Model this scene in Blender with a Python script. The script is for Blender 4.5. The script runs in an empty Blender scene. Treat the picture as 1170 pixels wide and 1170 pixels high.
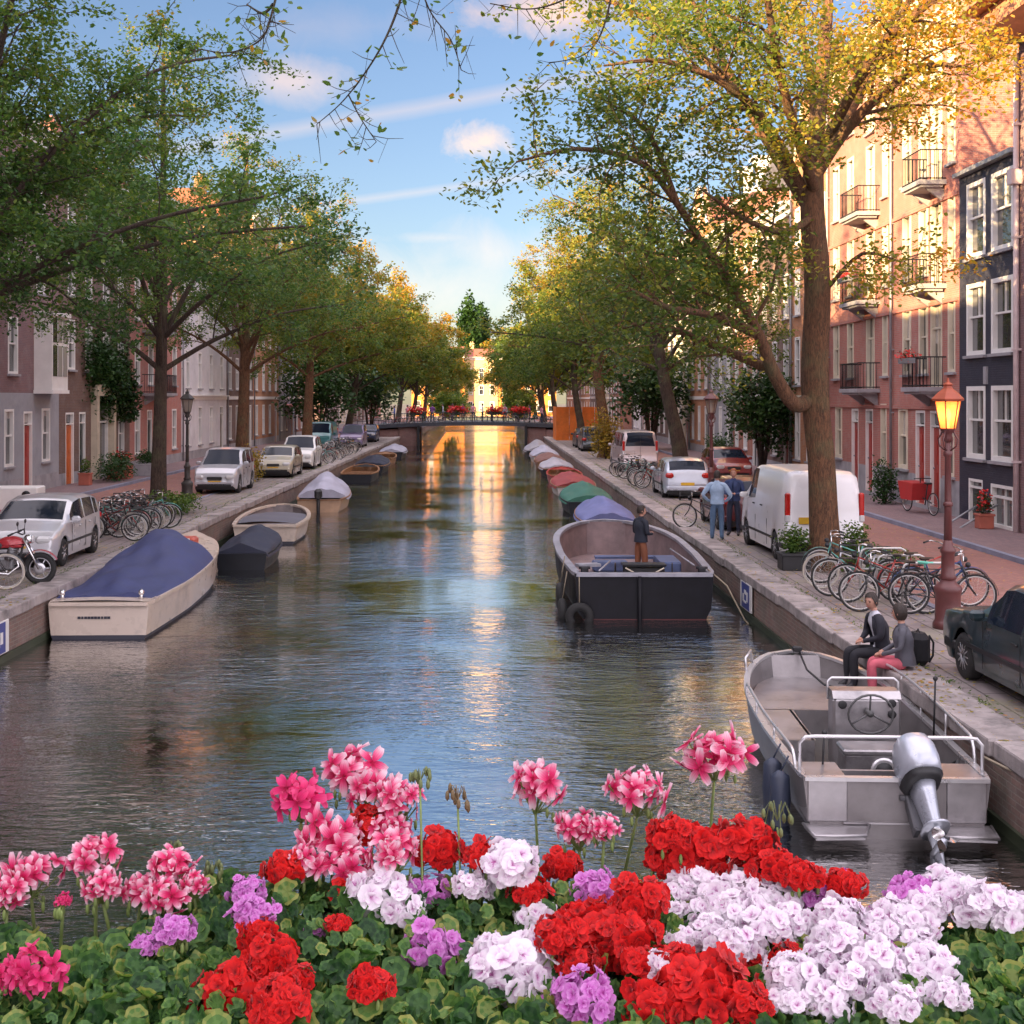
import bpy, math, random
import numpy as np
from mathutils import Vector, Matrix
R = math.radians
PI = math.pi
sc = bpy.context.scene
col = sc.collection
# ---------------------------------------------------------------- camera
CAMZ = 3.7          # metres above the quay (quay top is z=0)
WZ = -0.87          # water level
FPX = 1500.0
cam = bpy.data.cameras.new('camera'); camo = bpy.data.objects.new('camera', cam); col.objects.link(camo)
camo.location = (0, 0, CAMZ); camo.rotation_euler = (R(90), 0, 0)
cam.sensor_width = 36; cam.lens = 36*FPX/1170
cam.shift_x = 28/1170; cam.shift_y = -130/1170
cam.clip_start = 0.1; cam.clip_end = 3000
sc.camera = camo
# ---------------------------------------------------------------- light
SUN_EL = R(11)
SUN_DIR = Vector((-0.72, -0.69, 0)).normalized()        # towards the sun, on plan
sl = bpy.data.lights.new('sun', 'SUN'); so = bpy.data.objects.new('sun', sl); col.objects.link(so)
sv = Vector((SUN_DIR.x*math.cos(SUN_EL), SUN_DIR.y*math.cos(SUN_EL), math.sin(SUN_EL)))
so.rotation_euler = sv.to_track_quat('Z', 'Y').to_euler()
so.location = (-40, -40, 40)
sl.energy = 5.0; sl.angle = R(0.5); sl.color = (1.0, 0.70, 0.35)
sc.view_settings.view_transform = 'Standard'; sc.view_settings.look = 'None'
sc.view_settings.exposure = 2.1; sc.view_settings.gamma = 1.0
cy = sc.cycles
cy.use_denoising = True; cy.denoiser = 'OPENIMAGEDENOISE'
cy.max_bounces = 6; cy.diffuse_bounces = 3; cy.glossy_bounces = 3; cy.transmission_bounces = 3; cy.transparent_max_bounces = 6
cy.caustics_reflective = False; cy.caustics_refractive = False
cy.sample_clamp_indirect = 6; cy.blur_glossy = 0.5
cy.use_adaptive_sampling = True; cy.adaptive_threshold = 0.02

class NT:
    """tiny helper for building node trees"""
    def __init__(s, tree): s.t = tree; s.l = tree.links
    def n(s, ty, **kw):
        nd = s.t.nodes.new(ty)
        for k, v in kw.items(): setattr(nd, k, v)
        return nd
    def _set(s, sock, v):
        if isinstance(v, bpy.types.NodeSocket): s.l.new(v, sock)
        elif v is not None: sock.default_value = v
    def m(s, op, a, b=None, c=None, clamp=False):
        nd = s.t.nodes.new('ShaderNodeMath'); nd.operation = op; nd.use_clamp = clamp
        s._set(nd.inputs[0], a); s._set(nd.inputs[1], b)
        if c is not None: s._set(nd.inputs[2], c)
        return nd.outputs[0]
    def mix(s, f, a, b, mode='MIX'):
        nd = s.t.nodes.new('ShaderNodeMix'); nd.data_type = 'RGBA'; nd.blend_type = mode
        s._set(nd.inputs[0], f); s._set(nd.inputs[6], c4(a)); s._set(nd.inputs[7], c4(b))
        return nd.outputs[2]
    def noise(s, vec, scale, detail=3, rough=.55, dist=0):
        nd = s.t.nodes.new('ShaderNodeTexNoise'); s._set(nd.inputs['Vector'], vec)
        nd.inputs['Scale'].default_value = scale; nd.inputs['Detail'].default_value = detail
        nd.inputs['Roughness'].default_value = rough; nd.inputs['Distortion'].default_value = dist
        return nd.outputs['Fac']
    def ramp(s, f, stops):
        nd = s.t.nodes.new('ShaderNodeValToRGB'); s._set(nd.inputs[0], f)
        e = nd.color_ramp.elements
        while len(e) < len(stops): e.new(0.5)
        for el, (p, cc) in zip(e, stops): el.position = p; el.color = c4(cc)
        return nd.outputs[0]
    def mapr(s, f, a, b, c=0., d=1.):
        nd = s.t.nodes.new('ShaderNodeMapRange'); s._set(nd.inputs[0], f)
        for i, v in zip((1, 2, 3, 4), (a, b, c, d)): s._set(nd.inputs[i], v)
        return nd.outputs[0]
    def bump(s, h, strength=.3, dist=.02, normal=None):
        nd = s.t.nodes.new('ShaderNodeBump'); s._set(nd.inputs['Height'], h)
        nd.inputs['Strength'].default_value = strength; nd.inputs['Distance'].default_value = dist
        if normal is not None: s._set(nd.inputs['Normal'], normal)
        return nd.outputs[0]
def c4(c):
    if isinstance(c, bpy.types.NodeSocket) or c is None: return c
    if isinstance(c, (int, float)): return (c, c, c, 1)
    return tuple(c) + (1,) if len(c) == 3 else tuple(c)

# ---------------------------------------------------------------- sky
w = bpy.data.worlds.new('World'); sc.world = w; w.use_nodes = True
w.node_tree.nodes.clear(); N = NT(w.node_tree)
out = N.n('ShaderNodeOutputWorld'); bg = N.n('ShaderNodeBackground'); N.l.new(bg.outputs[0], out.inputs[0])
sky = N.n('ShaderNodeTexSky'); sky.sky_type = 'NISHITA'; sky.sun_disc = False
sky.sun_elevation = SUN_EL; sky.sun_rotation = math.atan2(SUN_DIR.x, SUN_DIR.y)
sky.air_density = 1.0; sky.dust_density = 0.6; sky.ozone_density = 1.3
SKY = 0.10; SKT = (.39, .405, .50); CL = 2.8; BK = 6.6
tc = N.n('ShaderNodeTexCoord'); sp = N.n('ShaderNodeSeparateXYZ'); N.l.new(tc.outputs['Generated'], sp.inputs[0])
dx, dy, dz = sp.outputs
dys = N.m('MAXIMUM', dy, 0.15)
U = N.m('DIVIDE', dx, dys); V = N.m('DIVIDE', dz, dys)
nz = N.noise(tc.outputs['Generated'], 17, 7, .62, .5)
nzf = N.m('MULTIPLY', N.m('SUBTRACT', nz, .5), 2.6)
def blob(px, py, a, b, soft, amt):
    u0, v0 = (px-557)/FPX, (455-py)/FPX
    e = N.m('ADD', N.m('POWER', N.m('DIVIDE', N.m('SUBTRACT', U, u0), a/FPX), 2), N.m('POWER', N.m('DIVIDE', N.m('SUBTRACT', V, v0), b/FPX), 2))
    e = N.m('SUBTRACT', 1.0, N.m('SQRT', e))
    return N.m('MULTIPLY', N.mapr(N.m('ADD', e, nzf), 0.0, soft), amt)
def trail(px0, py0, px1, py1, wid, amt):
    u0, v0, u1, v1 = (px0-557)/FPX, (455-py0)/FPX, (px1-557)/FPX, (455-py1)/FPX
    s = (v1-v0)/(u1-u0)
    d = N.m('SUBTRACT', V, N.m('ADD', N.m('MULTIPLY', N.m('SUBTRACT', U, u0), s), v0))
    d = N.m('ABSOLUTE', N.m('ADD', d, N.m('MULTIPLY', nzf, .0015)))
    g = N.mapr(d, wid/FPX, 0)
    return N.m('MULTIPLY', g, amt)
mk = [blob(550, 163, 50, 25, .7, .9), blob(340, 92, 85, 26, 1.3, .6), blob(640, 14, 140, 36, 1.0, .95),
      blob(575, 290, 120, 50, 1.6, .75), trail(380, 140, 660, 92, 13, .32), trail(430, 226, 570, 207, 7, .32), blob(500, 272, 90, 10, 1.5, .6), blob(420, 30, 200, 26, 2.4, .25),
      blob(530, 330, 190, 75, 1.8, .8), blob(-150, -200, 500, 120, 1.2, .7), blob(900, -100, 350, 100, 1.2, .7)]
cm = mk[0]
for x in mk[1:]: cm = N.m('MAXIMUM', cm, x)
front = N.mapr(dy, .1, .3)
cm = N.m('MULTIPLY', cm, front, clamp=True)
ccol = N.mix(N.mapr(V, .08, .30), (1.0, .90, .82), (1.0, .70, .58))
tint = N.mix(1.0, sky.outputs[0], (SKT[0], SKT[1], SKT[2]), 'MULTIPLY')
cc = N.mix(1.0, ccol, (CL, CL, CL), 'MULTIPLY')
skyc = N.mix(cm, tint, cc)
# bright cloud added out of view, overhead and behind, to fill the shaded street
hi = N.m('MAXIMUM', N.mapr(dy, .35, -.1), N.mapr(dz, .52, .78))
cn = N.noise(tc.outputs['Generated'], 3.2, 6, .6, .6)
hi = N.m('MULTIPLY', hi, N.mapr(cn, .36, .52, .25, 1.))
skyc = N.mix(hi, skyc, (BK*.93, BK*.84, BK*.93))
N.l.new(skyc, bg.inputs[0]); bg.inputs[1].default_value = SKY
# ---------------------------------------------------------------- materials
MATS = {}
def mat(name, color=(.5, .5, .5), rough=.6, metal=0., var=.15, scale=3., bump=.0, bscale=40., emit=None, estr=0., spec=.5, coat=0., obj=False, dirt=0.):
    if name in MATS: return MATS[name]
    m = bpy.data.materials.new(name); m.use_nodes = True; m.node_tree.nodes.clear(); N = NT(m.node_tree)
    o = N.n('ShaderNodeOutputMaterial'); b = N.n('ShaderNodeBsdfPrincipled'); N.l.new(b.outputs[0], o.inputs[0])
    tc = N.n('ShaderNodeTexCoord'); v = tc.outputs['Object']
    f = N.noise(v, scale, 5, .62)
    c = color
    lo = tuple(max(0, x*(1-var)) for x in c); hi = tuple(min(1, x*(1+var)) for x in c)
    cc = N.mix(N.mapr(f, .3, .7), lo, hi)
    if dirt: cc = N.mix(N.mapr(N.noise(v, scale*.4+.7, 6, .7), .52, .75, 0, dirt), cc, tuple(min(.06, x*.45) for x in c))
    N.l.new(cc, b.inputs['Base Color'])
    N.l.new(N.mapr(f, .3, .7, max(rough-.07, .02), min(rough+.07, 1)), b.inputs['Roughness'])
    b.inputs['Metallic'].default_value = metal; b.inputs['Specular IOR Level'].default_value = spec
    b.inputs['Coat Weight'].default_value = coat; b.inputs['Coat Roughness'].default_value = .05
    if emit: b.inputs['Emission Color'].default_value = c4(emit); b.inputs['Emission Strength'].default_value = estr
    if bump: N.l.new(N.bump(N.noise(v, bscale, 4, .6), bump, .01), b.inputs['Normal'])
    MATS[name] = m; return m
def brick(name, c1, c2, mortar, bw=.22, bh=.065, ms=.008, horiz=False, rough=.85, grime=.35, warm=None):
    if name in MATS: return MATS[name]
    m = bpy.data.materials.new(name); m.use_nodes = True; m.node_tree.nodes.clear(); N = NT(m.node_tree)
    o = N.n('ShaderNodeOutputMaterial'); b = N.n('ShaderNodeBsdfPrincipled'); N.l.new(b.outputs[0], o.inputs[0])
    tc = N.n('ShaderNodeTexCoord'); g = N.n('ShaderNodeNewGeometry')
    sp = N.n('ShaderNodeSeparateXYZ'); N.l.new(g.outputs['Position'], sp.inputs[0])
    cb = N.n('ShaderNodeCombineXYZ')
    if horiz: N.l.new(sp.outputs[0], cb.inputs[1]); N.l.new(sp.outputs[1], cb.inputs[0])
    else: N.l.new(N.m('ADD', sp.outputs[0], sp.outputs[1]), cb.inputs[0]); N.l.new(sp.outputs[2], cb.inputs[1])
    t = N.n('ShaderNodeTexBrick'); N.l.new(cb.outputs[0], t.inputs['Vector'])
    t.inputs['Scale'].default_value = 1; t.inputs['Brick Width'].default_value = bw; t.inputs['Row Height'].default_value = bh
    t.inputs['Mortar Size'].default_value = ms; t.inputs['Mortar Smooth'].default_value = .3; t.inputs['Bias'].default_value = 0
    t.inputs['Color1'].default_value = c4(c1); t.inputs['Color2'].default_value = c4(c2); t.inputs['Mortar'].default_value = c4(mortar)
    P = g.outputs['Position']
    big = N.noise(P, .35, 5, .65); mid = N.noise(P, 2.3, 5, .6)
    cc = N.mix(N.mapr(big, .35, .7, 0, .45), t.outputs[0], tuple(x*.55 for x in c1))
    cc = N.mix(N.mapr(mid, .5, .75, 0, grime), cc, tuple(min(1, x*.8+.12) for x in mortar))
    if warm: cc = N.mix(N.mapr(N.noise(P, .9, 4, .6), .5, .7, 0, .6), cc, warm)
    N.l.new(cc, b.inputs['Base Color']); b.inputs['Roughness'].default_value = rough
    hh = N.m('ADD', N.m('MULTIPLY', t.outputs['Fac'], -1), N.m('MULTIPLY', N.noise(P, 30, 3), .6))
    N.l.new(N.bump(hh, .5, .012), b.inputs['Normal'])
    MATS[name] = m; return m
def leafmat(name, stops, trans=.35, rough=.5):
    m = bpy.data.materials.new(name); m.use_nodes = True; m.node_tree.nodes.clear(); N = NT(m.node_tree)
    o = N.n('ShaderNodeOutputMaterial'); a = N.n('ShaderNodeAttribute'); a.attribute_name = 'r'
    c = N.ramp(a.outputs['Fac'], stops)
    d = N.n('ShaderNodeBsdfPrincipled'); N.l.new(c, d.inputs['Base Color']); d.inputs['Roughness'].default_value = rough; d.inputs['Specular IOR Level'].default_value = .3
    t = N.n('ShaderNodeBsdfTranslucent'); N.l.new(N.mix(1, c, (1.5, 1.5, .7), 'MULTIPLY'), t.inputs[0])
    x = N.n('ShaderNodeMixShader'); x.inputs[0].default_value = trans
    N.l.new(d.outputs[0], x.inputs[1]); N.l.new(t.outputs[0], x.inputs[2]); N.l.new(x.outputs[0], o.inputs[0])
    MATS[name] = m; return m

# ---------------------------------------------------------------- mesh builder
KIDS = {}
class MB:
    def __init__(s): s.v = []; s.f = []; s.m = []; s.sm = []; s.attr = None
    def add(s, vs, fs, mi=0, smooth=False, M=None):
        o = len(s.v)
        if M is not None: vs = [tuple(M @ Vector(q)) for q in vs]
        s.v.extend([tuple(q) for q in vs]); s.f.extend([tuple(i+o for i in f) for f in fs])
        s.m.extend([mi]*len(fs)); s.sm.extend([smooth]*len(fs)); return s
    def box(s, c, d, mi=0, M=None, rz=0., ch=0., taper=1.):
        x, y, z = d[0]/2, d[1]/2, d[2]/2
        c0 = Matrix.Translation(c) @ Matrix.Rotation(rz, 4, 'Z')
        if M is not None: c0 = M @ c0
        if ch <= 0:
            vs = [(a*x*(taper if e > 0 else 1), b*y*(taper if e > 0 else 1), e*z) for e in (-1, 1) for a, b in ((-1, -1), (1, -1), (1, 1), (-1, 1))]
            fs = [(3, 2, 1, 0), (4, 5, 6, 7), (0, 1, 5, 4), (1, 2, 6, 5), (2, 3, 7, 6), (3, 0, 4, 7)]
        else:
            vs = []; h = min(ch, x*.9, y*.9, z*.9)
            ring = lambda xx, yy, zz, t: [(-xx+h, -yy, zz), (xx-h, -yy, zz), (xx, -yy+h, zz), (xx, yy-h, zz), (xx-h, yy, zz), (-xx+h, yy, zz), (-xx, yy-h, zz), (-xx, -yy+h, zz)]
            def rg(k, zz): return [(a*k, b*k2, zz) for (a, b, _), k2 in zip(ring(x, y, zz, 0), [k]*8)]
            kx = 1-h/max(x, y)
            vs = rg(kx, -z)+rg(1, -z+h)+rg(1, z-h)+rg(kx, z)
            fs = [tuple(range(7, -1, -1)), tuple(range(24, 32))]
            for r_ in range(3):
                for i in range(8): j = (i+1) % 8; fs.append((r_*8+i, r_*8+j, r_*8+8+j, r_*8+8+i))
        return s.add(vs, fs, mi, False, c0)
    def tube(s, path, r, n=8, mi=0, caps=True, smooth=True, M=None, closed=False):
        P = [Vector(p) for p in path]; k = len(P)
        rs = r if isinstance(r, (list, tuple)) else [r]*k
        vs = []; prev = None
        for i in range(k):
            if closed: t = (P[(i+1) % k]-P[i-1])
            else: t = P[min(i+1, k-1)]-P[max(i-1, 0)]
            if t.length < 1e-9: t = Vector((0, 0, 1))
            t.normalize()
            if prev is None:
                a = Vector((0, 0, 1)) if abs(t.z) < .9 else Vector((1, 0, 0)); u = t.cross(a).normalized()
            else:
                u = prev - t*prev.dot(t)
                u = u.normalized() if u.length > 1e-6 else t.orthogonal().normalized()
            prev = u; w_ = t.cross(u)
            for j in range(n):
                an = 2*PI*j/n; vs.append(P[i]+(u*math.cos(an)+w_*math.sin(an))*rs[i])
        fs = []
        for i in range(k if closed else k-1):
            i2 = (i+1) % k
            for j in range(n): j2 = (j+1) % n; fs.append((i*n+j, i*n+j2, i2*n+j2, i2*n+j))
        if caps and not closed: fs += [tuple(range(n-1, -1, -1)), tuple(range((k-1)*n, k*n))]
        return s.add(vs, fs, mi, smooth, M)
    def cyl(s, p0, p1, r0, r1=None, n=12, mi=0, smooth=True, M=None): return s.tube([p0, p1], [r0, r0 if r1 is None else r1], n, mi, True, smooth, M)
    def lathe(s, prof, n=16, mi=0, c=(0, 0, 0), smooth=True, M=None):
        vs = [(c[0]+r_*math.cos(2*PI*j/n), c[1]+r_*math.sin(2*PI*j/n), c[2]+z) for r_, z in prof for j in range(n)]
        fs = [(i*n+j, i*n+(j+1) % n, (i+1)*n+(j+1) % n, (i+1)*n+j) for i in range(len(prof)-1) for j in range(n)]
        fs += [tuple(range(n-1, -1, -1)), tuple(range((len(prof)-1)*n, len(prof)*n))]
        return s.add(vs, fs, mi, smooth, M)
    def sph(s, c, r, mi=0, nu=12, nv=8, M=None):
        rr = r if isinstance(r, (tuple, list)) else (r, r, r)
        vs = []; fs = []
        for i in range(1, nv):
            th = PI*i/nv
            for j in range(nu): ph = 2*PI*j/nu; vs.append((c[0]+rr[0]*math.sin(th)*math.cos(ph), c[1]+rr[1]*math.sin(th)*math.sin(ph), c[2]+rr[2]*math.cos(th)))
        a = len(vs); vs += [(c[0], c[1], c[2]+rr[2]), (c[0], c[1], c[2]-rr[2])]
        for i in range(nv-2):
            for j in range(nu): fs.append((i*nu+j, (i+1)*nu+j, (i+1)*nu+(j+1) % nu, i*nu+(j+1) % nu))
        for j in range(nu): fs.append((a, j, (j+1) % nu)); fs.append((a+1, (nv-2)*nu+(j+1) % nu, (nv-2)*nu+j))
        return s.add(vs, fs, mi, True, M)
    def grid(s, fn, nu, nv, mi=0, smooth=True, M=None):
        vs = [fn(i/nu, j/nv) for i in range(nu+1) for j in range(nv+1)]
        fs = [(i*(nv+1)+j, (i+1)*(nv+1)+j, (i+1)*(nv+1)+j+1, i*(nv+1)+j+1) for i in range(nu) for j in range(nv)]
        return s.add(vs, fs, mi, smooth, M)
    def prism(s, poly, h0, h1, axis='Z', mi=0, M=None):
        f3 = {'Z': lambda a, b, h: (a, b, h), 'X': lambda a, b, h: (h, a, b), 'Y': lambda a, b, h: (a, h, b)}[axis]
        n = len(poly); vs = [f3(a, b, h0) for a, b in poly]+[f3(a, b, h1) for a, b in poly]
        fs = [tuple(range(n-1, -1, -1)), tuple(range(n, 2*n))]+[(i, (i+1) % n, n+(i+1) % n, n+i) for i in range(n)]
        return s.add(vs, fs, mi, False, M)
    def mesh(s, name, mats):
        me = bpy.data.meshes.new(name); me.from_pydata(s.v, [], s.f)
        for m_ in (mats if isinstance(mats, (list, tuple)) else [mats]): me.materials.append(m_)
        me.polygons.foreach_set('material_index', s.m); me.polygons.foreach_set('use_smooth', s.sm)
        if s.attr is not None:
            at = me.attributes.new('r', 'FLOAT', 'FACE'); at.data.foreach_set('value', s.attr)
        me.update(); return me
    def build(s, name, mats, parent=None, loc=(0, 0, 0), rz=0.):
        return link(name, s.mesh(name, mats), parent, loc, rz)
def link(name, me, parent=None, loc=(0, 0, 0), rz=0.):
    o = bpy.data.objects.new(name, me); col.objects.link(o); o.parent = parent
    if parent is not None: KIDS.setdefault(parent.name, []).append(o)
    o.location = loc; o.rotation_euler = (0, 0, rz); return o
def tag(o, label=None, cat=None, group=None, kind=None):
    if label: o['label'] = label
    if cat: o['category'] = cat
    if group: o['group'] = group
    if kind: o['kind'] = kind
    return o
def thing(name, label, cat, loc=(0, 0, 0), rz=0., group=None):
    o = bpy.data.objects.new(name, None); col.objects.link(o); o.location = loc; o.rotation_euler = (0, 0, rz)
    o.empty_display_size = .2
    return tag(o, label, cat, group)
def dup(root, loc, rz=0., label=None, group=None, scale=None):
    def cp(o, par):
        c = o.copy(); col.objects.link(c); c.parent = par
        for ch in list(KIDS.get(o.name, [])): KIDS.setdefault(c.name, []).append(cp(ch, c))
        return c
    r_ = cp(root, None); r_.location = loc; r_.rotation_euler = (0, 0, rz)
    if label: r_['label'] = label
    if group: r_['group'] = group
    if scale: r_.scale = (scale,)*3
    return r_
def G(px, py, z=0.):
    """ground point that stands at pixel (px,py) of the 1170 px photograph"""
    Y = FPX*(CAMZ-z)/(py-455.); return ((px-557)/FPX*Y, Y, z)
def at(px, py, Y): return ((px-557)/FPX*Y, Y, CAMZ+(455-py)/FPX*Y)
def lerp(a, b, t): return a+(b-a)*t
def interp(x, pts):
    if x <= pts[0][0]: return pts[0][1]
    for (a, b), (c, d) in zip(pts, pts[1:]):
        if x <= c: return b+(d-b)*(x-a)/max(c-a, 1e-9)
    return pts[-1][1]
def smooth_path(pts, sub=4):
    P = [Vector(p[:3]) for p in pts]; rr = [p[3] for p in pts]; out = []; ro = []
    for i in range(len(P)-1):
        p0 = P[max(i-1, 0)]; p1 = P[i]; p2 = P[i+1]; p3 = P[min(i+2, len(P)-1)]
        for k in range(sub):
            t = k/sub
            out.append(.5*((2*p1)+(p2-p0)*t+(2*p0-5*p1+4*p2-p3)*t*t+(3*p1-p0-3*p2+p3)*t**3)); ro.append(lerp(rr[i], rr[i+1], t))
    out.append(P[-1]); ro.append(rr[-1]); return out, ro
# ---------------------------------------------------------------- setting
QR, QL = 5.44, -8.4       # quay edges
FR, FL = 14.2, -17.5      # facade lines
YN, YF = -30., 262.       # near and far ends of the canal
M_road = brick('road_brick', (.40, .18, .14), (.30, .14, .12), (.20, .15, .14), .2, .1, .008, True, .8, .25)
M_pave = brick('pavement_brick', (.30, .19, .19), (.23, .16, .17), (.2, .16, .16), .21, .07, .006, True, .85, .3)
M_slab = brick('quay_slab', (.31, .26, .25), (.25, .21, .21), (.09, .075, .07), .62, .31, .016, True, .8, .35, (.26, .25, .14))
M_stone = mat('kerb_stone', (.36, .34, .37), .75, var=.3, scale=2.5, bump=.4, dirt=.5)
M_bluestone = mat('blue_kerb', (.22, .24, .32), .7, var=.25, scale=2, bump=.3)
M_quay = brick('quay_brick', (.25, .15, .12), (.17, .115, .10), (.24, .20, .17), .24, .075, .010, False, .85, .5, (.12, .12, .09))
M_coping = mat('coping', (.33, .29, .28), .85, var=.42, scale=1.9, bump=.9, bscale=14, dirt=.9)
def sheet(name, rects, m, z):
    b = MB()
    for x0, x1, y0, y1 in rects: b.add([(x0, y0, z), (x1, y0, z), (x1, y1, z), (x0, y1, z)], [(0, 1, 2, 3)])
    o = b.build(name, m); o['kind'] = 'structure'; return o
M_earth = mat('earth', (.13, .11, .09), .95, var=.3, scale=.5)
sheet('ground', [(QR, 500, YN, 800), (-500, QL, YN, 800), (QL, QR, YF, 800)], M_earth, -.02)
sheet('road', [(7.9, 11.9, YN, YF), (-15.3, -10.6, YN, YF)], M_road, 0)
sheet('quayside_paving', [(QR+.45, 7.9, YN, YF), (-10.6, QL-.45, YN, YF)], M_slab, .004)
for nm, (x0, x1, kx) in (('pavement', (12.05, FR, 11.975)), ('pavement', (FL, -15.45, -15.375))):
    b = MB(); b.box(((x0+x1)/2, (YN+YF)/2, .035), (x1-x0, YF-YN, .15)); o = b.build(nm, M_pave); o['kind'] = 'structure'
    b = MB(); b.box((kx, (YN+YF)/2, .03), (.15, YF-YN, .164)); o = b.build('kerb', M_bluestone); o['kind'] = 'structure'
# low kerb between the quayside parking strip and the road
for x in (7.9, -10.6):
    b = MB(); b.box((x, (YN+YF)/2, .0), (.14, YF-YN, .05)); o = b.build('kerb', M_bluestone); o['kind'] = 'structure'
for x_, y_, s_ in ((7.3, 28.5, 1.5), (-10.9, 43.5, 1.5), (-11.6, 62, 1.6), (-10.9, 27, 1.5), (-11.7, 85, 1.6), (8.0, 54, 1.4)):      # soil pits round the trunks
    b = MB(); b.add([(s_/2*math.cos(k*PI/10)*(1+.08*math.sin(k*2.3)), s_/2*math.sin(k*PI/10)*(1+.08*math.cos(k*1.7)), 0) for k in range(20)], [tuple(range(20))]); o = b.build('soil', mat('soil', (.085, .06, .04), .95, var=.5, scale=9, bump=1., bscale=30)); o.location = (x_, y_, .012); o['kind'] = 'structure'
rng = random.Random(5)
def quay(x, s, label):
    r_ = thing('quay_wall', label, 'quay wall', (x, 0, 0))
    b = MB(); b.box((s*.25, (YN+YF)/2, -1.6), (.5, YF-YN, 2.9)); b.build('wall', M_quay, r_)
    b = MB(); y = YN                                          # coping stones, each a little uneven
    while y < YF:
        L = rng.uniform(1.1, 1.5); j = rng.uniform(-.022, .022)
        b.box((s*.23+j, y+L/2, -.06+rng.uniform(-.014, .014)), (.56, L-.015, .19), ch=.02); y += L
    b.build('coping', M_coping, r_)
    b = MB()
    b.box((s*-.02, 80, -.87), (.05, 240, .26)); b.build('waterline_band', mat('algae', (.035, .045, .025), .5, var=.4, scale=3), r_)
quay(QR, 1, 'brown brick quay wall with stone coping under the parked white van')
quay(QL, -1, 'brown brick quay wall with pale coping beside the covered motorboats')
# water
mw = bpy.data.materials.new('canal_water'); mw.use_nodes = True; mw.node_tree.nodes.clear(); N = NT(mw.node_tree)
o_ = N.n('ShaderNodeOutputMaterial'); b_ = N.n('ShaderNodeBsdfDiffuse'); b_.inputs[0].default_value = (.016, .016, .013, 1)
gl_ = N.n('ShaderNodeBsdfGlossy'); gl_.inputs['Roughness'].default_value = .012; mx_ = N.n('ShaderNodeMixShader'); fr_ = N.n('ShaderNodeFresnel'); fr_.inputs[0].default_value = 1.45
N.l.new(N.mapr(fr_.outputs[0], .03, .45, .76, 1.), mx_.inputs[0]); N.l.new(b_.outputs[0], mx_.inputs[1]); N.l.new(gl_.outputs[0], mx_.inputs[2]); N.l.new(mx_.outputs[0], o_.inputs[0])
g_ = N.n('ShaderNodeNewGeometry'); mp = N.n('ShaderNodeMapping'); N.l.new(g_.outputs['Position'], mp.inputs[0]); mp.inputs['Scale'].default_value = (.55, 1.5, 1)
v_ = mp.outputs[0]
patch = N.mapr(N.noise(g_.outputs['Position'], .18, 3, .5), .36, .62, .15, 1.15)
h1 = N.noise(v_, 1.1, 2, .5, .4); h2 = N.noise(v_, 4.2, 3, .55, .3); h3 = N.noise(v_, 13, 2, .5)
ds = N.n('ShaderNodeVectorMath', operation='DISTANCE'); N.l.new(g_.outputs['Position'], ds.inputs[0]); ds.inputs[1].default_value = (.3, 24.6, WZ)
rr_ = ds.outputs['Value']
ring = N.m('MULTIPLY', N.m('SINE', N.m('MULTIPLY', rr_, 16)), N.mapr(rr_, 0, 1.7, .35, 0))
hh = N.m('ADD', N.m('ADD', N.m('MULTIPLY', h1, 1.1), N.m('MULTIPLY', h2, .85)), N.m('MULTIPLY', h3, .34))
hh = N.m('ADD', N.m('MULTIPLY', hh, patch), N.m('MULTIPLY', ring, .16))
bw_ = N.bump(hh, 1.0, .034); N.l.new(bw_, gl_.inputs['Normal']); N.l.new(bw_, fr_.inputs['Normal'])
b = MB(); b.add([(QL-.2, YN, WZ), (QR+.2, YN, WZ), (QR+.2, YF, WZ), (QL-.2, YF, WZ)], [(0, 1, 2, 3)])
o = b.build('water', mw); o['kind'] = 'structure'

# ---------------------------------------------------------------- buildings
M_glass = bpy.data.materials.new('window_glass'); M_glass.use_nodes = True; M_glass.node_tree.nodes.clear(); N = NT(M_glass.node_tree)
o_ = N.n('ShaderNodeOutputMaterial'); b_ = N.n('ShaderNodeBsdfPrincipled'); N.l.new(b_.outputs[0], o_.inputs[0])
oi = N.n('ShaderNodeObjectInfo'); tcc = N.n('ShaderNodeTexCoord')
wv = N.n('ShaderNodeTexWave'); N.l.new(tcc.outputs['Object'], wv.inputs[0]); wv.bands_direction = 'Y'; wv.inputs['Scale'].default_value = 3.0; wv.inputs['Distortion'].default_value = 2
spz = N.n('ShaderNodeSeparateXYZ'); N.l.new(tcc.outputs['Object'], spz.inputs[0])
cur = N.mix(wv.outputs['Fac'], (.30, .28, .27), (.55, .52, .48))
# a curtain or a blind behind some panes, at its own height
has = N.m('GREATER_THAN', oi.outputs['Random'], .6)
hgt = N.m('GREATER_THAN', spz.outputs[2], N.m('MULTIPLY', N.m('FRACT', N.m('MULTIPLY', oi.outputs['Random'], 17.3)), 1.9))
N.l.new(N.mix(N.m('MULTIPLY', has, hgt), (.022, .025, .030), cur), b_.inputs['Base Color'])
b_.inputs['Roughness'].default_value = .25; b_.inputs['Coat Weight'].default_value = 1.; b_.inputs['Coat Roughness'].default_value = .02; b_.inputs['Coat IOR'].default_value = 1.7
N.l.new(N.bump(N.noise(tcc.outputs['Object'], 1.4, 1), .15, .02), b_.inputs['Coat Normal'])
M_white = mat('white_paint', (.80, .78, .75), .5, var=.07, scale=2)
M_cream = mat('cream_paint', (.68, .60, .47), .55, var=.1, scale=2)
M_darkpaint = mat('dark_green_paint', (.02, .035, .03), .35, var=.2)
M_reddoor = mat('red_door', (.34, .035, .025), .4, var=.2)
M_orangedoor = mat('orange_door', (.55, .13, .03), .45, var=.2)
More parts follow.
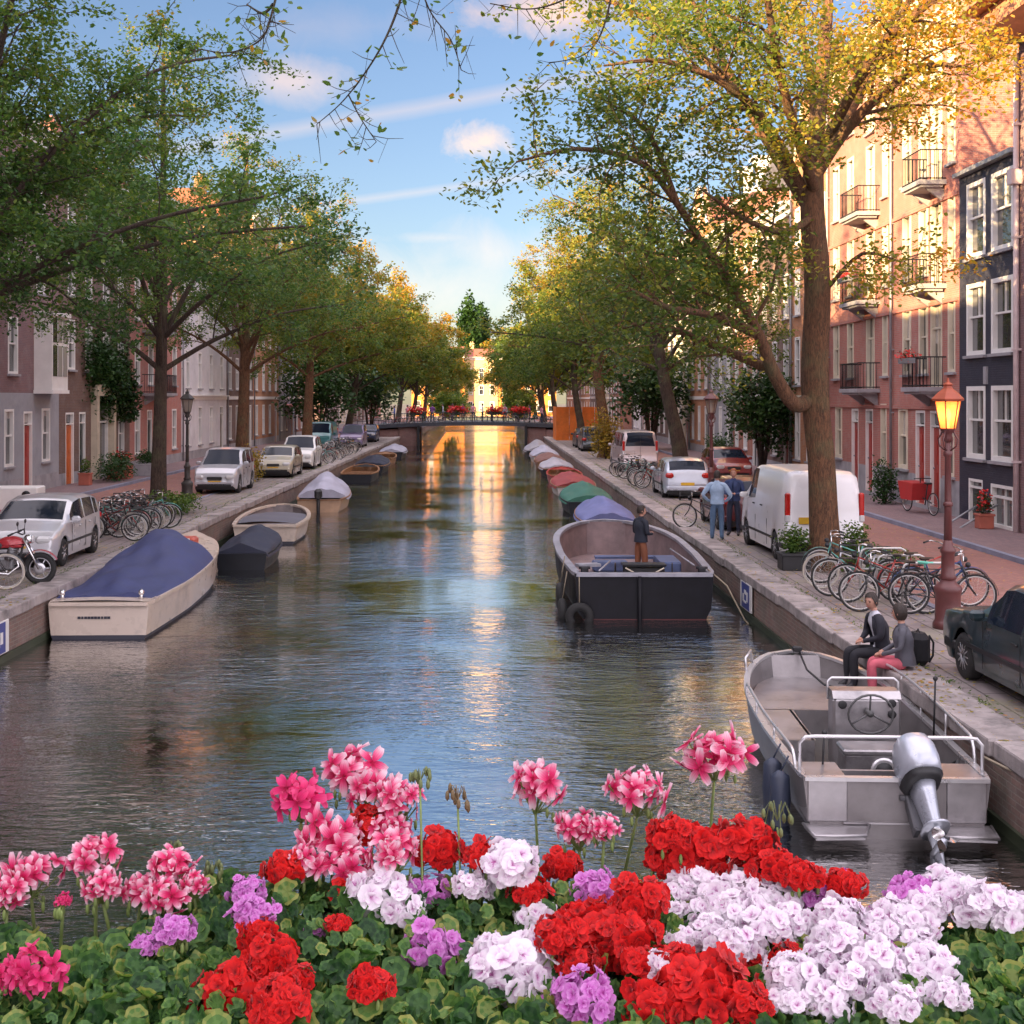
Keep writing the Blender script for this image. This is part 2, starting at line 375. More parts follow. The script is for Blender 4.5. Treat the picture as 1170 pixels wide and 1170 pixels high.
M_iron = mat('black_iron', (.015, .015, .018), .45, var=.3, metal=.3)
M_grey = mat('grey_stone', (.33, .32, .34), .8, var=.2, scale=1.5, bump=.3, dirt=.4)
M_tile = mat('roof_tile', (.30, .10, .06), .8, var=.35, scale=5, bump=.8, bscale=9)
M_slate = mat('slate', (.09, .09, .11), .6, var=.3, scale=4, bump=.5, bscale=12)
M_zinc = mat('zinc', (.30, .31, .33), .45, var=.2, metal=.4)
WC = {}
def window_meshes(w, h, style, fm):
    k = (round(w, 2), round(h, 2), style, fm.name)
    if k in WC: return WC[k]
    b = MB(); t = .085; d = .13                    # local: faces -x, bottom centre origin, glass at x=.13
    fr = .09 if style != 'wide' else .13
    def bar(y0, y1, z0, z1, x0=.03, x1=.15): b.box(((x0+x1)/2, (y0+y1)/2, (z0+z1)/2), (x1-x0, y1-y0, z1-z0))
    bar(-w/2, -w/2+fr, 0, h, -.02); bar(w/2-fr, w/2, 0, h, -.02)
    bar(-w/2+fr, w/2-fr, h-fr, h, -.02); bar(-w/2+fr, w/2-fr, 0, fr, -.02)
    i0, i1 = -w/2+fr, w/2-fr
    if style in ('sash', 'wide'):
        bar(i0, i1, h*.52, h*.52+.06, .04); bar(-.016, .016, h*.52+.06, h-fr, .07)
    elif style == 'cross':
        bar(i0, i1, h*.68, h*.68+.07, .04); bar(-.035, .035, fr, h*.68, .05)
        bar(-.018, .018, h*.68+.07, h-fr, .07)
    elif style == 'grid':
        for i in range(1, 3): bar(i0+(i1-i0)*i/3-.015, i0+(i1-i0)*i/3+.015, fr, h-fr, .08)
        for i in range(1, 4): bar(i0, i1, h*i/4-.014, h*i/4+.014, .086)
    elif style == 'shop':
        bar(i0, i1, h*.75, h*.75+.08, .04)
        for q in (-w/6, w/6): bar(q-.03, q+.03, fr, h*.75, .06)
    f = b.mesh('window', [fm])
    g = MB(); g.add([(.12, i0, fr), (.12, i1, fr), (.12, i1, h-fr), (.12, i0, h-fr)], [(0, 3, 2, 1)]); g = g.mesh('pane', [M_glass])
    sl_ = MB(); sl_.box((-.03, 0, -.045), (.16, w+.16, .085), ch=.01); sl_ = sl_.mesh('sill', [M_grey])
    WC[k] = (f, g, sl_); return WC[k]
def door_meshes(w, h, dm):
    k = ('d', round(w, 2), round(h, 2), dm.name)
    if k in WC: return WC[k]
    b = MB(); b.box((.13, 0, h*.41), (.06, w-.16, h*.82))
    for i in (-1, 1):
        for z0, z1 in ((.1, .36), (.44, .74)): b.box((.095, i*(w-.16)*.24, h*(z0+z1)/2), (.03, (w-.16)*.36, h*(z1-z0)), ch=.01)
    f = b.mesh('door', [dm])
    g = MB(); g.add([(.13, -w/2+.08, h*.86), (.13, w/2-.08, h*.86), (.13, w/2-.08, h-.08), (.13, -w/2+.08, h-.08)], [(0, 3, 2, 1)]); g = g.mesh('pane', [M_glass])
    fr = MB()
    for y in (-w/2+.04, w/2-.04): fr.box((.08, y, h/2), (.16, .08, h))
    fr.box((.08, 0, h-.04), (.16, w-.16, .08)); fr.box((.08, 0, h*.84), (.14, w-.16, .05)); fr = fr.mesh('door_frame', [M_white])
    hd = MB(); hd.sph((.06, w*.3, h*.40), .035, nu=8, nv=6); hd = hd.mesh('handle', [M_zinc])
    WC[k] = (f, g, fr, hd); return WC[k]
def building(name, label, face_x, y0, y1, h, wallm, ops, side=1, depth=10., rot=None, loc=None, roof='cornice', trim=None, plinth=0., plinthm=None, roofm=None, ground=None, cat='house', rx=0):
    """ops: (u, w, z0, z1, style, material) ; u is world Y for street fronts"""
    wid = y1-y0; yc = (y0+y1)/2
    if rot is None: rot = 0 if side > 0 else PI; loc = (face_x, yc, 0)
    toU = (lambda y: (y-yc)) if side > 0 else (lambda y: (yc-y))
    r_ = thing(name, label, cat, loc, rot)
    rects = []
    for o in ops:
        u = toU(o[0]); rects.append((u-o[1]/2, u+o[1]/2, o[2], o[3]))
    us = sorted(set([round(q, 4) for q in [-wid/2, wid/2]+[e for a in rects for e in a[:2]]]))
    zs = sorted(set([round(q, 4) for q in [-.3, h]+([plinth] if plinth else [])+([ground[0]] if ground else [])+[e for a in rects for e in a[2:]]]))
    b = MB()
    for i in range(len(us)-1):
        for j in range(len(zs)-1):
            uc, zc = (us[i]+us[i+1])/2, (zs[j]+zs[j+1])/2
            if any(a[0] < uc < a[1] and a[2] < zc < a[3] for a in rects): continue
            mi = 1 if zc < plinth else (2 if ground and zc < ground[0] else 0)
            b.add([(0, us[i], zs[j]), (0, us[i+1], zs[j]), (0, us[i+1], zs[j+1]), (0, us[i], zs[j+1])], [(0, 3, 2, 1)], mi)
    for a0, a1, z0, z1 in rects:
        D = .2
        b.add([(0, a0, z0), (D, a0, z0), (D, a0, z1), (0, a0, z1), (0, a1, z0), (D, a1, z0), (D, a1, z1), (0, a1, z1)],
              [(0, 1, 2, 3), (4, 7, 6, 5), (0, 4, 5, 1), (3, 2, 6, 7)], 1 if z1 < plinth else 0)
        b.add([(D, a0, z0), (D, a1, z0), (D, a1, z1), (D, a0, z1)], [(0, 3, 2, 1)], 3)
    w2 = wid/2
    b.add([(0, -w2, -.3), (depth, -w2, -.3), (depth, w2, -.3), (0, w2, -.3), (0, -w2, h), (depth, -w2, h), (depth, w2, h), (0, w2, h)],
          [(0, 1, 5, 4), (1, 2, 6, 5), (2, 3, 7, 6), (4, 5, 6, 7)])
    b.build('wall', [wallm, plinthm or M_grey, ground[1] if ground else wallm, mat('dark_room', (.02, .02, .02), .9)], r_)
    for o, rc in zip(ops, rects):
        u = (rc[0]+rc[1])/2; w_ = o[1]; hh_ = o[3]-o[2]; st = o[4]; m_ = o[5] if len(o) > 5 else M_white
        if st == 'door':
            f, g, fr, hd = door_meshes(w_, hh_, m_)
            d = link('door', f, r_, (0, u, o[2])); link('pane', g, d); link('door_frame', fr, d); link('handle', hd, d)
        else:
            f, g, s_ = window_meshes(w_, hh_, st, m_)
            wn = link('window', f, r_, (0, u, o[2])); link('pane', g, wn)
            if st != 'shop': link('sill', s_, wn)
    tm = trim or M_white
    if roof == 'cornice':
        b = MB(); b.box((-.09, 0, h+.10), (.44, wid+.04, .22)); b.box((-.17, 0, h+.27), (.62, wid+.1, .12)); b.box((-.03, 0, h-.16), (.16, wid+.02, .30))
        b.build('cornice', tm, r_)
        b = MB(); hr = 2.2
        b.add([(.15, -w2, h+.02), (depth, -w2, h+.02), (depth, w2, h+.02), (.15, w2, h+.02), (depth*.4, -w2, h+hr), (depth*.6, -w2, h+hr), (depth*.6, w2, h+hr), (depth*.4, w2, h+hr)],
              [(0, 1, 5, 4), (3, 7, 6, 2), (0, 4, 7, 3), (4, 5, 6, 7), (1, 2, 6, 5)])
        rf = b.build('roof', roofm or M_tile, r_)
        b = MB(); b.box((depth*.45, w2*.6, h+hr+.3), (.7, .9, 1.6)); b.box((depth*.45, w2*.6, h+hr+1.15), (.85, 1.05, .12))
        for q in (-.2, .2): b.cyl((depth*.45, w2*.6+q, h+hr+1.1), (depth*.45, w2*.6+q, h+hr+1.55), .1, .09, 8)
        b.build('chimney', wallm, rf)
    elif roof == 'bell':                      # a neck gable with a pediment
        b = MB(); n = 14; pts = []
        for i in range(n+1):
            t = i/n; half = w2*(1-.62*min(1, t*1.5)**.7) if t < .66 else w2*.38*math.sqrt(max(0, 1-((t-.66)/.34)**2*.9))
            pts.append((half, h+t*3.0))
        poly = [(p[0], p[1]) for p in pts]+[(-p[0], p[1]) for p in reversed(pts)]
        b.prism([(q[0], q[1]) for q in poly], 0, .35, 'X'); b.build('gable', wallm, r_)
        b = MB(); b.tube([(-.06, q[0], q[1]) for q in poly], .09, 6); b.build('gable_trim', tm, r_)
        f, g, s_ = window_meshes(.8, 1.0, 'sash', M_white); wn = link('window', f, r_, (-.06, 0, h+.6)); link('pane', g, wn)
        b = MB(); b.add([(.35, -w2, h), (depth, -w2, h), (depth, w2, h), (.35, w2, h), (.35, 0, h+2.4), (depth, 0, h+2.4)], [(0, 1, 5, 4), (3, 4, 5, 2), (1, 2, 5)]); b.build('roof', roofm or M_tile, r_)
    elif roof == 'mansard':
        b = MB(); b.box((-.12, 0, h+.1), (.5, wid+.04, .2)); b.build('cornice', tm, r_)
        b = MB(); hr = 2.6
        b.add([(.05, -w2, h+.2), (depth, -w2, h+.2), (depth, w2, h+.2), (.05, w2, h+.2), (1.2, -w2, h+hr), (depth-1, -w2, h+hr), (depth-1, w2, h+hr), (1.2, w2, h+hr)],
              [(0, 1, 5, 4), (3, 7, 6, 2), (0, 4, 7, 3), (4, 5, 6, 7), (1, 2, 6, 5)]); rf = b.build('roof', roofm or M_slate, r_)
        for q in (-w2*.45, w2*.45):
            b = MB(); b.box((.75, q, h+1.15), (1.2, 1.3, 1.7)); b.box((.7, q, h+2.06), (1.4, 1.5, .12)); dm = b.build('dormer', M_white, rf)
            f, g, s_ = window_meshes(.95, 1.3, 'sash', M_white); wn = link('pane', g, dm, (.02, q, h+.5)); 
    return r_
def downpipe(r_, u, h, m=None):
    b = MB(); b.cyl((-.1, u, 0), (-.1, u, h), .05, .05, 8)
    for z in np.arange(1, h, 2.2): b.box((-.06, u, z), (.12, .14, .05))
    b.build('downpipe', m or M_zinc, r_)
def balcony(r_, u, w, z, d=1.0, m=None, flowers=None):
    b = MB(); b.box((-d/2, u, z), (d, w, .14)); b.box((-d/2, u, z-.11), (d*.8, w*.9, .08))
    for q in (-w*.35, w*.35): b.prism([(0, z-.55), (-.05, z-.55), (-d*.7, z-.15), (0, z-.15)], u+q-.05, u+q+.05, 'Y')
    o = b.build('balcony', M_grey, r_)
    b = MB(); zt = z+1.0
    for zz in (z+.12, zt): b.tube([(0, u-w/2+.04, zz), (-d+.05, u-w/2+.04, zz), (-d+.05, u+w/2-.04, zz), (0, u+w/2-.04, zz)], .022, 5, smooth=False)
    n = int(w/.12)
    for i in range(n+1): q = u-w/2+.04+(w-.08)*i/n; b.cyl((-d+.05, q, z+.05), (-d+.05, q, zt), .011, n=4)
    for i in range(1, int(d/.12)): 
        for q in (u-w/2+.04, u+w/2-.04): b.cyl((-i*.12, q, z+.05), (-i*.12, q, zt), .011, n=4)
    b.build('railing', m or M_iron, o)
    if flowers:
        b = MB(); rg = random.Random(int(z*10)); b.box((-d-.1, u, zt-.1), (.2, w*.6, .16), 1)
        for i in range(160):
            c = Vector((-d-.1+rg.gauss(0, .1), u+rg.uniform(-w*.33, w*.33), zt+.08+rg.gauss(0, .09))); q = rg.uniform(.03, .06); a = Vector((rg.gauss(0, 1), rg.gauss(0, 1), rg.gauss(0, 1))).normalized(); bb = a.orthogonal().normalized()
            b.add([c-a*q, c-bb*q*.7, c+a*q, c+bb*q*.7], [(0, 1, 2, 3)], 0 if rg.random() < .65 else 2)
        b.build('flower_box', [flowers, M_zinc, MATS['ivy_leaf']], o)
# ---------------------------------------------------------------- trees
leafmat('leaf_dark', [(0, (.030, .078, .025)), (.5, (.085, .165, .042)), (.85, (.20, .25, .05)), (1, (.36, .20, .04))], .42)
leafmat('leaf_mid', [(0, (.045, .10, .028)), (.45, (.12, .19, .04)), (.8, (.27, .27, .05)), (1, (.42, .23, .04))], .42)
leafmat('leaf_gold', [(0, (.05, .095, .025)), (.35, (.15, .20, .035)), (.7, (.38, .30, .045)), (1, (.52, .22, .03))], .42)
leafmat('ivy_leaf', [(0, (.018, .050, .016)), (.6, (.035, .085, .022)), (1, (.08, .14, .035))], .2, .4)
leafmat('bush_leaf', [(0, (.04, .09, .02)), (.6, (.09, .16, .03)), (1, (.30, .26, .05))], .3)
leafmat('yellow_leaf', [(0, (.18, .14, .02)), (.6, (.34, .24, .04)), (1, (.45, .22, .04))], .3)
def barkmat(name, c1, c2):
    m = bpy.data.materials.new(name); m.use_nodes = True; m.node_tree.nodes.clear(); N = NT(m.node_tree)
    o = N.n('ShaderNodeOutputMaterial'); b = N.n('ShaderNodeBsdfPrincipled'); N.l.new(b.outputs[0], o.inputs[0])
    tc = N.n('ShaderNodeTexCoord'); mp = N.n('ShaderNodeMapping'); N.l.new(tc.outputs['Object'], mp.inputs[0]); mp.inputs['Scale'].default_value = (1, 1, .22)
    f = N.noise(mp.outputs[0], 26, 8, .72, .8); g = N.noise(tc.outputs['Object'], 1.3, 4, .6)
    c = N.mix(N.mapr(f, .35, .65), c1, c2); c = N.mix(N.mapr(g, .5, .72, 0, .55), c, (.14, .15, .07))
    N.l.new(c, b.inputs['Base Color']); b.inputs['Roughness'].default_value = .9
    N.l.new(N.bump(f, 1.0, .07), b.inputs['Normal']); MATS[name] = m; return m
barkmat('bark_brown', (.045, .022, .012), (.24, .115, .055)); barkmat('bark_dark', (.022, .016, .013), (.11, .07, .05))
def leaves(anchors, per, size, rg, spread=.16, hexa=False, goldf=None, droop=.35, aspect=.62):
    """anchors: list of (p0,p1,w): leaves scattered along each twig"""
    A = np.array([list(a[0])+list(a[1]) for a in anchors]); n = len(A)*per
    idx = np.repeat(np.arange(len(A)), per); t = rg.random(n)[:, None]
    c = A[idx, :3]*(1-t)+A[idx, 3:]*t + rg.normal(0, spread*max(1, size/.16), (n, 3))*np.array([1, 1, .75])
    nr = rg.normal(0, 1, (n, 3)); nr[:, 2] = np.abs(nr[:, 2])+.7; nr /= np.linalg.norm(nr, axis=1)[:, None]
    a = rg.normal(0, 1, (n, 3)); a[:, 2] -= droop*2; a -= nr*(a*nr).sum(1)[:, None]; a /= np.linalg.norm(a, axis=1)[:, None]
    bb = np.cross(nr, a); s = (size*rg.uniform(.65, 1.25, n))[:, None]
    if hexa: V = np.stack([c-a*s*.5, c-a*s*.18+bb*s*.5*aspect, c+a*s*.22+bb*s*.38*aspect, c+a*s*.56, c+a*s*.22-bb*s*.38*aspect, c-a*s*.18-bb*s*.5*aspect], 1); k = 6
    else: V = np.stack([c-a*s*.5, c+bb*s*.5*aspect, c+a*s*.5, c-bb*s*.5*aspect], 1); k = 4
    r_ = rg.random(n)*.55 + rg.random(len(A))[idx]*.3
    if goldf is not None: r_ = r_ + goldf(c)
    return V.reshape(-1, 3), k, np.clip(r_, 0, 1)
def leaf_mesh(name, V, k, r_, m):
    me = bpy.data.meshes.new(name); n = len(V)//k
    me.vertices.add(len(V)); me.vertices.foreach_set('co', V.astype(np.float32).ravel())
    me.loops.add(n*k); me.loops.foreach_set('vertex_index', np.arange(n*k, dtype=np.int32))
    me.polygons.add(n); me.polygons.foreach_set('loop_start', np.arange(0, n*k, k, dtype=np.int32)); me.polygons.foreach_set('loop_total', np.full(n, k, dtype=np.int32))
    me.materials.append(m); at_ = me.attributes.new('r', 'FLOAT', 'FACE'); at_.data.foreach_set('value', r_.astype(np.float32))
    me.update(calc_edges=True); return me
def branches(b, paths, rg, keep, lv2=.55, lv3=.34, l2=(1.6, 3.0), l3=(.7, 1.4), up=.25, start=.3):
    """grow side branches and twigs on the main limbs; returns leaf anchors"""
    A = []
    def child(p, t, L, r0, n, upb, wob=.16, down=0.):
        pts = [p.copy()]; d = t.copy(); rr = [r0]
        for i in range(n):
            d = (d+Vector(rg.normal(0, wob, 3))+Vector((0, 0, upb/n-down*i/n))).normalized(); pts.append(pts[-1]+d*L/n); rr.append(max(r0*(1-.8*(i+1)/n), .005))
        return pts, rr
    for P, rr in paths:
        P = [Vector(q) for q in P]; seg = [(P[i+1]-P[i]).length for i in range(len(P)-1)]; T = sum(seg); s = T*start; ang = rg.uniform(0, 6)
        while s < T:
            q = s; i = 0
            while i < len(seg)-1 and q > seg[i]: q -= seg[i]; i += 1
            p = P[i].lerp(P[i+1], min(1, q/max(seg[i], 1e-6))); t = (P[i+1]-P[i]).normalized(); r0 = lerp(rr[i], rr[i+1], min(1, q/max(seg[i], 1e-6)))
            ang += 2.4; o1 = t.orthogonal().normalized(); o2 = t.cross(o1); side = o1*math.cos(ang)+o2*math.sin(ang)
            d = (t*.6+side*.95+Vector((0, 0, up))).normalized()
            L = rg.uniform(*l2)*(1-.35*s/T)
            cp, cr = child(p, d, L, max(min(r0*.42, .05), .013), 5, .35, .17, .35)
            if keep(cp[-1]) or keep(cp[2]):
                b.tube(cp, cr, 5, caps=False)
                sl_ = L/5; s3 = L*.2; a3 = rg.uniform(0, 6)
                while s3 <= L*1.001:
                    i3 = min(int(s3/sl_), 4); f = s3/sl_-i3; p3 = cp[i3].lerp(cp[i3+1], f); t3 = (cp[i3+1]-cp[i3]).normalized()
                    a3 += 2.5; q1 = t3.orthogonal().normalized(); q2 = t3.cross(q1); d3 = (t3*.7+(q1*math.cos(a3)+q2*math.sin(a3)*.6)).normalized()
                    L3 = rg.uniform(*l3); tp, tr = child(p3, d3, L3, .012, 3, .1, .2, .45)
                    if keep(tp[-1]):
                        b.tube(tp, tr, 3, caps=False, smooth=False); A.append((tp[0].lerp(tp[1], .5), tp[2])); A.append((tp[1], tp[3]))
                    s3 += lv3
            s += lv2*rg.uniform(.7, 1.3)
    return A
def trunk_mesh(b, pts, n=14, flare=True, rg=None):
    P, rr = smooth_path(pts, 5); o = len(b.v); b.tube(P, rr, n)
    return P, rr
def tree(name, label, base, paths, leafm, barkm, seed, size, per, keep=lambda p: True, hexa=False, gold=None, spread=.16, group=None, **kw):
    """paths[0] is the trunk; all points are local to base, (x,y,z,r)"""
    rg = np.random.default_rng(seed); r_ = thing(name, label, 'tree', base, 0, group)
    b = MB(); sp_ = [smooth_path(p, 4) for p in paths]
    P0, R0 = sp_[0]; o = len(b.v); b.tube(P0, R0, 14, caps=False)
    n = 14                                                    # root flare and an uneven bark outline
    for i, v in enumerate(b.v):
        k = i//n; a = (i % n)/n*2*PI; f = 1+.06*math.sin(3*a+k*.3)+.04*math.sin(7*a+k*.9); c = P0[min(k, len(P0)-1)]
        if v[2] < .6: f *= 1+.35*(1-v[2]/.6)**2*(1+.4*math.sin(5*a))
        b.v[i] = (c.x+(v[0]-c.x)*f, c.y+(v[1]-c.y)*f, v[2])
    for P, rr in sp_[1:]: b.tube(P, rr, 9, caps=False)
    tr = b; bb = MB()
    A = branches(bb, [(P, rr) for P, rr in sp_[1:]], rg, keep, **kw)
    tr.build('trunk', barkm, r_)
    V, k, r__ = leaves(A, per, size, rg, spread, hexa, gold)
    br = bb.build('branches', barkm, r_)
    cr = link('crown', leaf_mesh('crown', V, k, r__, leafm), r_)
    return r_
def auto_limbs(rg, h0, H, rad, n, lean=(0, 0), r0=.12, tr=.3, skew=(0, 0)):
    """a canal elm: trunk, then ascending limbs that arch outwards into a broad crown"""
    top = (lean[0], lean[1], h0); trunk = [(0, 0, -.1, tr*1.25), (lean[0]*.2, lean[1]*.2, h0*.4, tr), (top[0], top[1], h0, tr*.8), (lean[0]*1.5, lean[1]*1.5, h0+(H-h0)*.35, tr*.55), (lean[0]*1.6, lean[1]*1.6, H*.92, .05)]
    P = [trunk]
    P.append([trunk[2][:3]+(.12,), trunk[3][:3]+(.11,), trunk[4][:3]+(.03,)])
    for i in range(n):
        a = 2*PI*i/n+rg.uniform(-.3, .3); t = (i % 3)/3; z0 = h0+(H-h0)*.22*t*1.2; rr = rad*rg.uniform(.8, 1.12)
        x0, y0 = lean[0]*(1+.3*t), lean[1]*(1+.3*t); ca, sa = math.cos(a), math.sin(a)
        rr *= 1+.45*(ca*skew[0]+sa*skew[1])
        zt = lerp(H*.55, H*.93, t) if i % 2 else lerp(H*.42, H*.72, t); rr *= 1-.55*max(0, (zt/H-.5)/.45)
        P.append([(x0, y0, z0, r0*.8), (x0+ca*rr*.28, y0+sa*rr*.28, lerp(z0, zt, .45), r0*.6), (x0+ca*rr*.65, y0+sa*rr*.65, lerp(z0, zt, .85), r0*.34), (x0+ca*rr, y0+sa*rr, zt, .025)])
    return P
M_b1, M_b2 = MATS['bark_brown'], MATS['bark_dark']
gnoise = lambda c, s, k: np.sin(c[:, 0]*k+s)*np.sin(c[:, 2]*k*1.3+s*2)*np.sin(c[:, 1]*k*.8+1)
# the big elm by the van: limbs follow the photograph
bx, by = 7.3, 28.5
def q(px, py, dy_, r): x, y, z = at(px, py, by+dy_); return (x-bx, y-by, z, r)
big = [[(0, 0, -.1, .40), (0.0, 0, .9, .32), (-.05, 0, 2.2, .29), q(932, 440, 0, .29), q(934, 330, .1, .28), q(928, 235, .2, .26), q(930, 175, .2, .2), q(942, 60, .4, .14), q(950, -60, .6, .07)],
       [q(930, 455, 0, .19), q(908, 462, -.2, .165), q(886, 430, -.5, .145), q(868, 385, -.8, .12), q(838, 330, -1.2, .10), q(800, 275, -1.6, .08), q(768, 225, -2, .07), q(730, 185, -2.4, .06), q(660, 170, -2.9, .045), q(590, 185, -3.3, .02)],
       [q(886, 425, -.5, .11), q(840, 405, .2, .10), q(780, 380, .9, .08), q(730, 370, 1.6, .05), q(690, 385, 2, .02)],
       [q(862, 380, -.8, .12), q(812, 360, -2.2, .08), q(760, 350, -3.4, .05), q(720, 330, -4, .02)],
       [q(928, 240, .2, .19), q(895, 190, .6, .15), q(860, 130, 1.2, .12), q(820, 60, 2, .09), q(780, -20, 2.6, .04)],
       [q(915, 215, 0, .14), q(880, 150, -1, .12), q(835, 100, -2.2, .08), q(760, 70, -3, .05), q(690, 75, -3.6, .02)],
       [q(930, 200, .2, .18), q(965, 150, -.4, .13), q(1010, 105, -1.2, .10), q(1060, 75, -2, .06), q(1120, 80, -2.6, .02)],
       [q(932, 190, .2, .15), q(975, 120, 1, .12), q(1020, 40, 2, .08), q(1060, -50, 3, .03)],
       [q(945, 160, 0, .13), q(1000, 60, -1.6, .10), q(1060, 5, -3, .07), q(1110, -40, -3.6, .03)],
       [q(930, 215, 0, .12), q(900, 120, -2, .10), q(880, 20, -3.4, .07), q(870, -70, -4.2, .03)],
       [q(935, 180, .3, .14), q(925, 80, 2.4, .09), q(900, -30, 4.2, .04)],
       [q(775, 235, -2, .06), q(740, 150, -2.2, .05), q(690, 115, -2.5, .02)],
       [q(880, 150, -1, .10), q(820, 80, -.4, .07), q(740, 20, .4, .05), q(660, -10, 1, .02)],
       [q(945, 330, .1, .05), q(985, 290, -.6, .04), q(1030, 300, -1.2, .015)],
       [q(925, 250, 0, .09), q(895, 265, -.8, .07), q(850, 250, -1.8, .05), q(800, 215, -2.6, .02)],
       [q(800, 275, -1.6, .06), q(760, 290, -1.0, .04), q(700, 280, -.6, .02)]]
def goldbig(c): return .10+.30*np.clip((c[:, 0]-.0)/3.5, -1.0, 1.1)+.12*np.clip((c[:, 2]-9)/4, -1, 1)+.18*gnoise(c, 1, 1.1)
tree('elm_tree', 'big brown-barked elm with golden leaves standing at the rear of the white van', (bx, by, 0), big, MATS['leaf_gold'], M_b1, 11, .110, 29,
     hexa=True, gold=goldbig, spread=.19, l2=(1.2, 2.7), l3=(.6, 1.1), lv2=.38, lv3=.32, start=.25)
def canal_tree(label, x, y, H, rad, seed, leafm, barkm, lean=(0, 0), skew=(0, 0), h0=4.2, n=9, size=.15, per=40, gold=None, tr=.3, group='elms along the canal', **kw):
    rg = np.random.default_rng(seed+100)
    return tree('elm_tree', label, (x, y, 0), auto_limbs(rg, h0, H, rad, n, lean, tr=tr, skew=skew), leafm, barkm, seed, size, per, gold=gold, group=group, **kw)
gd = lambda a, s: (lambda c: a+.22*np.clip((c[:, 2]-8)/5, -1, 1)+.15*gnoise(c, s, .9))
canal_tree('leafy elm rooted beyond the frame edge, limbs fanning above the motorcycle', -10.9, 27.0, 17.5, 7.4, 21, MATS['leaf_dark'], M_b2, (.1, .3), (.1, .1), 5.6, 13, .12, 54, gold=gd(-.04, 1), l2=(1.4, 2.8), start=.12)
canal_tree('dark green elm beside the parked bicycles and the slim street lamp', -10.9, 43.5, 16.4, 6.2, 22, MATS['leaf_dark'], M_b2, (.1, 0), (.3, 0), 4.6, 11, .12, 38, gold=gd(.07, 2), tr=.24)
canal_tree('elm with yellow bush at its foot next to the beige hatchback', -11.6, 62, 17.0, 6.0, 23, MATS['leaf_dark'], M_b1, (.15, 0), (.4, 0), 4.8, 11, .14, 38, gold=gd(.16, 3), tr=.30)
canal_tree('elm beside the row of bicycles and the teal van', -11.7, 85, 17.0, 6.4, 24, MATS['leaf_mid'], M_b1, (.2, 0), (.5, 0), 5.0, 11, .18, 46, gold=gd(.16, 4), tr=.32)  # gold offset raised to put sunlit highlights into the leaf colour
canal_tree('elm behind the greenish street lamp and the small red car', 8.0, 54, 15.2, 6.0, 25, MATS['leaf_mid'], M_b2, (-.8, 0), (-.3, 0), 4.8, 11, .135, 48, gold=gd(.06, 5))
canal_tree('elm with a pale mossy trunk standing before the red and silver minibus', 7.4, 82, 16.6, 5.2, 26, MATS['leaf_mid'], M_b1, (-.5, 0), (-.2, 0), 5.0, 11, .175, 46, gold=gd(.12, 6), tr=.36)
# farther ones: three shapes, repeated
pa = canal_tree('yellow-green elm behind the teal van, canopy low over moored boats', -11.5, 108, 17.0, 7.0, 31, MATS['leaf_mid'], M_b2, (.6, 0), (.3, 0), 4.2, 10, .28, 34, gold=gd(.2, 7))  # more gold here too: sunlight on the far crown put into its colour
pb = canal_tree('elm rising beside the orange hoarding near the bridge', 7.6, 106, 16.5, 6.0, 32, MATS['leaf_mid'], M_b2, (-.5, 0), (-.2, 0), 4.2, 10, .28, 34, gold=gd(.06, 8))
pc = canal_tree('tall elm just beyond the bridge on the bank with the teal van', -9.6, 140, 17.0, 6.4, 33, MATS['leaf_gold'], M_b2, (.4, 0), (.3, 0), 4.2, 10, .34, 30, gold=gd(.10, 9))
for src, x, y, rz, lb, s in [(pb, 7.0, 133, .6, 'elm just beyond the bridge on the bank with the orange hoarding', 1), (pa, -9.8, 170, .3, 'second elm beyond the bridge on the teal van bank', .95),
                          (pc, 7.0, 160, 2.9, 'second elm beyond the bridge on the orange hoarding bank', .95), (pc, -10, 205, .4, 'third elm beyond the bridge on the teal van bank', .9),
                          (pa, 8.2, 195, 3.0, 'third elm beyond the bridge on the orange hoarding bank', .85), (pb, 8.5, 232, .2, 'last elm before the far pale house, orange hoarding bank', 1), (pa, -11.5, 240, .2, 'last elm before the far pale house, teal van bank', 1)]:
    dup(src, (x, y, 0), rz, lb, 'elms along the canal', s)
def bush(name, label, cat, loc, rad, n, size, m, seed, group=None, solid=True, parent=None, zmin=0.02, trunk=0):
    rg = np.random.default_rng(seed); k = 0
    u = rg.normal(0, 1, (n, 3)); u /= np.linalg.norm(u, axis=1)[:, None]; rr = rg.random(n)**(.45)
    rr = rr*(1+.25*np.sin(u[:, 0]*4+seed)*np.sin(u[:, 2]*5+seed)+.15*np.sin(u[:, 1]*9))
    c = u*rr[:, None]*np.array(rad); c[:, 2] += rad[2]*.9+trunk; c = c[c[:, 2] > zmin]
    A = [(p, p) for p in c]; V, k, r_ = leaves(A, 1, size, rg, .02, True, None, .3, .7)
    me = leaf_mesh('foliage', V, k, np.clip(r_+.2*(c[:, 2]/(2*rad[2]))-.1, 0, 1), m)
    if parent is not None: return link('foliage', me, parent, loc)
    t = thing(name, label, cat, loc, 0, group); link('foliage', me, t)
    b = MB()
    for i in range(5):
        a = i*1.3; b.tube([(0, 0, -.02), (math.cos(a)*rad[0]*.25, math.sin(a)*rad[1]*.25, trunk+rad[2]*.7), (math.cos(a)*rad[0]*.6, math.sin(a)*rad[1]*.6, trunk+rad[2]*1.4)], [.03+.04*trunk, .02+.02*trunk, .006], 5)
    b.build('stem', M_b2, t); return t
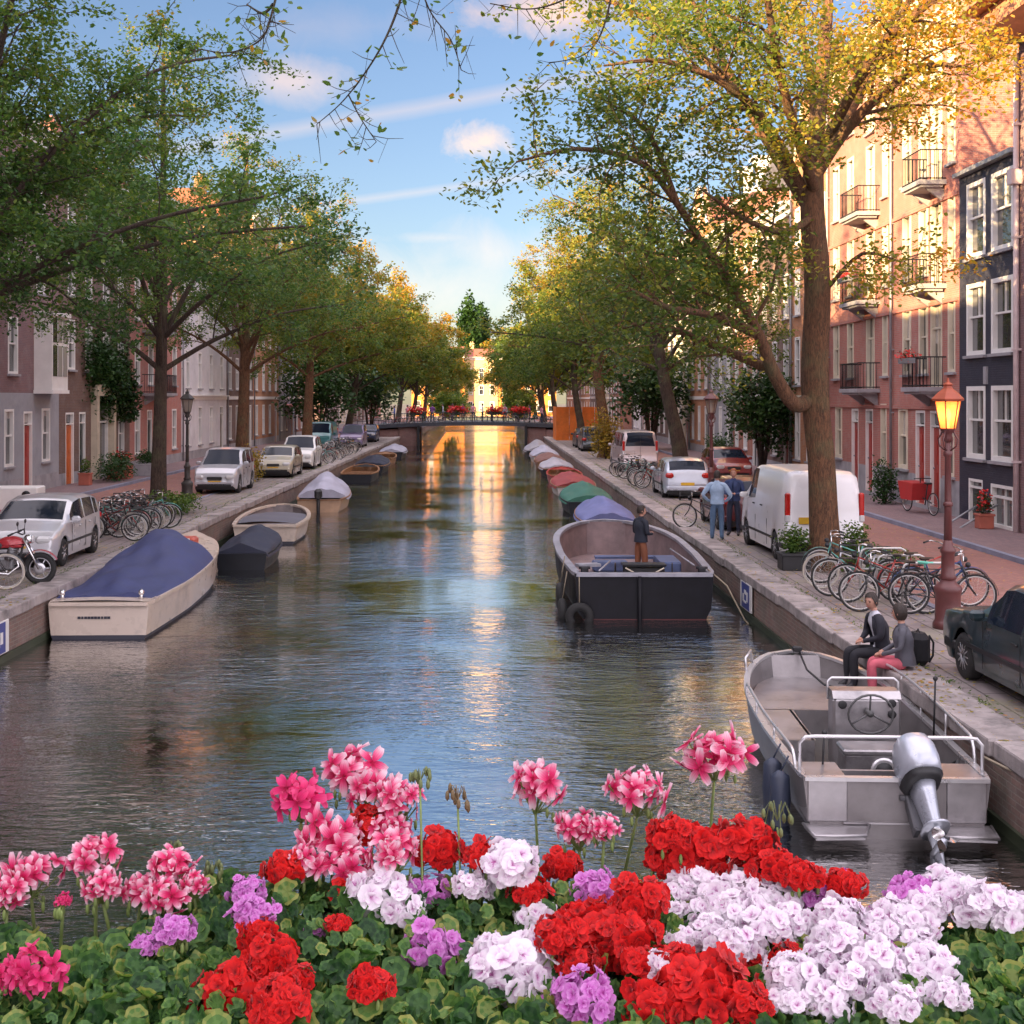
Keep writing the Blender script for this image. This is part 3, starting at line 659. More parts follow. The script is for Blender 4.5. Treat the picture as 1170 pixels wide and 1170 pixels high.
# poplars at the far end
for (px, top, wpx, Y, lb) in [(536, 336, 13, 290, 'tall narrow poplar, the taller of the far pair'), (551, 342, 9, 296, 'tall narrow poplar, the shorter slimmer one of the far pair')]:
    x, _, zt = at(px, top, Y); w_ = wpx/FPX*Y
    bush('poplar_tree', lb, 'tree', (x, Y, 0), (w_, w_, zt*.46), 9000, .8, MATS['ivy_leaf'], int(px), trunk=zt*.07)
for x_, y_, r_, lb in ((-7.2, 226, 3.4, 'low bushy willow hanging over the far canal end, teal van bank'), (-6.6, 246, 3.6, 'last low willow by the far houses, teal van bank'), (5.4, 222, 3.2, 'low bushy willow hanging over the far canal end, hoarding bank'), (5.6, 246, 3.2, 'last low willow by the far houses, hoarding bank')):
    bush('willow_tree', lb, 'tree', (x_, y_, 0), (r_, r_, 2.6), 3800, .42, MATS['leaf_mid'], int(y_), trunk=.5)
# bushes and small trees along the streets
bush('evergreen_tree', 'dark evergreen shrub tree in front of the ivy-clad facade behind the white van', 'tree', (13.0, 62, 0), (1.9, 2.4, 2.0), 5200, .2, MATS['ivy_leaf'], 3, trunk=1.5)
bush('small_tree', 'dark green small tree beneath the elms by the teal van', 'tree', (-13.4, 104, 0), (3.2, 3.2, 2.6), 4200, .3, MATS['ivy_leaf'], 4, trunk=2.0)
bush('small_tree', 'bright green small tree between the teal van and the bridge', 'tree', (-10.6, 118, 0), (2.8, 3.2, 2.2), 3600, .3, MATS['ivy_leaf'], 6, trunk=2.4)
bush('small_tree', 'dark green small tree behind the silver and red minibus', 'tree', (11.5, 92, 0), (3.0, 3.4, 2.6), 4200, .3, MATS['ivy_leaf'], 5, trunk=2.2)
bush('shrub', 'low green shrub at the foot of the elm by the slim lamp', 'shrub', (-10.1, 42.0, 0), (.9, 1.7, .38), 2200, .09, MATS['bush_leaf'], 7)
bush('shrub', 'golden shrub at the foot of the elm by the beige hatchback', 'shrub', (-10.7, 58.2, 0), (.8, 1.2, .8), 2000, .11, MATS['yellow_leaf'], 8)
bush('shrub', 'golden shrub at the foot of the mossy elm before the minibus', 'shrub', (7.2, 80, 0), (1.1, .9, 1.5), 2000, .15, MATS['yellow_leaf'], 9)
bush('shrub', 'tall green shrub in a tub against the pink brick house by the van', 'shrub', (13.5, 44.6, .1), (.5, .6, .8), 1500, .09, MATS['ivy_leaf'], 10)
bush('shrub', 'sprawling green shrub between the elm trunk and the bicycle racks', 'shrub', (8.2, 27.6, 0), (.8, .55, .32), 1700, .07, MATS['bush_leaf'], 12)
bush('shrub', 'green shrub on the pavement by the grey planters', 'shrub', (-16.2, 57, .1), (.8, 2.0, .6), 1600, .1, MATS['ivy_leaf'], 13)
bush('shrub', 'dark green shrub on the pavement behind the silver-blue hatchback', 'shrub', (13.2, 75, .1), (.9, 1.4, .8), 1500, .13, MATS['ivy_leaf'], 14)
# the sparse hanging branches overhead
def overhang(label, paths, seed, nleaf):
    rg = np.random.default_rng(seed); r_ = thing('overhanging_branch', label, 'branch', paths[0][0][:3]); L0 = Vector(paths[0][0][:3]); b = MB(); A = []
    for p in paths:
        P, rr = smooth_path([(Vector(q_[:3])-L0)[:]+(q_[3],) for q_ in p], 6); b.tube(P, rr, 6, caps=False)
        for i in range(4, len(P)):
            d = Vector(rg.normal(0, 1, 3)); d.z -= .5; d.normalize(); L = rg.uniform(.08, .32); e = [P[i], P[i]+d*L*.5+Vector((0, 0, -.02)), P[i]+d*L+Vector((0, 0, -.08*L))]
            b.tube(e, [.0035, .0025, .0015], 4, caps=False)
            if rg.random() < .5:
                e2 = e[1]+Vector(rg.normal(0, .14, 3)); b.tube([e[1], e2], [.002, .0012], 3, caps=False)
                if rg.random() < nleaf: A.append((e2, e2))
            if rg.random() < nleaf: A.append((e[2], e[2]))
    b.build('branches', M_b2, r_); V, k, q_ = leaves(A, 3, .055, rg, .03, True, lambda c: rg.random(len(c))*.7-.15)
    link('foliage', leaf_mesh('foliage', V, k, q_, MATS['leaf_dark']), r_)
o9 = lambda pts, Y: [at(px, py, Y+dy_)+(r_,) for px, py, dy_, r_ in pts]
overhang('thin arching twig with few leaves hanging over the middle of the canal', [o9([(470, -60, 0, .013), (456, 5, 0, .010), (432, 60, 0, .007), (395, 112, .2, .005), (362, 142, .3, .003)], 9), o9([(470, -50, 0, .008), (490, 10, .2, .006), (515, 45, .3, .004), (527, 80, .3, .004)], 9), o9([(398, 108, .2, .006), (412, 135, .2, .005), (430, 162, .3, .003)], 9)], 3, .55)
overhang('bare curved twig with hanging leaves above the dark elm crowns', [o9([(325, -50, 0, .011), (312, 10, 0, .008), (298, 45, 0, .006), (262, 60, .2, .005), (228, 56, .3, .004)], 8.5), o9([(312, 5, 0, .012), (300, 15, .1, .009), (282, 5, .2, .005)], 8.5)], 4, .5)
overhang('leafy twig reaching in over the small pink cloud at the top of the sky', [o9([(700, -60, 0, .012), (660, -10, 0, .009), (610, 10, .1, .006), (560, 4, .2, .005)], 10), o9([(705, -40, 0, .011), (690, 30, 0, .008), (668, 62, .1, .005), (628, 72, .2, .004)], 10)], 5, .9)
# ---------------------------------------------------------------- the street fronts
B_pink = brick('pink_brick', (.50, .18, .14), (.42, .15, .12), (.36, .27, .24))
B_navy = brick('navy_painted_brick', (.035, .038, .062), (.03, .03, .05), (.03, .03, .045), rough=.6, grime=.12)
B_red = brick('red_brick', (.36, .12, .07), (.28, .10, .07), (.30, .24, .2))
B_orange = brick('orange_brick', (.50, .20, .08), (.42, .16, .07), (.42, .34, .26))
B_purple = brick('purple_brick', (.26, .14, .14), (.20, .12, .13), (.26, .21, .21))
B_brown = brick('brown_brick', (.19, .105, .08), (.15, .09, .075), (.22, .18, .16))
B_cream = mat('cream_render', (.58, .50, .38), .85, var=.12, scale=.8, bump=.2, dirt=.35)
B_white = mat('white_render', (.66, .64, .66), .85, var=.1, scale=.8, bump=.2, dirt=.25)
B_greyr = mat('grey_render', (.33, .34, .37), .85, var=.12, scale=.8, bump=.2, dirt=.3)
def rows(cols, levels, w, style, m=None):
    return [(y, w, z0, z1, style, m or M_white) for z0, z1 in levels for y in cols]
# right side, from the near edge of the picture
Ab = building('canal_house', 'grey-blue house with heavy terracotta cornice at the frame edge beside the navy house', FR, 27.5, 35.1, 13.2, B_purple, rows([29.4, 31.6, 33.7], [(1.6, 3.6), (5, 7.2), (8.4, 10.6)], 1.15, 'sash'), roof='none')
b = MB(); b.box((-.55, 0, 13.35), (1.5, 7.9, .3)); b.box((-.45, 0, 13.7), (1.3, 7.8, .35)); b.box((-.7, 0, 14.05), (1.8, 8.0, .3)); b.box((-.55, 0, 14.4), (1.5, 7.9, .3)); b.box((4, 0, 13.9), (9, 7.5, 1.4)); b.build('cornice', mat('terracotta', (.48, .22, .12), .7, var=.25, scale=2, bump=.3), Ab)
b = MB(); b.cyl((-.1, 3.72, 0), (-.1, 3.72, 12.9), .075, n=10); [b.box((-.08, 3.72, z), (.2, .22, .06)) for z in (2, 5, 8, 11)]; b.box((-.14, 3.72, 9.6), (.3, .34, .4)); b.build('downpipe', mat('pale_pipe', (.62, .50, .50), .5), Ab)
Bb = building('canal_house', 'narrow navy-painted house with white sash windows and basement entrance', FR, 35.1, 39.5, 10.3, B_navy,
              rows([38.15], [(1.95, 4.05), (4.95, 7.05), (7.8, 10.0)], 1.45, 'wide')+rows([36.2], [(1.95, 4.05), (4.95, 7.05), (7.8, 10.0)], 1.55, 'wide')
              + [(38.2, 1.1, -.2, 1.35, 'door', M_darkpaint), (36.2, 1.6, .1, 1.3, 'cross')], roof='none')
b = MB(); b.box((-.03, 0, 10.36), (.4, 4.36, .12)); b.box((4.9, 0, 10.33), (9.4, 4.3, .06)); b.build('roof_edge', M_zinc, Bb)
b = MB(); b.tube([(-.05, .15, .75), (-1.1, .15, .1), (-1.1, .15, -.05)], .03, 6); b.tube([(-.05, -.9, .75), (-1.1, -.9, .1), (-1.1, -.9, -.05)], .03, 6); b.build('handrail', M_zinc, Bb)
b = MB(); b.box((-.03, .05, 4.35), (.06, .22, .5)); b.build('wall_box', M_grey, Bb)
lv = [(4.5, 6.75), (7.7, 9.95), (10.9, 13.1), (14.0, 16.0)]
def pinkhouse(label, y0, y1, fl, mirror):
    L = y1-y0; F = lambda t: y0+L*t
    ops = []
    for z0, z1 in lv:
        ops += [(F(.10), .62, z0, z1, 'sash', M_cream), (F(.50 if not mirror else .86), .9, z0, z1, 'wide', M_cream), (F(.76 if not mirror else .62), .9, z0, z1, 'wide', M_cream)]
        ops += [(F(.31), 1.05, z0-.45, z1, 'door' if False else 'cross', M_cream)]
    ops += [(F(.12), .7, 1.3, 3.5, 'sash', M_cream), (F(.33), .95, .25, 3.3, 'door', M_reddoor), (F(.55), .95, .25, 3.3, 'door', M_reddoor), (F(.82), 1.0, 1.3, 3.4, 'wide', M_cream)]
    r_ = building('canal_house', label, FR, y0, y1, 16.9, B_pink, ops, plinth=1.2, roof='cornice', trim=M_cream, roofm=M_tile)
    for z in (3.98, 7.18, 10.4): balcony(r_, F(.31)-(y0+y1)/2, L*.28, z, .85, flowers=MATS['red_petal'] if z in fl else None)
    for z in (3.75, 7.05, 10.25):
        b = MB(); b.box((-.03, 0, z-.35), (.07, L-.1, .12)); b.build('string_course', B_pink, r_)
    downpipe(r_, L/2-.1, 16.8, M_zinc); return r_
mat('red_petal', (.62, .02, .015), .5, var=.3)
pinkhouse('tall pink brick house with stacked balconies adjoining the navy house', 39.5, 46.0, (3.98,), 0)
pinkhouse('tall pink brick house with stacked balconies, farther twin beside the ivy-clad house', 46.0, 54.6, (7.18,), 1)
lvr = [(.9, 3.2), (4.3, 6.5), (7.5, 9.6), (10.6, 12.4)]
def row_house(label, side, y0, y1, h, wm, roof='cornice', style='sash', nc=3, doorm=None, trim=None, lv=lvr, wmat=None, w=1.0, **kw):
    L = y1-y0; dn = 'd%d' % (int(y0*7) % 6); doorm = doorm or mat('door_'+dn, [(.02, .05, .03), (.03, .04, .12), (.25, .03, .02), (.12, .07, .04), (.30, .30, .28), (.02, .02, .02)][int(y0*7) % 6], .4)
    cols = [y0+L*(i+.5)/nc for i in range(nc)]; ops = []
    for k, (z0, z1) in enumerate(lv):
        if z1 > h-.4: continue
        for i, y in enumerate(cols):
            if k == 0 and i == (0 if side > 0 else nc-1): ops.append((y, 1.05, .1, 3.2, 'door', doorm or M_darkpaint))
            else: ops.append((y, w, z0, z1, style, wmat or M_white))
    r_ = building('canal_house', label, FR if side > 0 else FL, y0, y1, h, wm, ops, side, roof=roof, trim=trim, plinth=.6, **kw)
    downpipe(r_, (L/2-.12), h-.3, M_zinc)
    b = MB(); b.box((-.03, 0, 3.72), (.08, L-.3, .22), ch=.01); b.box((-.12, 0, 3.86), (.26, L-.2, .07)) if int(y0) % 2 else None; b.build('fascia', trim or M_white, r_)
    if int(y0*3) % 3 == 0: b = MB(); b.box((-.5, 0, h-1.0), (1.0, .12, .14)); b.cyl((-.9, 0, h-1.05), (-.9, 0, h-1.25), .03, n=6); b.build('hoist_beam', M_white, r_)
    return r_
row_house('cream and orange brick house with red tiled gable behind the big elm trunk', 1, 54.6, 61.2, 14.2, B_orange, 'bell', 'wide', 3, M_darkpaint, M_cream)
iv = row_house('brown brick house clad in ivy behind the dark evergreen', 1, 61.2, 68.5, 12.6, B_brown, 'cornice', 'sash', 3)
row_house('red brick house with white trim behind the silver-blue hatchback', 1, 68.5, 76, 14.5, B_red, 'mansard', 'sash', 3)
row_house('grey rendered house with tall windows next to the red brick one', 1, 76, 84, 13.6, B_greyr, 'cornice', 'cross', 3)
row_house('orange brick house catching the sun beyond the grey rendered one', 1, 84, 92, 14.8, B_orange, 'bell', 'sash', 3)
row_house('pale rendered house behind the mossy elm', 1, 92, 101, 13.4, B_cream, 'mansard', 'sash', 3)
row_house('brown brick house behind the dark parked car', 1, 101, 110, 14.2, B_brown, 'cornice', 'grid', 3)
row_house('red brick house behind the orange hoarding', 1, 110, 120, 14.0, B_red, 'bell', 'sash', 4)
row_house('white rendered house at the corner before the bridge, hoarding bank', 1, 120, 128, 13.0, B_white, 'cornice', 'sash', 3)
for i, (y0, y1, h, wm, lb) in enumerate([(140, 152, 14, B_red, 'red brick house, first beyond the bridge on the hoarding bank'), (152, 165, 13.4, B_cream, 'cream house beyond the bridge on the hoarding bank'),
                      (165, 180, 15, B_brown, 'brown brick house far beyond the bridge on the hoarding bank'), (180, 200, 14, B_orange, 'orange brick house far beyond the bridge on the hoarding bank'), (200, 235, 14, B_red, 'long red brick terrace near the end of the hoarding bank')]):
    row_house(lb, 1, y0, y1, h, wm, 'cornice', 'sash', 4)
# left side
row_house('tall brick house out of frame beside the near bridge', -1, -22, -6, 14.2, B_brown, nc=5); row_house('tall purple brick house out of frame nearer than the motorcycle', -1, -6, 12, 14.0, B_purple, nc=6)
row_house('brown brick house out of frame level with the motorcycle', -1, 12, 30, 14.3, B_brown, nc=6); row_house('purple brick house just outside the frame behind the silver hatchback', -1, 30, 44.5, 13.8, B_purple, nc=5)
# bay-windowed purple house at the frame edge
La = building('canal_house', 'mauve brick house with a white bay window above the silver hatchback', FL, 44.5, 53.6, 13.8, B_purple,
     [(52.0, .95, 1.2, 3.3, 'sash'), (50.0, .95, .1, 3.2, 'door', M_reddoor), (48.0, .95, 1.2, 3.3, 'sash'), (46, 1.3, .8, 3.3, 'shop')]+rows([46.2, 48.4], [(4.6, 6.7), (7.8, 9.8), (10.8, 12.6)], 1.0, 'sash')+rows([51.4], [(7.8, 9.8), (10.8, 12.6)], 1.0, 'sash'),
     -1, plinth=.7, ground=(3.9, B_greyr))
u = (44.5+53.6)/2-51.6
b = MB(); b.box((-.35, u, 5.45), (.7, 1.9, 2.9)); b.box((-.38, u, 6.98), (.86, 2.1, .16)); b.box((-.35, u, 3.95), (.8, 2.0, .14)); by_ = b.build('bay_window', M_white, La)
for k in (-.6, 0, .6):
    b = MB(); b.box((-.71, u+k, 6.35), (.02, .48, .95)); b.box((-.71, u+k, 5.15), (.02, .48, 1.2)); b.build('pane', M_glass, by_)
Lb = building('canal_house', 'brown brick house with orange door and ivy around its arched porch', FL, 53.6, 64.2, 13.2, B_brown,
     [(55.0, 1.1, .1, 3.1, 'door', M_orangedoor), (56.7, .9, .2, 3.1, 'door', M_darkpaint), (59.4, 2.2, .2, 3.7, 'cross'), (62.7, 1.0, .9, 3.0, 'sash')]+rows([55.2, 57.6, 60.2, 62.6], [(4.9, 7.0), (8.0, 10.0), (11.0, 12.6)], .95, 'sash'), -1, plinth=.6)
u = (53.6+64.2)/2-59.4
b = MB(); b.box((-.12, u-1.3, 1.9), (.34, .34, 3.8)); b.box((-.12, u+1.3, 1.9), (.34, .34, 3.8)); b.box((-.14, u, 4.05), (.42, 3.1, .5)); b.build('portico', B_cream, Lb)
rg = np.random.default_rng(8)
n = 7000; yy = rg.uniform(-4.6, 2.4, n); zz = rg.uniform(2.6, 7.4, n); 
den = np.exp(-(((yy+1.2)/2.6)**2+((zz-4.9-.25*yy)/1.1)**2))+np.exp(-(((yy+3.9)/.6)**2+((zz-3.2)/2.2)**2))*.9
kp = rg.random(n) < den*1.3; cc_ = np.stack([-.1-rg.random(n)*.75*den, yy, zz], 1)[kp]
V, k, r_ = leaves([(p, p) for p in cc_], 2, .2, rg, .08, True); link('ivy', leaf_mesh('ivy', V, k, r_, MATS['ivy_leaf']), Lb)
Lc = building('canal_house', 'pink brick house with white-framed balconies behind the dark green elm', FL, 64.2, 75, 14.2, B_pink,
     [(65.6, 1.0, .9, 3.1, 'sash'), (68, 1.0, .1, 3.1, 'door', M_darkpaint), (70.4, 1.6, .5, 3.1, 'cross'), (73.3, 1.0, .9, 3.1, 'sash')]+rows([65.6, 68.2, 70.8, 73.4], [(4.4, 6.6), (7.6, 9.7), (10.7, 12.6)], 1.0, 'wide'), -1, plinth=.6)
for z in (3.9, 7.1): balcony(Lc, 69.6-68.2, 3.4, z, 1.0)
row_house('white rendered house with dark balconies behind the second elm', -1, 75, 88, 11.2, B_white, 'cornice', 'cross', 4)
row_house('tall orange-red house whose bare side wall glows in the sun above the white one', -1, 98, 110, 17.2, B_orange, 'cornice', 'sash', 4)
row_house('brown brick house between the white and the tall orange-red ones', -1, 88, 98, 11.6, B_brown, 'cornice', 'sash', 4)
row_house('grey rendered house by the small dark trees', -1, 110, 119, 13.8, B_greyr, 'mansard', 'sash', 3)
row_house('red brick corner house before the bridge, teal van bank', -1, 119, 128, 13.5, B_red, 'bell', 'sash', 3)
for i, (y0, y1, h, wm, lb) in enumerate([(140, 153, 13.5, B_purple, 'purple brick house, first beyond the bridge on the teal van bank'), (153, 168, 14, B_cream, 'cream house beyond the bridge on the teal van bank'), (168, 190, 13, B_brown, 'brown terrace far beyond the bridge on the teal van bank'), (190, 215, 13, B_pink, 'pink brick terrace near the end of the teal van bank')]):
    row_house(lb, -1, y0, y1, h, wm, 'cornice', 'sash', 4)
# awning by the teal van
b = MB(); b.add([(FL+.05, 112, 3.2), (FL+3.2, 112, 2.5), (FL+3.2, 118, 2.5), (FL+.05, 118, 3.2), (FL+.05, 112, 3.12), (FL+3.2, 112, 2.42), (FL+3.2, 118, 2.42), (FL+.05, 118, 3.12)], [(0, 1, 2, 3), (7, 6, 5, 4), (0, 4, 5, 1), (1, 5, 6, 2), (2, 6, 7, 3)]); tag(b.build('shop_awning', mat('awning_red', (.55, .16, .14), .7, var=.2)), 'faded red sloping awning on the shopfront behind the teal van', 'awning')
# sunlit houses closing the canal
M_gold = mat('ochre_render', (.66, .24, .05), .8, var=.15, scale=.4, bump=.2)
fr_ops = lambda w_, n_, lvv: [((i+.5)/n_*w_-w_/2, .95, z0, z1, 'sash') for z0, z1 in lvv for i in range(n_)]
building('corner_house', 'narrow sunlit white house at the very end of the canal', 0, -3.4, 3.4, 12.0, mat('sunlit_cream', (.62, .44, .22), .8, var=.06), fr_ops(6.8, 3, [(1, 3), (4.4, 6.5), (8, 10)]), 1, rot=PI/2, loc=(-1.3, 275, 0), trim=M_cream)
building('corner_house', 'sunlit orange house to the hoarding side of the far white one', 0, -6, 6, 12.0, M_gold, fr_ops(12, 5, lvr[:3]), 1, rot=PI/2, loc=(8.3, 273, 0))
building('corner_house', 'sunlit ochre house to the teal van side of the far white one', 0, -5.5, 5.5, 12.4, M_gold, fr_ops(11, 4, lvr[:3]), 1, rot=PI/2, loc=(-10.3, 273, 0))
# ---------------------------------------------------------------- vehicles
M_tyre = mat('tyre', (.018, .018, .018), .8, var=.2, bump=.3)
M_rim = mat('alloy', (.55, .55, .57), .3, metal=.8, var=.1)
M_cglass = mat('car_glass', (.012, .018, .032), .05, var=.1, spec=.35, coat=.12)
M_cglass.node_tree.nodes['Principled BSDF'].inputs['IOR'].default_value = 1.28
M_black = mat('black_plastic', (.02, .02, .022), .5)
M_red = mat('tail_red', (.45, .015, .01), .2, coat=.8)
M_lens = mat('lens', (.62, .62, .62), .1, coat=1, var=.1)
M_plate = mat('plate_yellow', (.70, .42, .03), .5)
M_chrome = mat('chrome', (.7, .7, .7), .15, metal=1, var=.05)
def paint(name, c, metal=.3): return mat('paint_'+name, c, .32, metal, var=.05, scale=1.2, coat=.7, dirt=.15)
WHEELS = {}
def wheel(par, loc, r=.31, w=.2, style='spoke'):
    k = (r, w, style)
    if k not in WHEELS:
        Rt = Matrix.Rotation(PI/2, 4, 'Y'); t = MB()
        t.lathe([(r*.64, -w/2), (r*.9, -w/2), (r*.98, -w*.36), (r, 0), (r*.98, w*.36), (r*.9, w/2), (r*.64, w/2), (r*.62, 0)][:7], 28, M=Rt)
        m = MB(); m.lathe([(.02, w*.34), (r*.16, w*.36), (r*.5, w*.18), (r*.6, w*.40), (r*.66, w*.46), (r*.66, -w*.4), (.02, -w*.4)], 24, M=Rt)
        n = 7 if style == 'spoke' else 12
        for i in range(n):
            a = 2*PI*i/n; x = w*.43
            for sg in (1, -1):
                m.tube([(sg*x*.95, math.cos(a)*r*.12, math.sin(a)*r*.12), (sg*x, math.cos(a)*r*.6, math.sin(a)*r*.6)], [.03*r/.31, .018], 5)
        d = MB(); d.lathe([(.02, 0), (r*.6, 0), (r*.6, .01), (.02, .01)], 16, c=(0, 0, w*.2), M=Rt)
        WHEELS[k] = (t.mesh('wheel', [M_tyre]), m.mesh('rim', [M_rim]))
    o = link('wheel', WHEELS[k][0], par, loc); link('rim', WHEELS[k][1], o); return o
def car(name, label, cat, loc, rz, S, pm, group=None):
    L, W, top = S['L'], S['W'], S['top']; belt = S['belt']; hl = L/2; ax = S['ax']; wr = S.get('wr', .31); ar = wr+.06
    sill = S.get('sill', .2); cant = S.get('cant', .14)
    r_ = thing(name, label, cat, loc, rz, group)
    ys = set(np.linspace(-hl, hl, 44).round(3)) | set(round(p[0], 3) for p in top) | {round(-hl+.03, 3), round(hl-.03, 3)}
    for a in ax: ys |= set(round(a+ar*math.cos(t), 3) for t in np.linspace(0, PI, 13))
    for a, b_, *_ in S['side']: ys |= {a, b_}
    ys = sorted(ys); yf = [ys[0]]
    for y in ys[1:]:
        if y-yf[-1] > .008: yf.append(y)
    ys = yf
    def sec(y):
        zt = interp(y, top); zb = min(interp(y, belt), zt-.015); e = abs(y)/hl
        wf = W/2*(1-S.get('round', .13)*max(0, (e-.72)/.28)**2.4)
        zs = sill+.12*max(0, (e-.9)/.1); za = 0
        for a in ax:
            if abs(y-a) < ar: za = max(za, wr+math.sqrt(max(0, ar*ar-(y-a)**2)))
        z0 = max(zs, za); z1 = max(.42, za); z2 = max(.64, za+.004); z2 = min(z2, zb-.02) if z2 > zb else z2
        gh = zt-zb; wroof = wf-cant*min(1, gh/.45) if gh > .08 else wf-.09
        P = [(wf-.03, z0), (wf, max(z1, z0)), (wf+.004, max(z2, z0)), (wf-.025, max(zb, z0)), ]
        if gh > .08: P += [(wroof+.02, zt-.09*min(1, gh/.3)), (wroof-.09, zt-.02), (wroof*.5, zt), (0, zt+.01)]
        else: P += [(wf-.05, lerp(zb, zt, .4)), (wf-.13, lerp(zb, zt, .75)), (wroof*.5, zt), (0, zt+.006)]
        return P, gh
    secs = [sec(y) for y in ys]; K = 8
    body = MB(); glassp = {}
    V = []
    for y, (P, g) in zip(ys, secs):
        for x, z in P: V.append((x, y, z))
        for x, z in P[:-1]: V.append((-x, y, z))
    nk = 2*K-1
    I = lambda i, k, s: i*nk+(k if (s > 0 or k == K-1) else K+k)
    F = {}
    for i in range(len(ys)-1):
        ym = (ys[i]+ys[i+1])/2; g = (secs[i][1]+secs[i+1][1])/2
        for k in range(K-1):
            key = 'body'
            if k == 3 and g > .1:
                for n_, (a, b_, *z_) in enumerate(S['side']):
                    if a < ym < b_: key = 'side_window%d' % n_
            if k >= 4 and g > .06:
                for nm, a, b_ in S['ends']:
                    if a < ym < b_ and k >= 5: key = nm
            for s in (1, -1):
                f = (I(i, k, s), I(i+1, k, s), I(i+1, k+1, s), I(i, k+1, s)); f = f if s < 0 else f[::-1]
                kk = key+('' if key == 'body' or key in ('windshield', 'rear_window') else ('+' if s > 0 else '-'))
                F.setdefault(kk, []).append(f)
    for i in (0, len(ys)-1):
        f = [I(i, k, 1) for k in range(K)]+[I(i, k, -1) for k in range(K-2, -1, -1)]
        F['body'].append(tuple(f) if i else tuple(reversed(f)))
    for key, fs in F.items():
        used = sorted(set(j for f in fs for j in f)); mp_ = {j: n for n, j in enumerate(used)}
        b = MB(); b.add([V[j] for j in used], [tuple(mp_[j] for j in f) for f in fs], 0, True)
        nm = 'body' if key == 'body' else ('side_window' if key.startswith('side') else key)
        o = b.build(nm, pm if key == 'body' else M_cglass, r_)
        if key == 'body': bo = o
    u = MB(); u.box((0, 0, sill+.1), (W-.16, L-.3, .24)); u.box((0, 0, (sill+.75)/2), (W-.5, L-.5, .4))
    for a in ax: u.box((0, a, wr+.05), (W-.42, .8, .5))
    u.build('underbody', M_black, r_)
    for a in ax:
        for s in (-1, 1): wheel(r_, (s*(W/2-.11), a, wr), wr, .2, S.get('rim', 'spoke'))
    zf = S.get('zf', .66)
    for s in (-1, 1):
        b = MB(); b.box((s*(W/2-.26), hl-.07, zf), (.36, .16, .15), ch=.05, rz=-s*.22); b.build('headlight', M_lens, r_)
        b = MB()
        if S.get('tall'): b.box((s*(W/2-.115), -hl+.05, 1.28), (.12, .12, .62), ch=.03, rz=-s*.12); b.box((s*(W/2-.11), -hl+.045, 1.02), (.12, .13, .18), 1, ch=.03, rz=-s*.12)
        else: b.box((s*(W/2-.2), -hl+.05, S.get('zr', .86)), (.3, .18, .2), ch=.06, rz=s*.3)
        b.build('tail_light', [M_red, M_lens], r_)
        ym = S['mir']; zm = interp(ym, belt)+.08
        b = MB(); b.box((s*(W/2+.09), ym, zm), (.2, .1, .14), ch=.04); b.box((s*(W/2-.0), ym, zm-.05), (.1, .05, .04)); b.build('mirror', pm, r_)
        for yh in S['doors']:
            b = MB(); b.box((s*(W/2+.008), yh, interp(yh, belt)-.13), (.03, .17, .03), ch=.01); b.build('door_handle', pm if S.get('hp') else M_black, r_)
    b = MB(); b.box((0, hl-.01, .36), (W*.8, .08, .14), ch=.03)
    b.box((0, hl+.0, .62), (W*.34, .05, .11), ch=.02); b.build('grille', M_black, r_)
    for s, nm in ((1, 'front'), (-1, 'rear')):
        b = MB(); b.box((0, s*(hl+.012), .47 if s > 0 else S.get('zp', .55)), (.5, .02, .11), ch=.008); b.build('licence_plate', M_plate, r_)
    b = MB()
    for s in (1, -1):
        b.box((0, s*(hl-.04), .40), (W-.14, .14, .16), ch=.05)
        for sx in (-1, 1): b.box((sx*(W/2-.035), s*(hl-.35), .40), (.06, .4, .12), ch=.02) if S.get('bump') else None
    b.build('bumper', M_black if S.get('bump') else pm, r_)
    if S.get('strip'):
        b = MB()
        for s in (-1, 1): b.box((s*(W/2+.006), 0, .50), (.02, L*.62, .055), ch=.006)
        b.build('side_moulding', M_black, r_)
    # shut lines of the doors
    b = MB()
    for s in (-1, 1):
        for y in S.get('seams', []): b.box((s*(W/2+.002), y, .58), (.008, .012, .6))
        if S.get('tall'): b.box((s*.0, -hl-.002, 1.25), (.012, .012, 1.2)) if s > 0 else None
    if b.v: b.build('door_seam', M_black, r_)
    b = MB(); b.box((.12, 0, interp(.2, belt)+.02), (.001, .001, .001))
    return r_
hatch = dict(L=4.05, W=1.72, top=[(-2.03, .55), (-2.0, .95), (-1.86, 1.18), (-1.62, 1.38), (-1.1, 1.45), (-.2, 1.47), (.25, 1.42), (1.08, .99), (1.75, .83), (1.98, .68), (2.02, .5)],
             belt=[(-2, .95), (-1.5, .97), (1.1, .90), (2, .75)], side=[(-1.55, -1.28), (-1.2, -.42), (-.34, .72)], ends=[('rear_window', -1.9, -1.6), ('windshield', .3, 1.02)], ax=(-1.25, 1.28), mir=.72, doors=(-.75, .05), seams=(-.38, .72, -1.2), strip=1, hp=1, rim='spoke')
sedan = dict(L=4.35, W=1.66, top=[(-2.17, .5), (-2.14, .86), (-1.5, .95), (-1.3, .98), (-.85, 1.37), (-.6, 1.43), (.1, 1.44), (.35, 1.40), (.85, .98), (1.9, .88), (2.14, .80), (2.17, .5)],
             belt=[(-2.1, .86), (-1.3, .90), (.9, .88), (2.1, .8)], side=[(-1.1, -.5), (-.42, .62)], ends=[('rear_window', -1.25, -.88), ('windshield', .38, .82)], ax=(-1.22, 1.35), mir=.62, doors=(-.3,), seams=(-.46, .66), strip=1, bump=1, round=.07, rim='many', zf=.70, zr=.74, cant=.2)
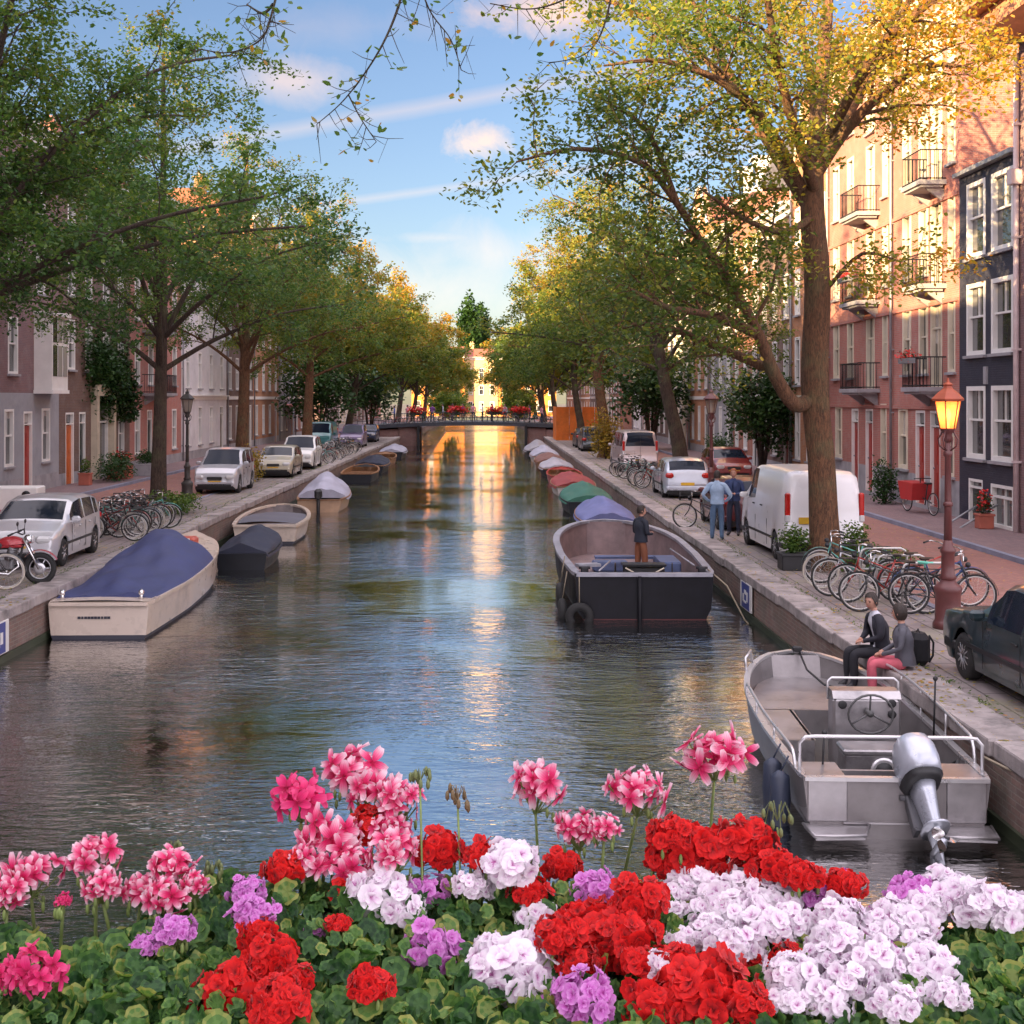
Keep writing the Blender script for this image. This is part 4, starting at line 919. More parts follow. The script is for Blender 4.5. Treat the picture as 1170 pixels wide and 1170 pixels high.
van = dict(L=4.7, W=1.88, top=[(-2.34, .6), (-2.33, 1.2), (-2.28, 1.8), (-2.18, 2.0), (-1.9, 2.06), (.9, 2.07), (1.15, 2.0), (1.75, 1.35), (2.1, 1.15), (2.32, .95), (2.35, .6)],
           belt=[(-2.3, 1.3), (.5, 1.28), (1.7, 1.18), (2.3, .9)], side=[(.55, 1.35)], ends=[('windshield', 1.17, 1.72)], ax=(-1.5, 1.55), wr=.33, mir=1.35, doors=(.62, -.2), seams=(.45, 1.5, -.75), strip=1, bump=1, tall=1, round=.08, cant=.16, zp=.62)
mini = dict(van, side=[(-2.1, -1.3), (-1.2, -.1), (0, .5), (.55, 1.35)], ends=[('windshield', 1.17, 1.72), ('rear_window', -2.335, -2.2)], seams=(-1.2, .5))
suv = dict(L=4.3, W=1.8, top=[(-2.14, .6), (-2.1, 1.1), (-2.0, 1.5), (-1.8, 1.68), (-.2, 1.72), (.2, 1.66), (.85, 1.1), (1.8, 1.0), (2.1, .8), (2.14, .5)],
           belt=[(-2.1, 1.1), (.9, 1.05), (2.1, .85)], side=[(-1.8, -1.2), (-1.1, -.3), (-.2, .6)], ends=[('rear_window', -2.08, -1.8), ('windshield', .22, .82)], ax=(-1.3, 1.32), wr=.35, mir=.6, doors=(-.6, .1), seams=(-.25, .7))
car('parked_car', 'silver hatchback facing us at the frame edge behind the red motorcycle', 'car', (-10.2, 30.15, 0), PI+.03, hatch, paint('silver', (.60, .60, .62), .35))
car('parked_car', 'dark blue-green vintage saloon parked beside the couple on the quay', 'car', (7.10, 15.95, 0), R(1), sedan, paint('midnight', (.020, .042, .050), .3))
vn = car('delivery_van', 'white panel van with tall red tail lights parked behind the big elm', 'van', (7.48, 31.6, 0), R(1), van, paint('van_white', (.80, .79, .80), 0))
b = MB()
for s in (-1, 1): b.box((s*.3, -2.345, 1.55), (.004, .006, .004))
b = MB(); b.box((-.28, -2.352, .97), (.62, .025, .15), ch=.01); b.build('rear_badge', M_plate, vn)
b = MB(); b.box((.12, -2.36, 1.12), (.16, .04, .035), ch=.01); b.build('door_handle', M_black, vn)
car('parked_car', 'silver-blue hatchback seen from behind beside the greenish lamp post', 'car', (7.35, 50.2, 0), 0, hatch, paint('silverblue', (.50, .55, .62), .4))
car('minibus', 'silver and dark red minibus parked under the elms', 'van', (7.5, 67.5, 0), R(2), mini, paint('sand', (.50, .42, .42), .3))
car('parked_car', 'small dark red car glimpsed behind the two standing men', 'car', (7.3, 38.2, 0), 0, hatch, paint('darkred', (.10, .012, .015), .2))
car('parked_car', 'dark grey estate car parked in front of the orange hoarding', 'car', (7.4, 93, 0), 0, suv, paint('darkgrey', (.05, .06, .07), .3))
car('parked_car', 'black car behind the dark grey estate by the hoarding', 'car', (7.4, 99.5, 0), 0, hatch, paint('black', (.02, .02, .025), .3))
car('parked_car', 'pale grey boxy hatchback between the dark elm and the second elm', 'car', (-10.5, 52.6, 0), PI, dict(suv, W=1.7), paint('palegrey', (.50, .50, .53), .3))
car('parked_car', 'beige hatchback behind the golden shrub', 'car', (-9.9, 62.6, 0), PI, hatch, paint('beige', (.52, .47, .36), .3))
car('parked_car', 'white hatchback between the beige one and the third elm', 'car', (-9.9, 69.8, 0), PI, suv, paint('white', (.74, .74, .72), 0))
car('parked_van', 'teal van with a big windshield near the far elms', 'van', (-11.5, 91, 0), PI, van, paint('teal', (.03, .16, .17), .2))
car('parked_car', 'purple-grey car next to the teal van', 'car', (-10.2, 100, 0), PI, suv, paint('purple', (.16, .12, .22), .2))
car('parked_car', 'dark blue car nearest the bridge on the teal van bank', 'car', (-10.2, 112, 0), PI, hatch, paint('navy', (.03, .04, .10), .2))
car('parked_car', 'red hatchback on the far lane behind the silver-blue hatchback', 'car', (10.9, 60, 0), PI, hatch, paint('red', (.22, .02, .02), .1))

# ---------------------------------------------------------------- bicycles
M_btyre = mat('bike_tyre', (.03, .03, .03), .8); M_brim = mat('bike_rim', (.62, .60, .58), .3, metal=.7, var=.1); M_saddle = mat('saddle', (.03, .022, .018), .5)
def bike_wheel_mesh(pale):
    b = MB(); n = 26; r = .335
    ring = lambda rad: [(0, rad*math.cos(2*PI*i/n), rad*math.sin(2*PI*i/n)) for i in range(n)]
    b.tube(ring(r), .019, 5, 0, closed=True); b.tube(ring(r-.028), .013, 4, 1, closed=True)
    for i in range(18):
        a = 2*PI*i/18; b.add([(.022*(-1)**i, .015, 0), (0, math.cos(a)*(r-.03), math.sin(a)*(r-.03)), (0, math.cos(a+.012)*(r-.03), math.sin(a+.012)*(r-.03))], [(0, 1, 2)], 1)
    b.cyl((-.05, 0, 0), (.05, 0, 0), .022, n=6, mi=1)
    return b.mesh('wheel', [mat('cream_tyre', (.55, .5, .42), .7) if pale else M_btyre, M_brim])
BW = [bike_wheel_mesh(0), bike_wheel_mesh(1)]
def bike(label, loc, rz, fm, pale=0, crate=None, lean=.08, saddle=None, group=None, steer=.0):
    r_ = thing('bicycle', label, 'bicycle', loc, rz, group); r_.rotation_euler = (0, lean, rz)
    link('wheel', BW[pale], r_, (0, -.54, .355)); link('wheel', BW[pale], r_, (0, .56, .355), steer)
    bb = (0, -.08, .29); st = (0, -.27, .80); hd = (0, .36, .82); hb = (0, .40, .66)
    b = MB()
    for p, q_, r0 in ((bb, st, .016), (bb, hb, .018), ((0, -.20, .62), hd, .015), (hd, hb, .02)): b.cyl(p, q_, r0, n=6)
    for s in (-.05, .05):
        b.cyl((s, -.54, .355), (0, -.08, .29), .010, n=5); b.cyl((s, -.54, .355), (0, -.235, .70), .009, n=5)
        b.tube([(s*.6, .40, .66), (s, .46, .5), (s, .56, .355)], .011, 5)
    b.cyl((-.06, .02, .18), (.06, .02, .18), .012, n=5); b.cyl((.07, -.08, .29), (.07, .04, .18), .01, n=5); b.cyl((-.07, -.08, .29), (-.07, -.2, .40), .01, n=5)
    b.build('frame', fm, r_)
    b = MB(); b.tube([(-.27, .14, 1.02), (-.26, .26, 1.06), (-.12, .36, 1.05), (0, .37, 1.03), (.12, .36, 1.05), (.26, .26, 1.06), (.27, .14, 1.02)], .012, 5); b.cyl(hd, (0, .365, 1.03), .013, n=5)
    for s in (-1, 1): b.cyl((s*.27, .12, 1.018), (s*.268, .22, 1.05), .018, n=5, mi=1)
    b.sph((0, .44, .86), .05, 1, 8, 6); b.build('handlebar', [M_chrome, M_black], r_)
    b = MB(); b.grid(lambda u_, v_: ((v_-.5)*.2*(1-.75*u_**1.2), -.40+.27*u_, .90+.02*math.cos((v_-.5)*PI)-.02*u_), 6, 4); b.box((0, -.3, .875), (.1, .16, .03), ch=.01); b.cyl(st, (0, -.28, .88), .013, n=5); b.build('saddle', saddle or M_saddle, r_)
    for cy_, a0, a1 in ((-.54, .2, 3.3), (.56, .0, 2.2)):
        b = MB(); pts = [(0, cy_+.375*math.cos(a0+(a1-a0)*i/10), .355+.375*math.sin(a0+(a1-a0)*i/10)) for i in range(11)]
        b.grid(lambda u_, v_: (lambda p: (p[0]+(v_-.5)*.05, p[1], p[2]-.012*abs(v_-.5)*2))(pts[int(u_*10+.5)]), 10, 2); b.build('mudguard', fm, r_)
    b = MB()
    for s in (-.06, .06): b.cyl((s, -.34, .77), (s, -.78, .77), .007, n=4); b.cyl((s, -.72, .77), (s, -.54, .355), .006, n=4)
    for k in range(5): b.cyl((-.06, -.4-.09*k, .77), (.06, -.4-.09*k, .77), .005, n=4)
    b.build('luggage_rack', M_black, r_)
    if crate:
        b = MB(); w, d, h = .2, .15, .24; cy_ = .55 if crate == 'front' else -.6
        for z in (0, .12, .24):
            b.tube([(-w, cy_-d, .80+z), (w, cy_-d, .80+z), (w, cy_+d, .80+z), (-w, cy_+d, .80+z)], .012, 4, closed=True, smooth=False)
        for q_ in np.linspace(-w, w, 7): 
            for e in (-d, d): b.cyl((q_, cy_+e, .8), (q_, cy_+e, 1.04), .005, n=4)
        b.box((0, cy_, .80), (2*w, 2*d, .012)); b.build('basket', M_black, r_)
    return r_
F_black = mat('frame_black', (.02, .02, .022), .35, coat=.5); F_red = mat('frame_red', (.35, .03, .02), .35, coat=.5); F_teal = mat('frame_teal', (.10, .35, .30), .4, coat=.5)
F_silver = mat('frame_silver', (.5, .5, .52), .3, metal=.5); F_blue = mat('frame_blue', (.03, .07, .2), .4, coat=.4); F_mint = mat('mint_saddle', (.12, .55, .42), .5)
gR = 'bicycles parked at the hoops by the lit lamp'
b1 = bike('black bicycle nearest the seated couple, front wheel towards the water', (6.98, 22.6, 0), R(78), F_black, 0, group=gR)
b2 = bike('black bicycle with a mint saddle cover leaning on the silver hoop', (7.75, 22.4, 0), R(-98), F_black, 0, saddle=F_mint, group=gR, lean=-.05)
b3 = bike('dark red bicycle in the middle of the row by the lit lamp', (7.05, 23.6, 0), R(74), F_red, 0, 'front', group=gR)
b4 = bike('silver bicycle with high handlebars behind the dark red one', (6.95, 24.4, 0), R(80), F_silver, 0, group=gR, lean=.14)
b5 = bike('black bicycle with pale tyres, last but one of the row by the lit lamp', (7.0, 25.3, 0), R(72), F_black, 1, group=gR, lean=.0)
b6 = bike('teal bicycle nearest the big elm in the row by the lit lamp', (7.2, 26.1, 0), R(76), F_teal, 0, group=gR, lean=.1)
bike('red bicycle crossing behind the hoops, half hidden by the lamp post', (7.95, 24.0, 0), R(-80), F_red, 0, group=gR)
bike('navy bicycle behind the mint-saddled one', (7.98, 23.2, 0), R(-85), F_blue, 0, group=gR)
for i, (x, y, rz) in enumerate([(7.7, 22.95, R(90)), (7.6, 24.1, R(90)), (7.6, 25.2, R(90))]):
    b = MB(); b.tube([(-.45, 0, 0), (-.45, 0, .68), (-.41, 0, .78), (-.33, 0, .82), (.33, 0, .82), (.41, 0, .78), (.45, 0, .68), (.45, 0, 0)], .024, 8)
    b.cyl((-.45, 0, .42), (.45, 0, .42), .018, n=6)
    for s in (-.45, .45): b.lathe([(.06, 0), (.06, .012), (.03, .016)], 8, c=(s, 0, 0))
    t = thing('bicycle_stand', ['galvanised hoop stand closest to the lit lamp post', 'middle galvanised hoop stand of the three', 'galvanised hoop stand closest to the elm'][i], 'bicycle stand', (x, y, 0), 0, 'bicycle hoops'); b.build('hoop', mat('galvanised', (.50, .50, .48), .35, metal=.5), t)
bike('black bicycle standing just behind the man in the light blue shirt', (6.15, 37.2, 0), R(75), F_black, 0, 'front')
protos = [b1, b3, b4, b5, b6]
rng = random.Random(77)
ORD = 'first second third fourth fifth sixth seventh eighth ninth tenth eleventh twelfth thirteenth fourteenth fifteenth sixteenth seventeenth eighteenth'.split()
def bike_row(n, x, y0, dy_, rz, grp, lbs, jx=.15):
    for i in range(n):
        src = protos[(i*3+n) % 5]; o = dup(src, (x+rng.uniform(-jx, jx), y0+dy_*i, 0), rz+rng.uniform(-.2, .2)+(PI if rng.random() < .3 else 0), ORD[i]+' '+lbs, grp)
        o.rotation_euler[1] = rng.uniform(-.12, .12)
bike_row(10, -9.75, 33.9, .42, R(-78), 'bicycles packed between the silver hatchback and the dark elm', 'bicycle from the silver hatchback in the packed row before the dark elm')
bike_row(5, -10.3, 34.6, .8, R(-60), 'second line of bicycles behind the packed row', 'bicycle from the silver hatchback in the back line behind the packed row')
bike_row(9, -9.5, 74, .9, R(-75), 'bicycles past the white hatchback', 'bicycle past the white hatchback, counted towards the teal van')
bike_row(7, -9.5, 84, 1.0, R(-75), 'bicycles alongside the teal van', 'bicycle of the row beside the teal van, counted towards the bridge')
bike_row(6, 6.9, 53.6, .75, R(75), 'bicycles past the silver-blue hatchback', 'bicycle past the silver-blue hatchback, counted towards the minibus')
bike_row(4, 6.7, 60, .8, R(70), 'bicycles just before the minibus', 'bicycle of the short row just before the minibus')
bike('bicycle with pale rims at the frame edge in front of the motorcycle', (-9.85, 25.3, 0), R(-82), F_black, 1)

# ---------------------------------------------------------------- motorcycle
mc = thing('motorcycle', 'red motorcycle parked on the quay in front of the silver hatchback', 'motorcycle', (-9.62, 26.05, 0), R(-84))
M_mred = paint('motored', (.40, .02, .03), .1)
for y in (-.70, .72):
    b = MB(); n = 28; r = .315
    b.tube([(0, (r-.05)*math.cos(2*PI*i/n), (r-.05)*math.sin(2*PI*i/n)) for i in range(n)], .058, 8, 0, closed=True); w_ = b.build('wheel', M_tyre, mc, (0, y, r))
    b = MB(); b.tube([(0, .205*math.cos(2*PI*i/n), .205*math.sin(2*PI*i/n)) for i in range(n)], .016, 5, 0, closed=True); b.cyl((-.06, 0, 0), (.06, 0, 0), .045, n=10)
    for i in range(6): a = PI*i/3; b.cyl((0, .03*math.cos(a), .03*math.sin(a)), (0, .2*math.cos(a), .2*math.sin(a)), .018, .012, n=5)
    b.lathe([(.06, 0), (.12, .0), (.12, .008), (.06, .008)], 18, M=Matrix.Translation((.06, 0, 0)) @ Matrix.Rotation(PI/2, 4, 'Y')); b.build('rim', M_rim, w_)
b = MB()
for s in (-.09, .09): b.cyl((s, .72, .315), (s*1.1, .42, .92), .026, .022, 8)
b.build('fork', M_chrome, mc)
b = MB(); b.grid(lambda u_, v_: ((v_-.5)*.15, .72+.38*math.cos(.5+2.0*u_), .315+.38*math.sin(.5+2.0*u_)-.03*abs(v_-.5)), 10, 4); b.build('front_mudguard', M_mred, mc)
b = MB(); b.grid(lambda u_, v_: ((v_-.5)*.17, -.70+.39*math.cos(.9+1.9*u_), .315+.39*math.sin(.9+1.9*u_)), 10, 4); b.build('rear_mudguard', M_black, mc)
b = MB(); b.grid(lambda u_, v_: (.15*math.cos(v_*PI)*(math.sin(PI*min(.98, u_*.9+.08)))**.5, -.08+.52*u_, .78+.17*math.sin(v_*PI)*math.sin(PI*min(.98, u_*.8+.15))**.6+.04*u_), 12, 10); b.box((0, .16, .77), (.24, .46, .06), ch=.02); b.build('fuel_tank', M_mred, mc)
b = MB(); b.grid(lambda u_, v_: ((v_-.5)*.27*(1-.4*u_), -.72+.66*u_, .80+.06*math.sin(v_*PI)-.03*math.sin(u_*PI)+.05*(1-u_)), 8, 5); b.box((0, -.42, .77), (.2, .6, .07), ch=.02); b.build('seat', M_black, mc)
b = MB(); b.box((0, .05, .42), (.26, .36, .26), ch=.04); 
for s in (-.1, .1): 
    b.cyl((s, .12, .5), (s*1.1, .22, .74), .075, n=10)
    for k in range(5): b.lathe([(.1, 0), (.1, .012)], 12, c=(0, 0, 0), M=Matrix.Translation((s*1.05, .15+.018*k, .54+.042*k)))
b.build('engine', mat('engine_metal', (.22, .22, .23), .4, metal=.7), mc)
b = MB(); b.tube([(.1, .28, .55), (.13, .34, .38), (.14, .15, .22), (.15, -.5, .28), (.15, -.95, .34)], [.025, .025, .03, .045, .045], 10); b.build('exhaust', M_chrome, mc)
b = MB(); b.tube([(0, .40, .88), (0, .1, .72), (0, -.4, .72), (0, -.9, .80)], .025, 6); b.tube([(0, .4, .86), (0, .32, .4), (0, -.1, .26), (0, -.3, .5)], .025, 6); b.tube([(.08, -.2, .4), (.09, -.7, .315)], .02, 6); b.tube([(-.08, -.2, .4), (-.09, -.7, .315)], .02, 6); b.build('frame', M_black, mc)
b = MB(); b.tube([(-.36, .22, 1.02), (-.3, .34, 1.07), (-.1, .4, 1.0), (.1, .4, 1.0), (.3, .34, 1.07), (.36, .22, 1.02)], .015, 6); b.cyl((-.38, .19, 1.0), (-.33, .28, 1.045), .022, n=6); b.cyl((.38, .19, 1.0), (.33, .28, 1.045), .022, n=6); b.build('handlebar', M_black, mc)
for s in (-1, 1): b = MB(); b.tube([(s*.24, .36, 1.06), (s*.3, .36, 1.2)], .007, 5); b.sph((s*.31, .36, 1.23), (.07, .02, .045), nu=10, nv=6); b.build('mirror', M_black, mc)
b = MB(); b.sph((0, .50, .90), (.1, .1, .1)); hl_ = b.build('headlight', M_chrome, mc)
b = MB(); b.lathe([(.09, 0), (.07, .02), (.02, .03)], 16, M=Matrix.Translation((0, .575, .90)) @ Matrix.Rotation(-PI/2, 4, 'X')); b.build('lens', M_lens, hl_)
# ---------------------------------------------------------------- boats
def hull(L, B, tw, depth, s0, s1, full=.45, flare=.82, th=.05, n=22, bow=.0, rake=.25, floor=.1):
    """returns section function. local +Y is the bow, z=0 the waterline"""
    def hb(t):
        a = lerp(tw, 1, min(1, t/.35)**.8) if t < .35 else 1.
        if t > full: a *= math.sqrt(max(0, 1-((t-full)/(1-full))**2.2))*(1-bow)+bow*(1 if t < .999 else 1)
        return max(B/2*a, .02)
    sh = lambda t: s0+(s1-s0)*max(0, (t-.25)/.75)**1.8
    return hb, sh
def hull_mesh(par, L, B, tw, depth, s0, s1, mats, full=.45, flare=.84, th=.05, bow=0., rake=.3, floor=.05, stripe=None, n=26, rail=None, railr=.03, inner=True):
    hb, sh = hull(L, B, tw, depth, s0, s1, full, flare, th, n, bow, rake, floor)
    b = MB(); K = 7
    def pt(t, k, off=0.):
        w = max(hb(t)-off, .015); s = sh(t); y = L*t; f = k/(K-1)            # k: 0 gunwale .. K-1 keel
        z = lerp(s, -depth*(1-t**4*.8), f**.9); wf = (1-(1-flare)*f*1.0)*(math.sqrt(max(0, 1-max(0, (f-.45)/.55)**2.2)) if f > .45 else 1)
        yy = y-rake*f*max(0, (t-.6)/.4)**1.5*1.0
        return (w*wf, min(yy, L-.001) if off == 0 else yy, z)
    rows_ = []
    for sgn in (1, -1):
        o = len(b.v); vs = []; fs = []
        for i in range(n+1):
            for k in range(K): x, y, z = pt(i/n, k); vs.append((sgn*x, y, z))
        for i in range(n):
            for k in range(K-1):
                f = (i*K+k, (i+1)*K+k, (i+1)*K+k+1, i*K+k+1); zz = (vs[f[0]][2]+vs[f[2]][2])/2
                b.add([vs[j] for j in f], [(0, 1, 2, 3) if sgn > 0 else (3, 2, 1, 0)], 1 if zz < (stripe if stripe is not None else -9) else 0, True)
    # transom
    tr = [pt(0, k) for k in range(K)]
    for k in range(K-1):
        a, c = tr[k], tr[k+1]; zz = (a[2]+c[2])/2
        b.add([(a[0], 0, a[2]), (-a[0], 0, a[2]), (-c[0], 0, c[2]), (c[0], 0, c[2])], [(0, 1, 2, 3)], 1 if zz < (stripe if stripe is not None else -9) else 0)
    # inside skin and floor
    if inner:
        pin = lambda t, z: (max(hb(t)-th, .01)*(1-(1-flare)*.5*(sh(t)-z)/(sh(t)+depth)*1.4), z)
        yin = lambda t, z: L*t-(rake*1.15*(sh(t)-z)/(sh(t)+depth)+.02)*max(0, (t-.6)/.4)**1.5
        tt = [(.012+(.965-.012)*i/n) for i in range(n+1)]
        for sgn in (1, -1):
            vs = []
            for t in tt:
                for z in (sh(t)-.004, lerp(sh(t), floor, .5), floor): x, z_ = pin(t, z); vs.append((sgn*x, yin(t, z), z))
            fs = []
            for i in range(n):
                for k in range(2): f = (i*3+k, i*3+k+1, (i+1)*3+k+1, (i+1)*3+k); fs.append(f if sgn > 0 else f[::-1])
            b.add(vs, fs, 2, True)
        vs = []
        for t in tt: x, _ = pin(t, floor); vs += [(x, yin(t, floor), floor), (-x, yin(t, floor), floor)]
        b.add(vs, [(2*i, 2*i+1, 2*i+3, 2*i+2) for i in range(n)], 3)
        te = tt[-1]; xa, _ = pin(te, sh(te)); xb, _ = pin(te, floor); b.add([(xa, yin(te, sh(te)), sh(te)-.004), (-xa, yin(te, sh(te)), sh(te)-.004), (-xb, yin(te, floor), floor), (xb, yin(te, floor), floor)], [(0, 1, 2, 3)], 2)
        x, _ = pin(tt[0], floor); xt = hb(0)-th
        b.add([(xt, L*tt[0], sh(0)), (-xt, L*tt[0], sh(0)), (-x, L*tt[0], floor), (x, L*tt[0], floor)], [(3, 2, 1, 0)], 2)
    o = b.build('hull', mats, par)
    b = MB(); P = [(hb(i/n)-th*.4, L*i/n if i < n else L, sh(i/n)) for i in range(n+1)]
    path = P+[(-p[0], p[1], p[2]) for p in reversed(P)]
    # flat gunwale cap with an outer rubbing strake
    vs = []; m_ = len(path)
    for i, p in enumerate(path):
        t = Vector(path[(i+1) % m_])-Vector(path[i-1]); t.z = 0; nn = Vector((t.y, -t.x, 0)).normalized() if t.length > 0 else Vector((1, 0, 0))
        a = Vector(p)+nn*(railr+.012); c = Vector(p)-nn*(th*.8+railr*.6)
        vs += [a+Vector((0, 0, -railr)), a+Vector((0, 0, .022)), c+Vector((0, 0, .022)), c+Vector((0, 0, -railr))]
    fs = [(i*4+k, ((i+1) % m_)*4+k, ((i+1) % m_)*4+(k+1) % 4, i*4+(k+1) % 4) for i in range(m_) for k in range(4)]
    b.add(vs, fs, 0); b.build('gunwale', rail or mats[0], o)
    return hb, sh, o
def cover(par, L, hb, sh, t0, t1, hgt, m, ridge=.5, seed=0, over=.05, name='cover', drop=.12, peak=None, wr=.02, sq=1.25):
    rg = random.Random(seed); ph = [rg.uniform(0, 6) for _ in range(4)]
    def fn(u, v):
        t = lerp(t0, t1, u); s = 2*v-1; w = hb(t)+over; pk = peak(u) if peak else math.sin(PI*min(1, max(0, u)))**.6
        e = abs(s); x = s*w; h = hgt*pk*(1-e**sq)
        z = sh(t)+.03+h-(drop*max(0, (e-.93)/.07))
        wrk = wr*(math.sin(9*u+ph[0]+4*s)+.7*math.sin(21*u-7*s+ph[1])+.5*math.sin(13*s+ph[2]+5*u)+.9*abs(math.sin(5*u+3*s+ph[3]))**6)*(1-e**4)
        return (x, L*t, z+wrk)
    b = MB(); b.grid(fn, 30, 22); 
    for u in (0, 1):                                   # end flaps hanging down to the deck
        P = [fn(u, j/22) for j in range(23)]; vs = P+[(p[0], p[1]+(-.01 if u == 0 else .01), min(sh(lerp(t0, t1, u))-.02, p[2])) for p in P]
        b.add(vs, [(j, j+1, 24+j, 23+j) for j in range(22)], 0, True)
    return b.build(name, m, par)
def cloth(name, c, var=.18): return mat(name, c, .65, var=var, scale=1.8, bump=.5, bscale=5)
M_cblue = cloth('blue_canvas', (.040, .052, .15)); M_cnavy = cloth('navy_canvas', (.014, .018, .04)); M_cgrey = cloth('grey_canvas', (.36, .36, .44)); M_cgreen = cloth('green_canvas', (.035, .16, .11)); M_cred = cloth('red_canvas', (.26, .03, .03)); M_cwhite = cloth('white_canvas', (.40, .39, .44))
M_gel = mat('cream_gelcoat', (.66, .55, .46), .3, var=.08, scale=1, coat=.3, dirt=.5); M_boot = mat('boot_dark', (.03, .03, .045), .5); M_wood = mat('boat_wood', (.26, .13, .06), .45, var=.3, scale=6)
M_hwhite = mat('hull_white', (.66, .62, .60), .35, var=.08, coat=.4, dirt=.2); M_hdark = mat('hull_dark', (.010, .012, .017), .45, var=.3, spec=.3); M_floor = mat('boat_floor', (.20, .17, .17), .7, var=.3, scale=3, dirt=.3)
def boat(label, cat, x, y, rz=0., grp=None, name='boat'): return thing(name, label, cat, (x, y, WZ), rz, grp)
# cream motorboat with a blue tarpaulin
t = boat('cream motorboat under a wrinkled blue tarpaulin, dark waterline', 'motorboat', -7.38, 24.9, R(1.5), name='motorboat')
hb, sh, ho = hull_mesh(t, 9.4, 2.25, .84, .45, .68, .98, [M_gel, M_boot, M_gel, M_floor], full=.5, flare=.9, th=.1, rake=.5, stripe=.16, floor=.25, n=30, rail=M_gel, railr=.045)
cover(t, 9.4, hb, sh, .045, .64, .62, M_cblue, peak=lambda u: .10+.90*(.5-.5*math.cos(PI*min(1, u*1.08)))+.10*math.sin(u*9), seed=2, over=.015, wr=.034, drop=.05, sq=1.9)
b = MB(); b.grid(lambda u, v: ((2*v-1)*(hb(.66+.335*u)-.04), 9.4*(.66+.335*u), sh(.66+.335*u)+.04+.12*(1-(2*v-1)**2)), 14, 10); b.build('foredeck', M_gel, t)
b = MB(); b.grid(lambda u, v: ((2*v-1)*(hb(.07*u)-.03), 9.4*.07*u, sh(0)+.03+.03*(1-(2*v-1)**2)), 4, 8); b.build('aft_deck', M_gel, t)
for s in (-1, 1): b = MB(); b.cyl((s*.75, .25, .70), (s*.75, .25, .84), .035, n=8); b.sph((s*.75, .25, .85), .06, nu=8, nv=6); b.build('cleat', M_chrome, t)
b = MB(); [b.box((-.36+.062*i, -.014, .41), (.055 if i not in (1, 7) else .04, .008, .045)) for i in range(10)]; b.build('name_lettering', M_boot, t)
b = MB(); b.box((.2, 6.75, 1.12), (.7, .5, .22), ch=.05); [b.box((.0+.2*k, 6.49, 1.12), (.05, .01, .2), 1) for k in range(3)]; b.build('deck_locker', [mat('orange_box', (.50, .10, .06), .5), M_white], t)
t = boat('small dark boat under a black tarpaulin tied behind the cream motorboat', 'boat', -6.55, 34.9, R(2), name='covered_boat')
hb, sh, ho = hull_mesh(t, 4.2, 1.5, .9, .3, .42, .6, [M_hdark, M_boot, M_hdark, M_floor], n=18, full=.5, rail=M_hdark)
cover(t, 4.2, hb, sh, .0, .94, .42, M_cnavy, peak=lambda u: .35+.65*math.sin(PI*min(1, u*.8+.1)), seed=4)
t = boat('open cream rowing launch with a grey interior, behind the black-tarpaulined boat', 'boat', -6.95, 41.0, R(3), name='launch')
hb, sh, ho = hull_mesh(t, 5.8, 2.3, .86, .35, .60, .8, [M_gel, M_boot, M_floor, M_floor], n=24, full=.4, stripe=.05, floor=.2, rail=M_gel, railr=.05)
for y in (1.3, 3.1): b = MB(); b.box((0, y, .42), (1.9, .32, .05), ch=.015); b.build('bench', M_wood, t)
b = MB(); b.grid(lambda u, v: ((2*v-1)*(hb(.12+.6*u)-.12), 5.8*(.12+.6*u), .60+.05*(1-(2*v-1)**2)+.012*math.sin(12*u+5*v)), 14, 10); b.build('cover', cloth('slate_canvas', (.12, .12, .15)), t)
t = boat('varnished sloop-shaped boat under a pale grey tarpaulin, outboard at the stern', 'boat', -6.75, 52.5, R(2), name='covered_boat')
hb, sh, ho = hull_mesh(t, 6.2, 2.1, .82, .35, .5, .75, [mat('hull_tan', (.50, .32, .20), .4, var=.15, coat=.3), M_boot, M_floor, M_floor], n=22, full=.42, floor=.2, rail=M_wood)
cover(t, 6.2, hb, sh, .22, .95, .85, M_cgrey, peak=lambda u: .25+.75*math.sin(PI*min(1, u*.85+.1))**1.2, seed=6, wr=.035)
b = MB(); b.box((0, -.15, .75), (.3, .4, .4), ch=.09); b.cyl((0, -.15, .6), (0, -.2, -.2), .07, n=8); b.build('outboard_motor', M_black, t)
def gen_boat(label, x, y, L, B, hm, cm_, seed, h=.4, bench=False, grp=None, rz=0.):
    t = boat(label, 'boat', x, y, rz, grp, 'covered_boat' if not bench else 'rowing_boat')
    hb, sh, ho = hull_mesh(t, L, B, .84, .3, .48, .72, [hm, M_boot, M_wood, M_floor], n=18, full=.42, floor=.15, rail=M_wood if seed % 2 else hm)
    if bench:
        for yy in (.25, .5, .72): b = MB(); b.box((0, L*yy, .36), (B*.84, .25, .04)); b.build('bench', M_wood, t)
        b = MB(); b.add([(hb(.8)-.03, L*.8, sh(.8)), (-hb(.8)+.03, L*.8, sh(.8)), (0, L*.97, sh(1))], [(0, 2, 1)]); b.build('foredeck', hm, t)
    else: cover(t, L, hb, sh, .04, .94, h, cm_, seed=seed, peak=lambda u: .3+.7*math.sin(PI*min(1, u*.85+.08)), wr=.025)
    return t
gen_boat('dark open boat lying past the grey-tarpaulined boat', -7.1, 71, 6, 2.0, M_hdark, M_cnavy, 3, bench=True)
gen_boat('dark boat with black cover between the open dark boat and the bridge', -7.2, 79.5, 6.5, 2.1, M_hdark, M_cnavy, 5)
gen_boat('wooden open boat tied up beyond the black-covered boats', -7.3, 89, 5.5, 1.9, M_wood, M_cnavy, 7, bench=True)
gen_boat('dark boat with grey cover, last one before the bridge on the teal van bank', -7.3, 99, 6.5, 2.1, M_hdark, M_cgrey, 8)
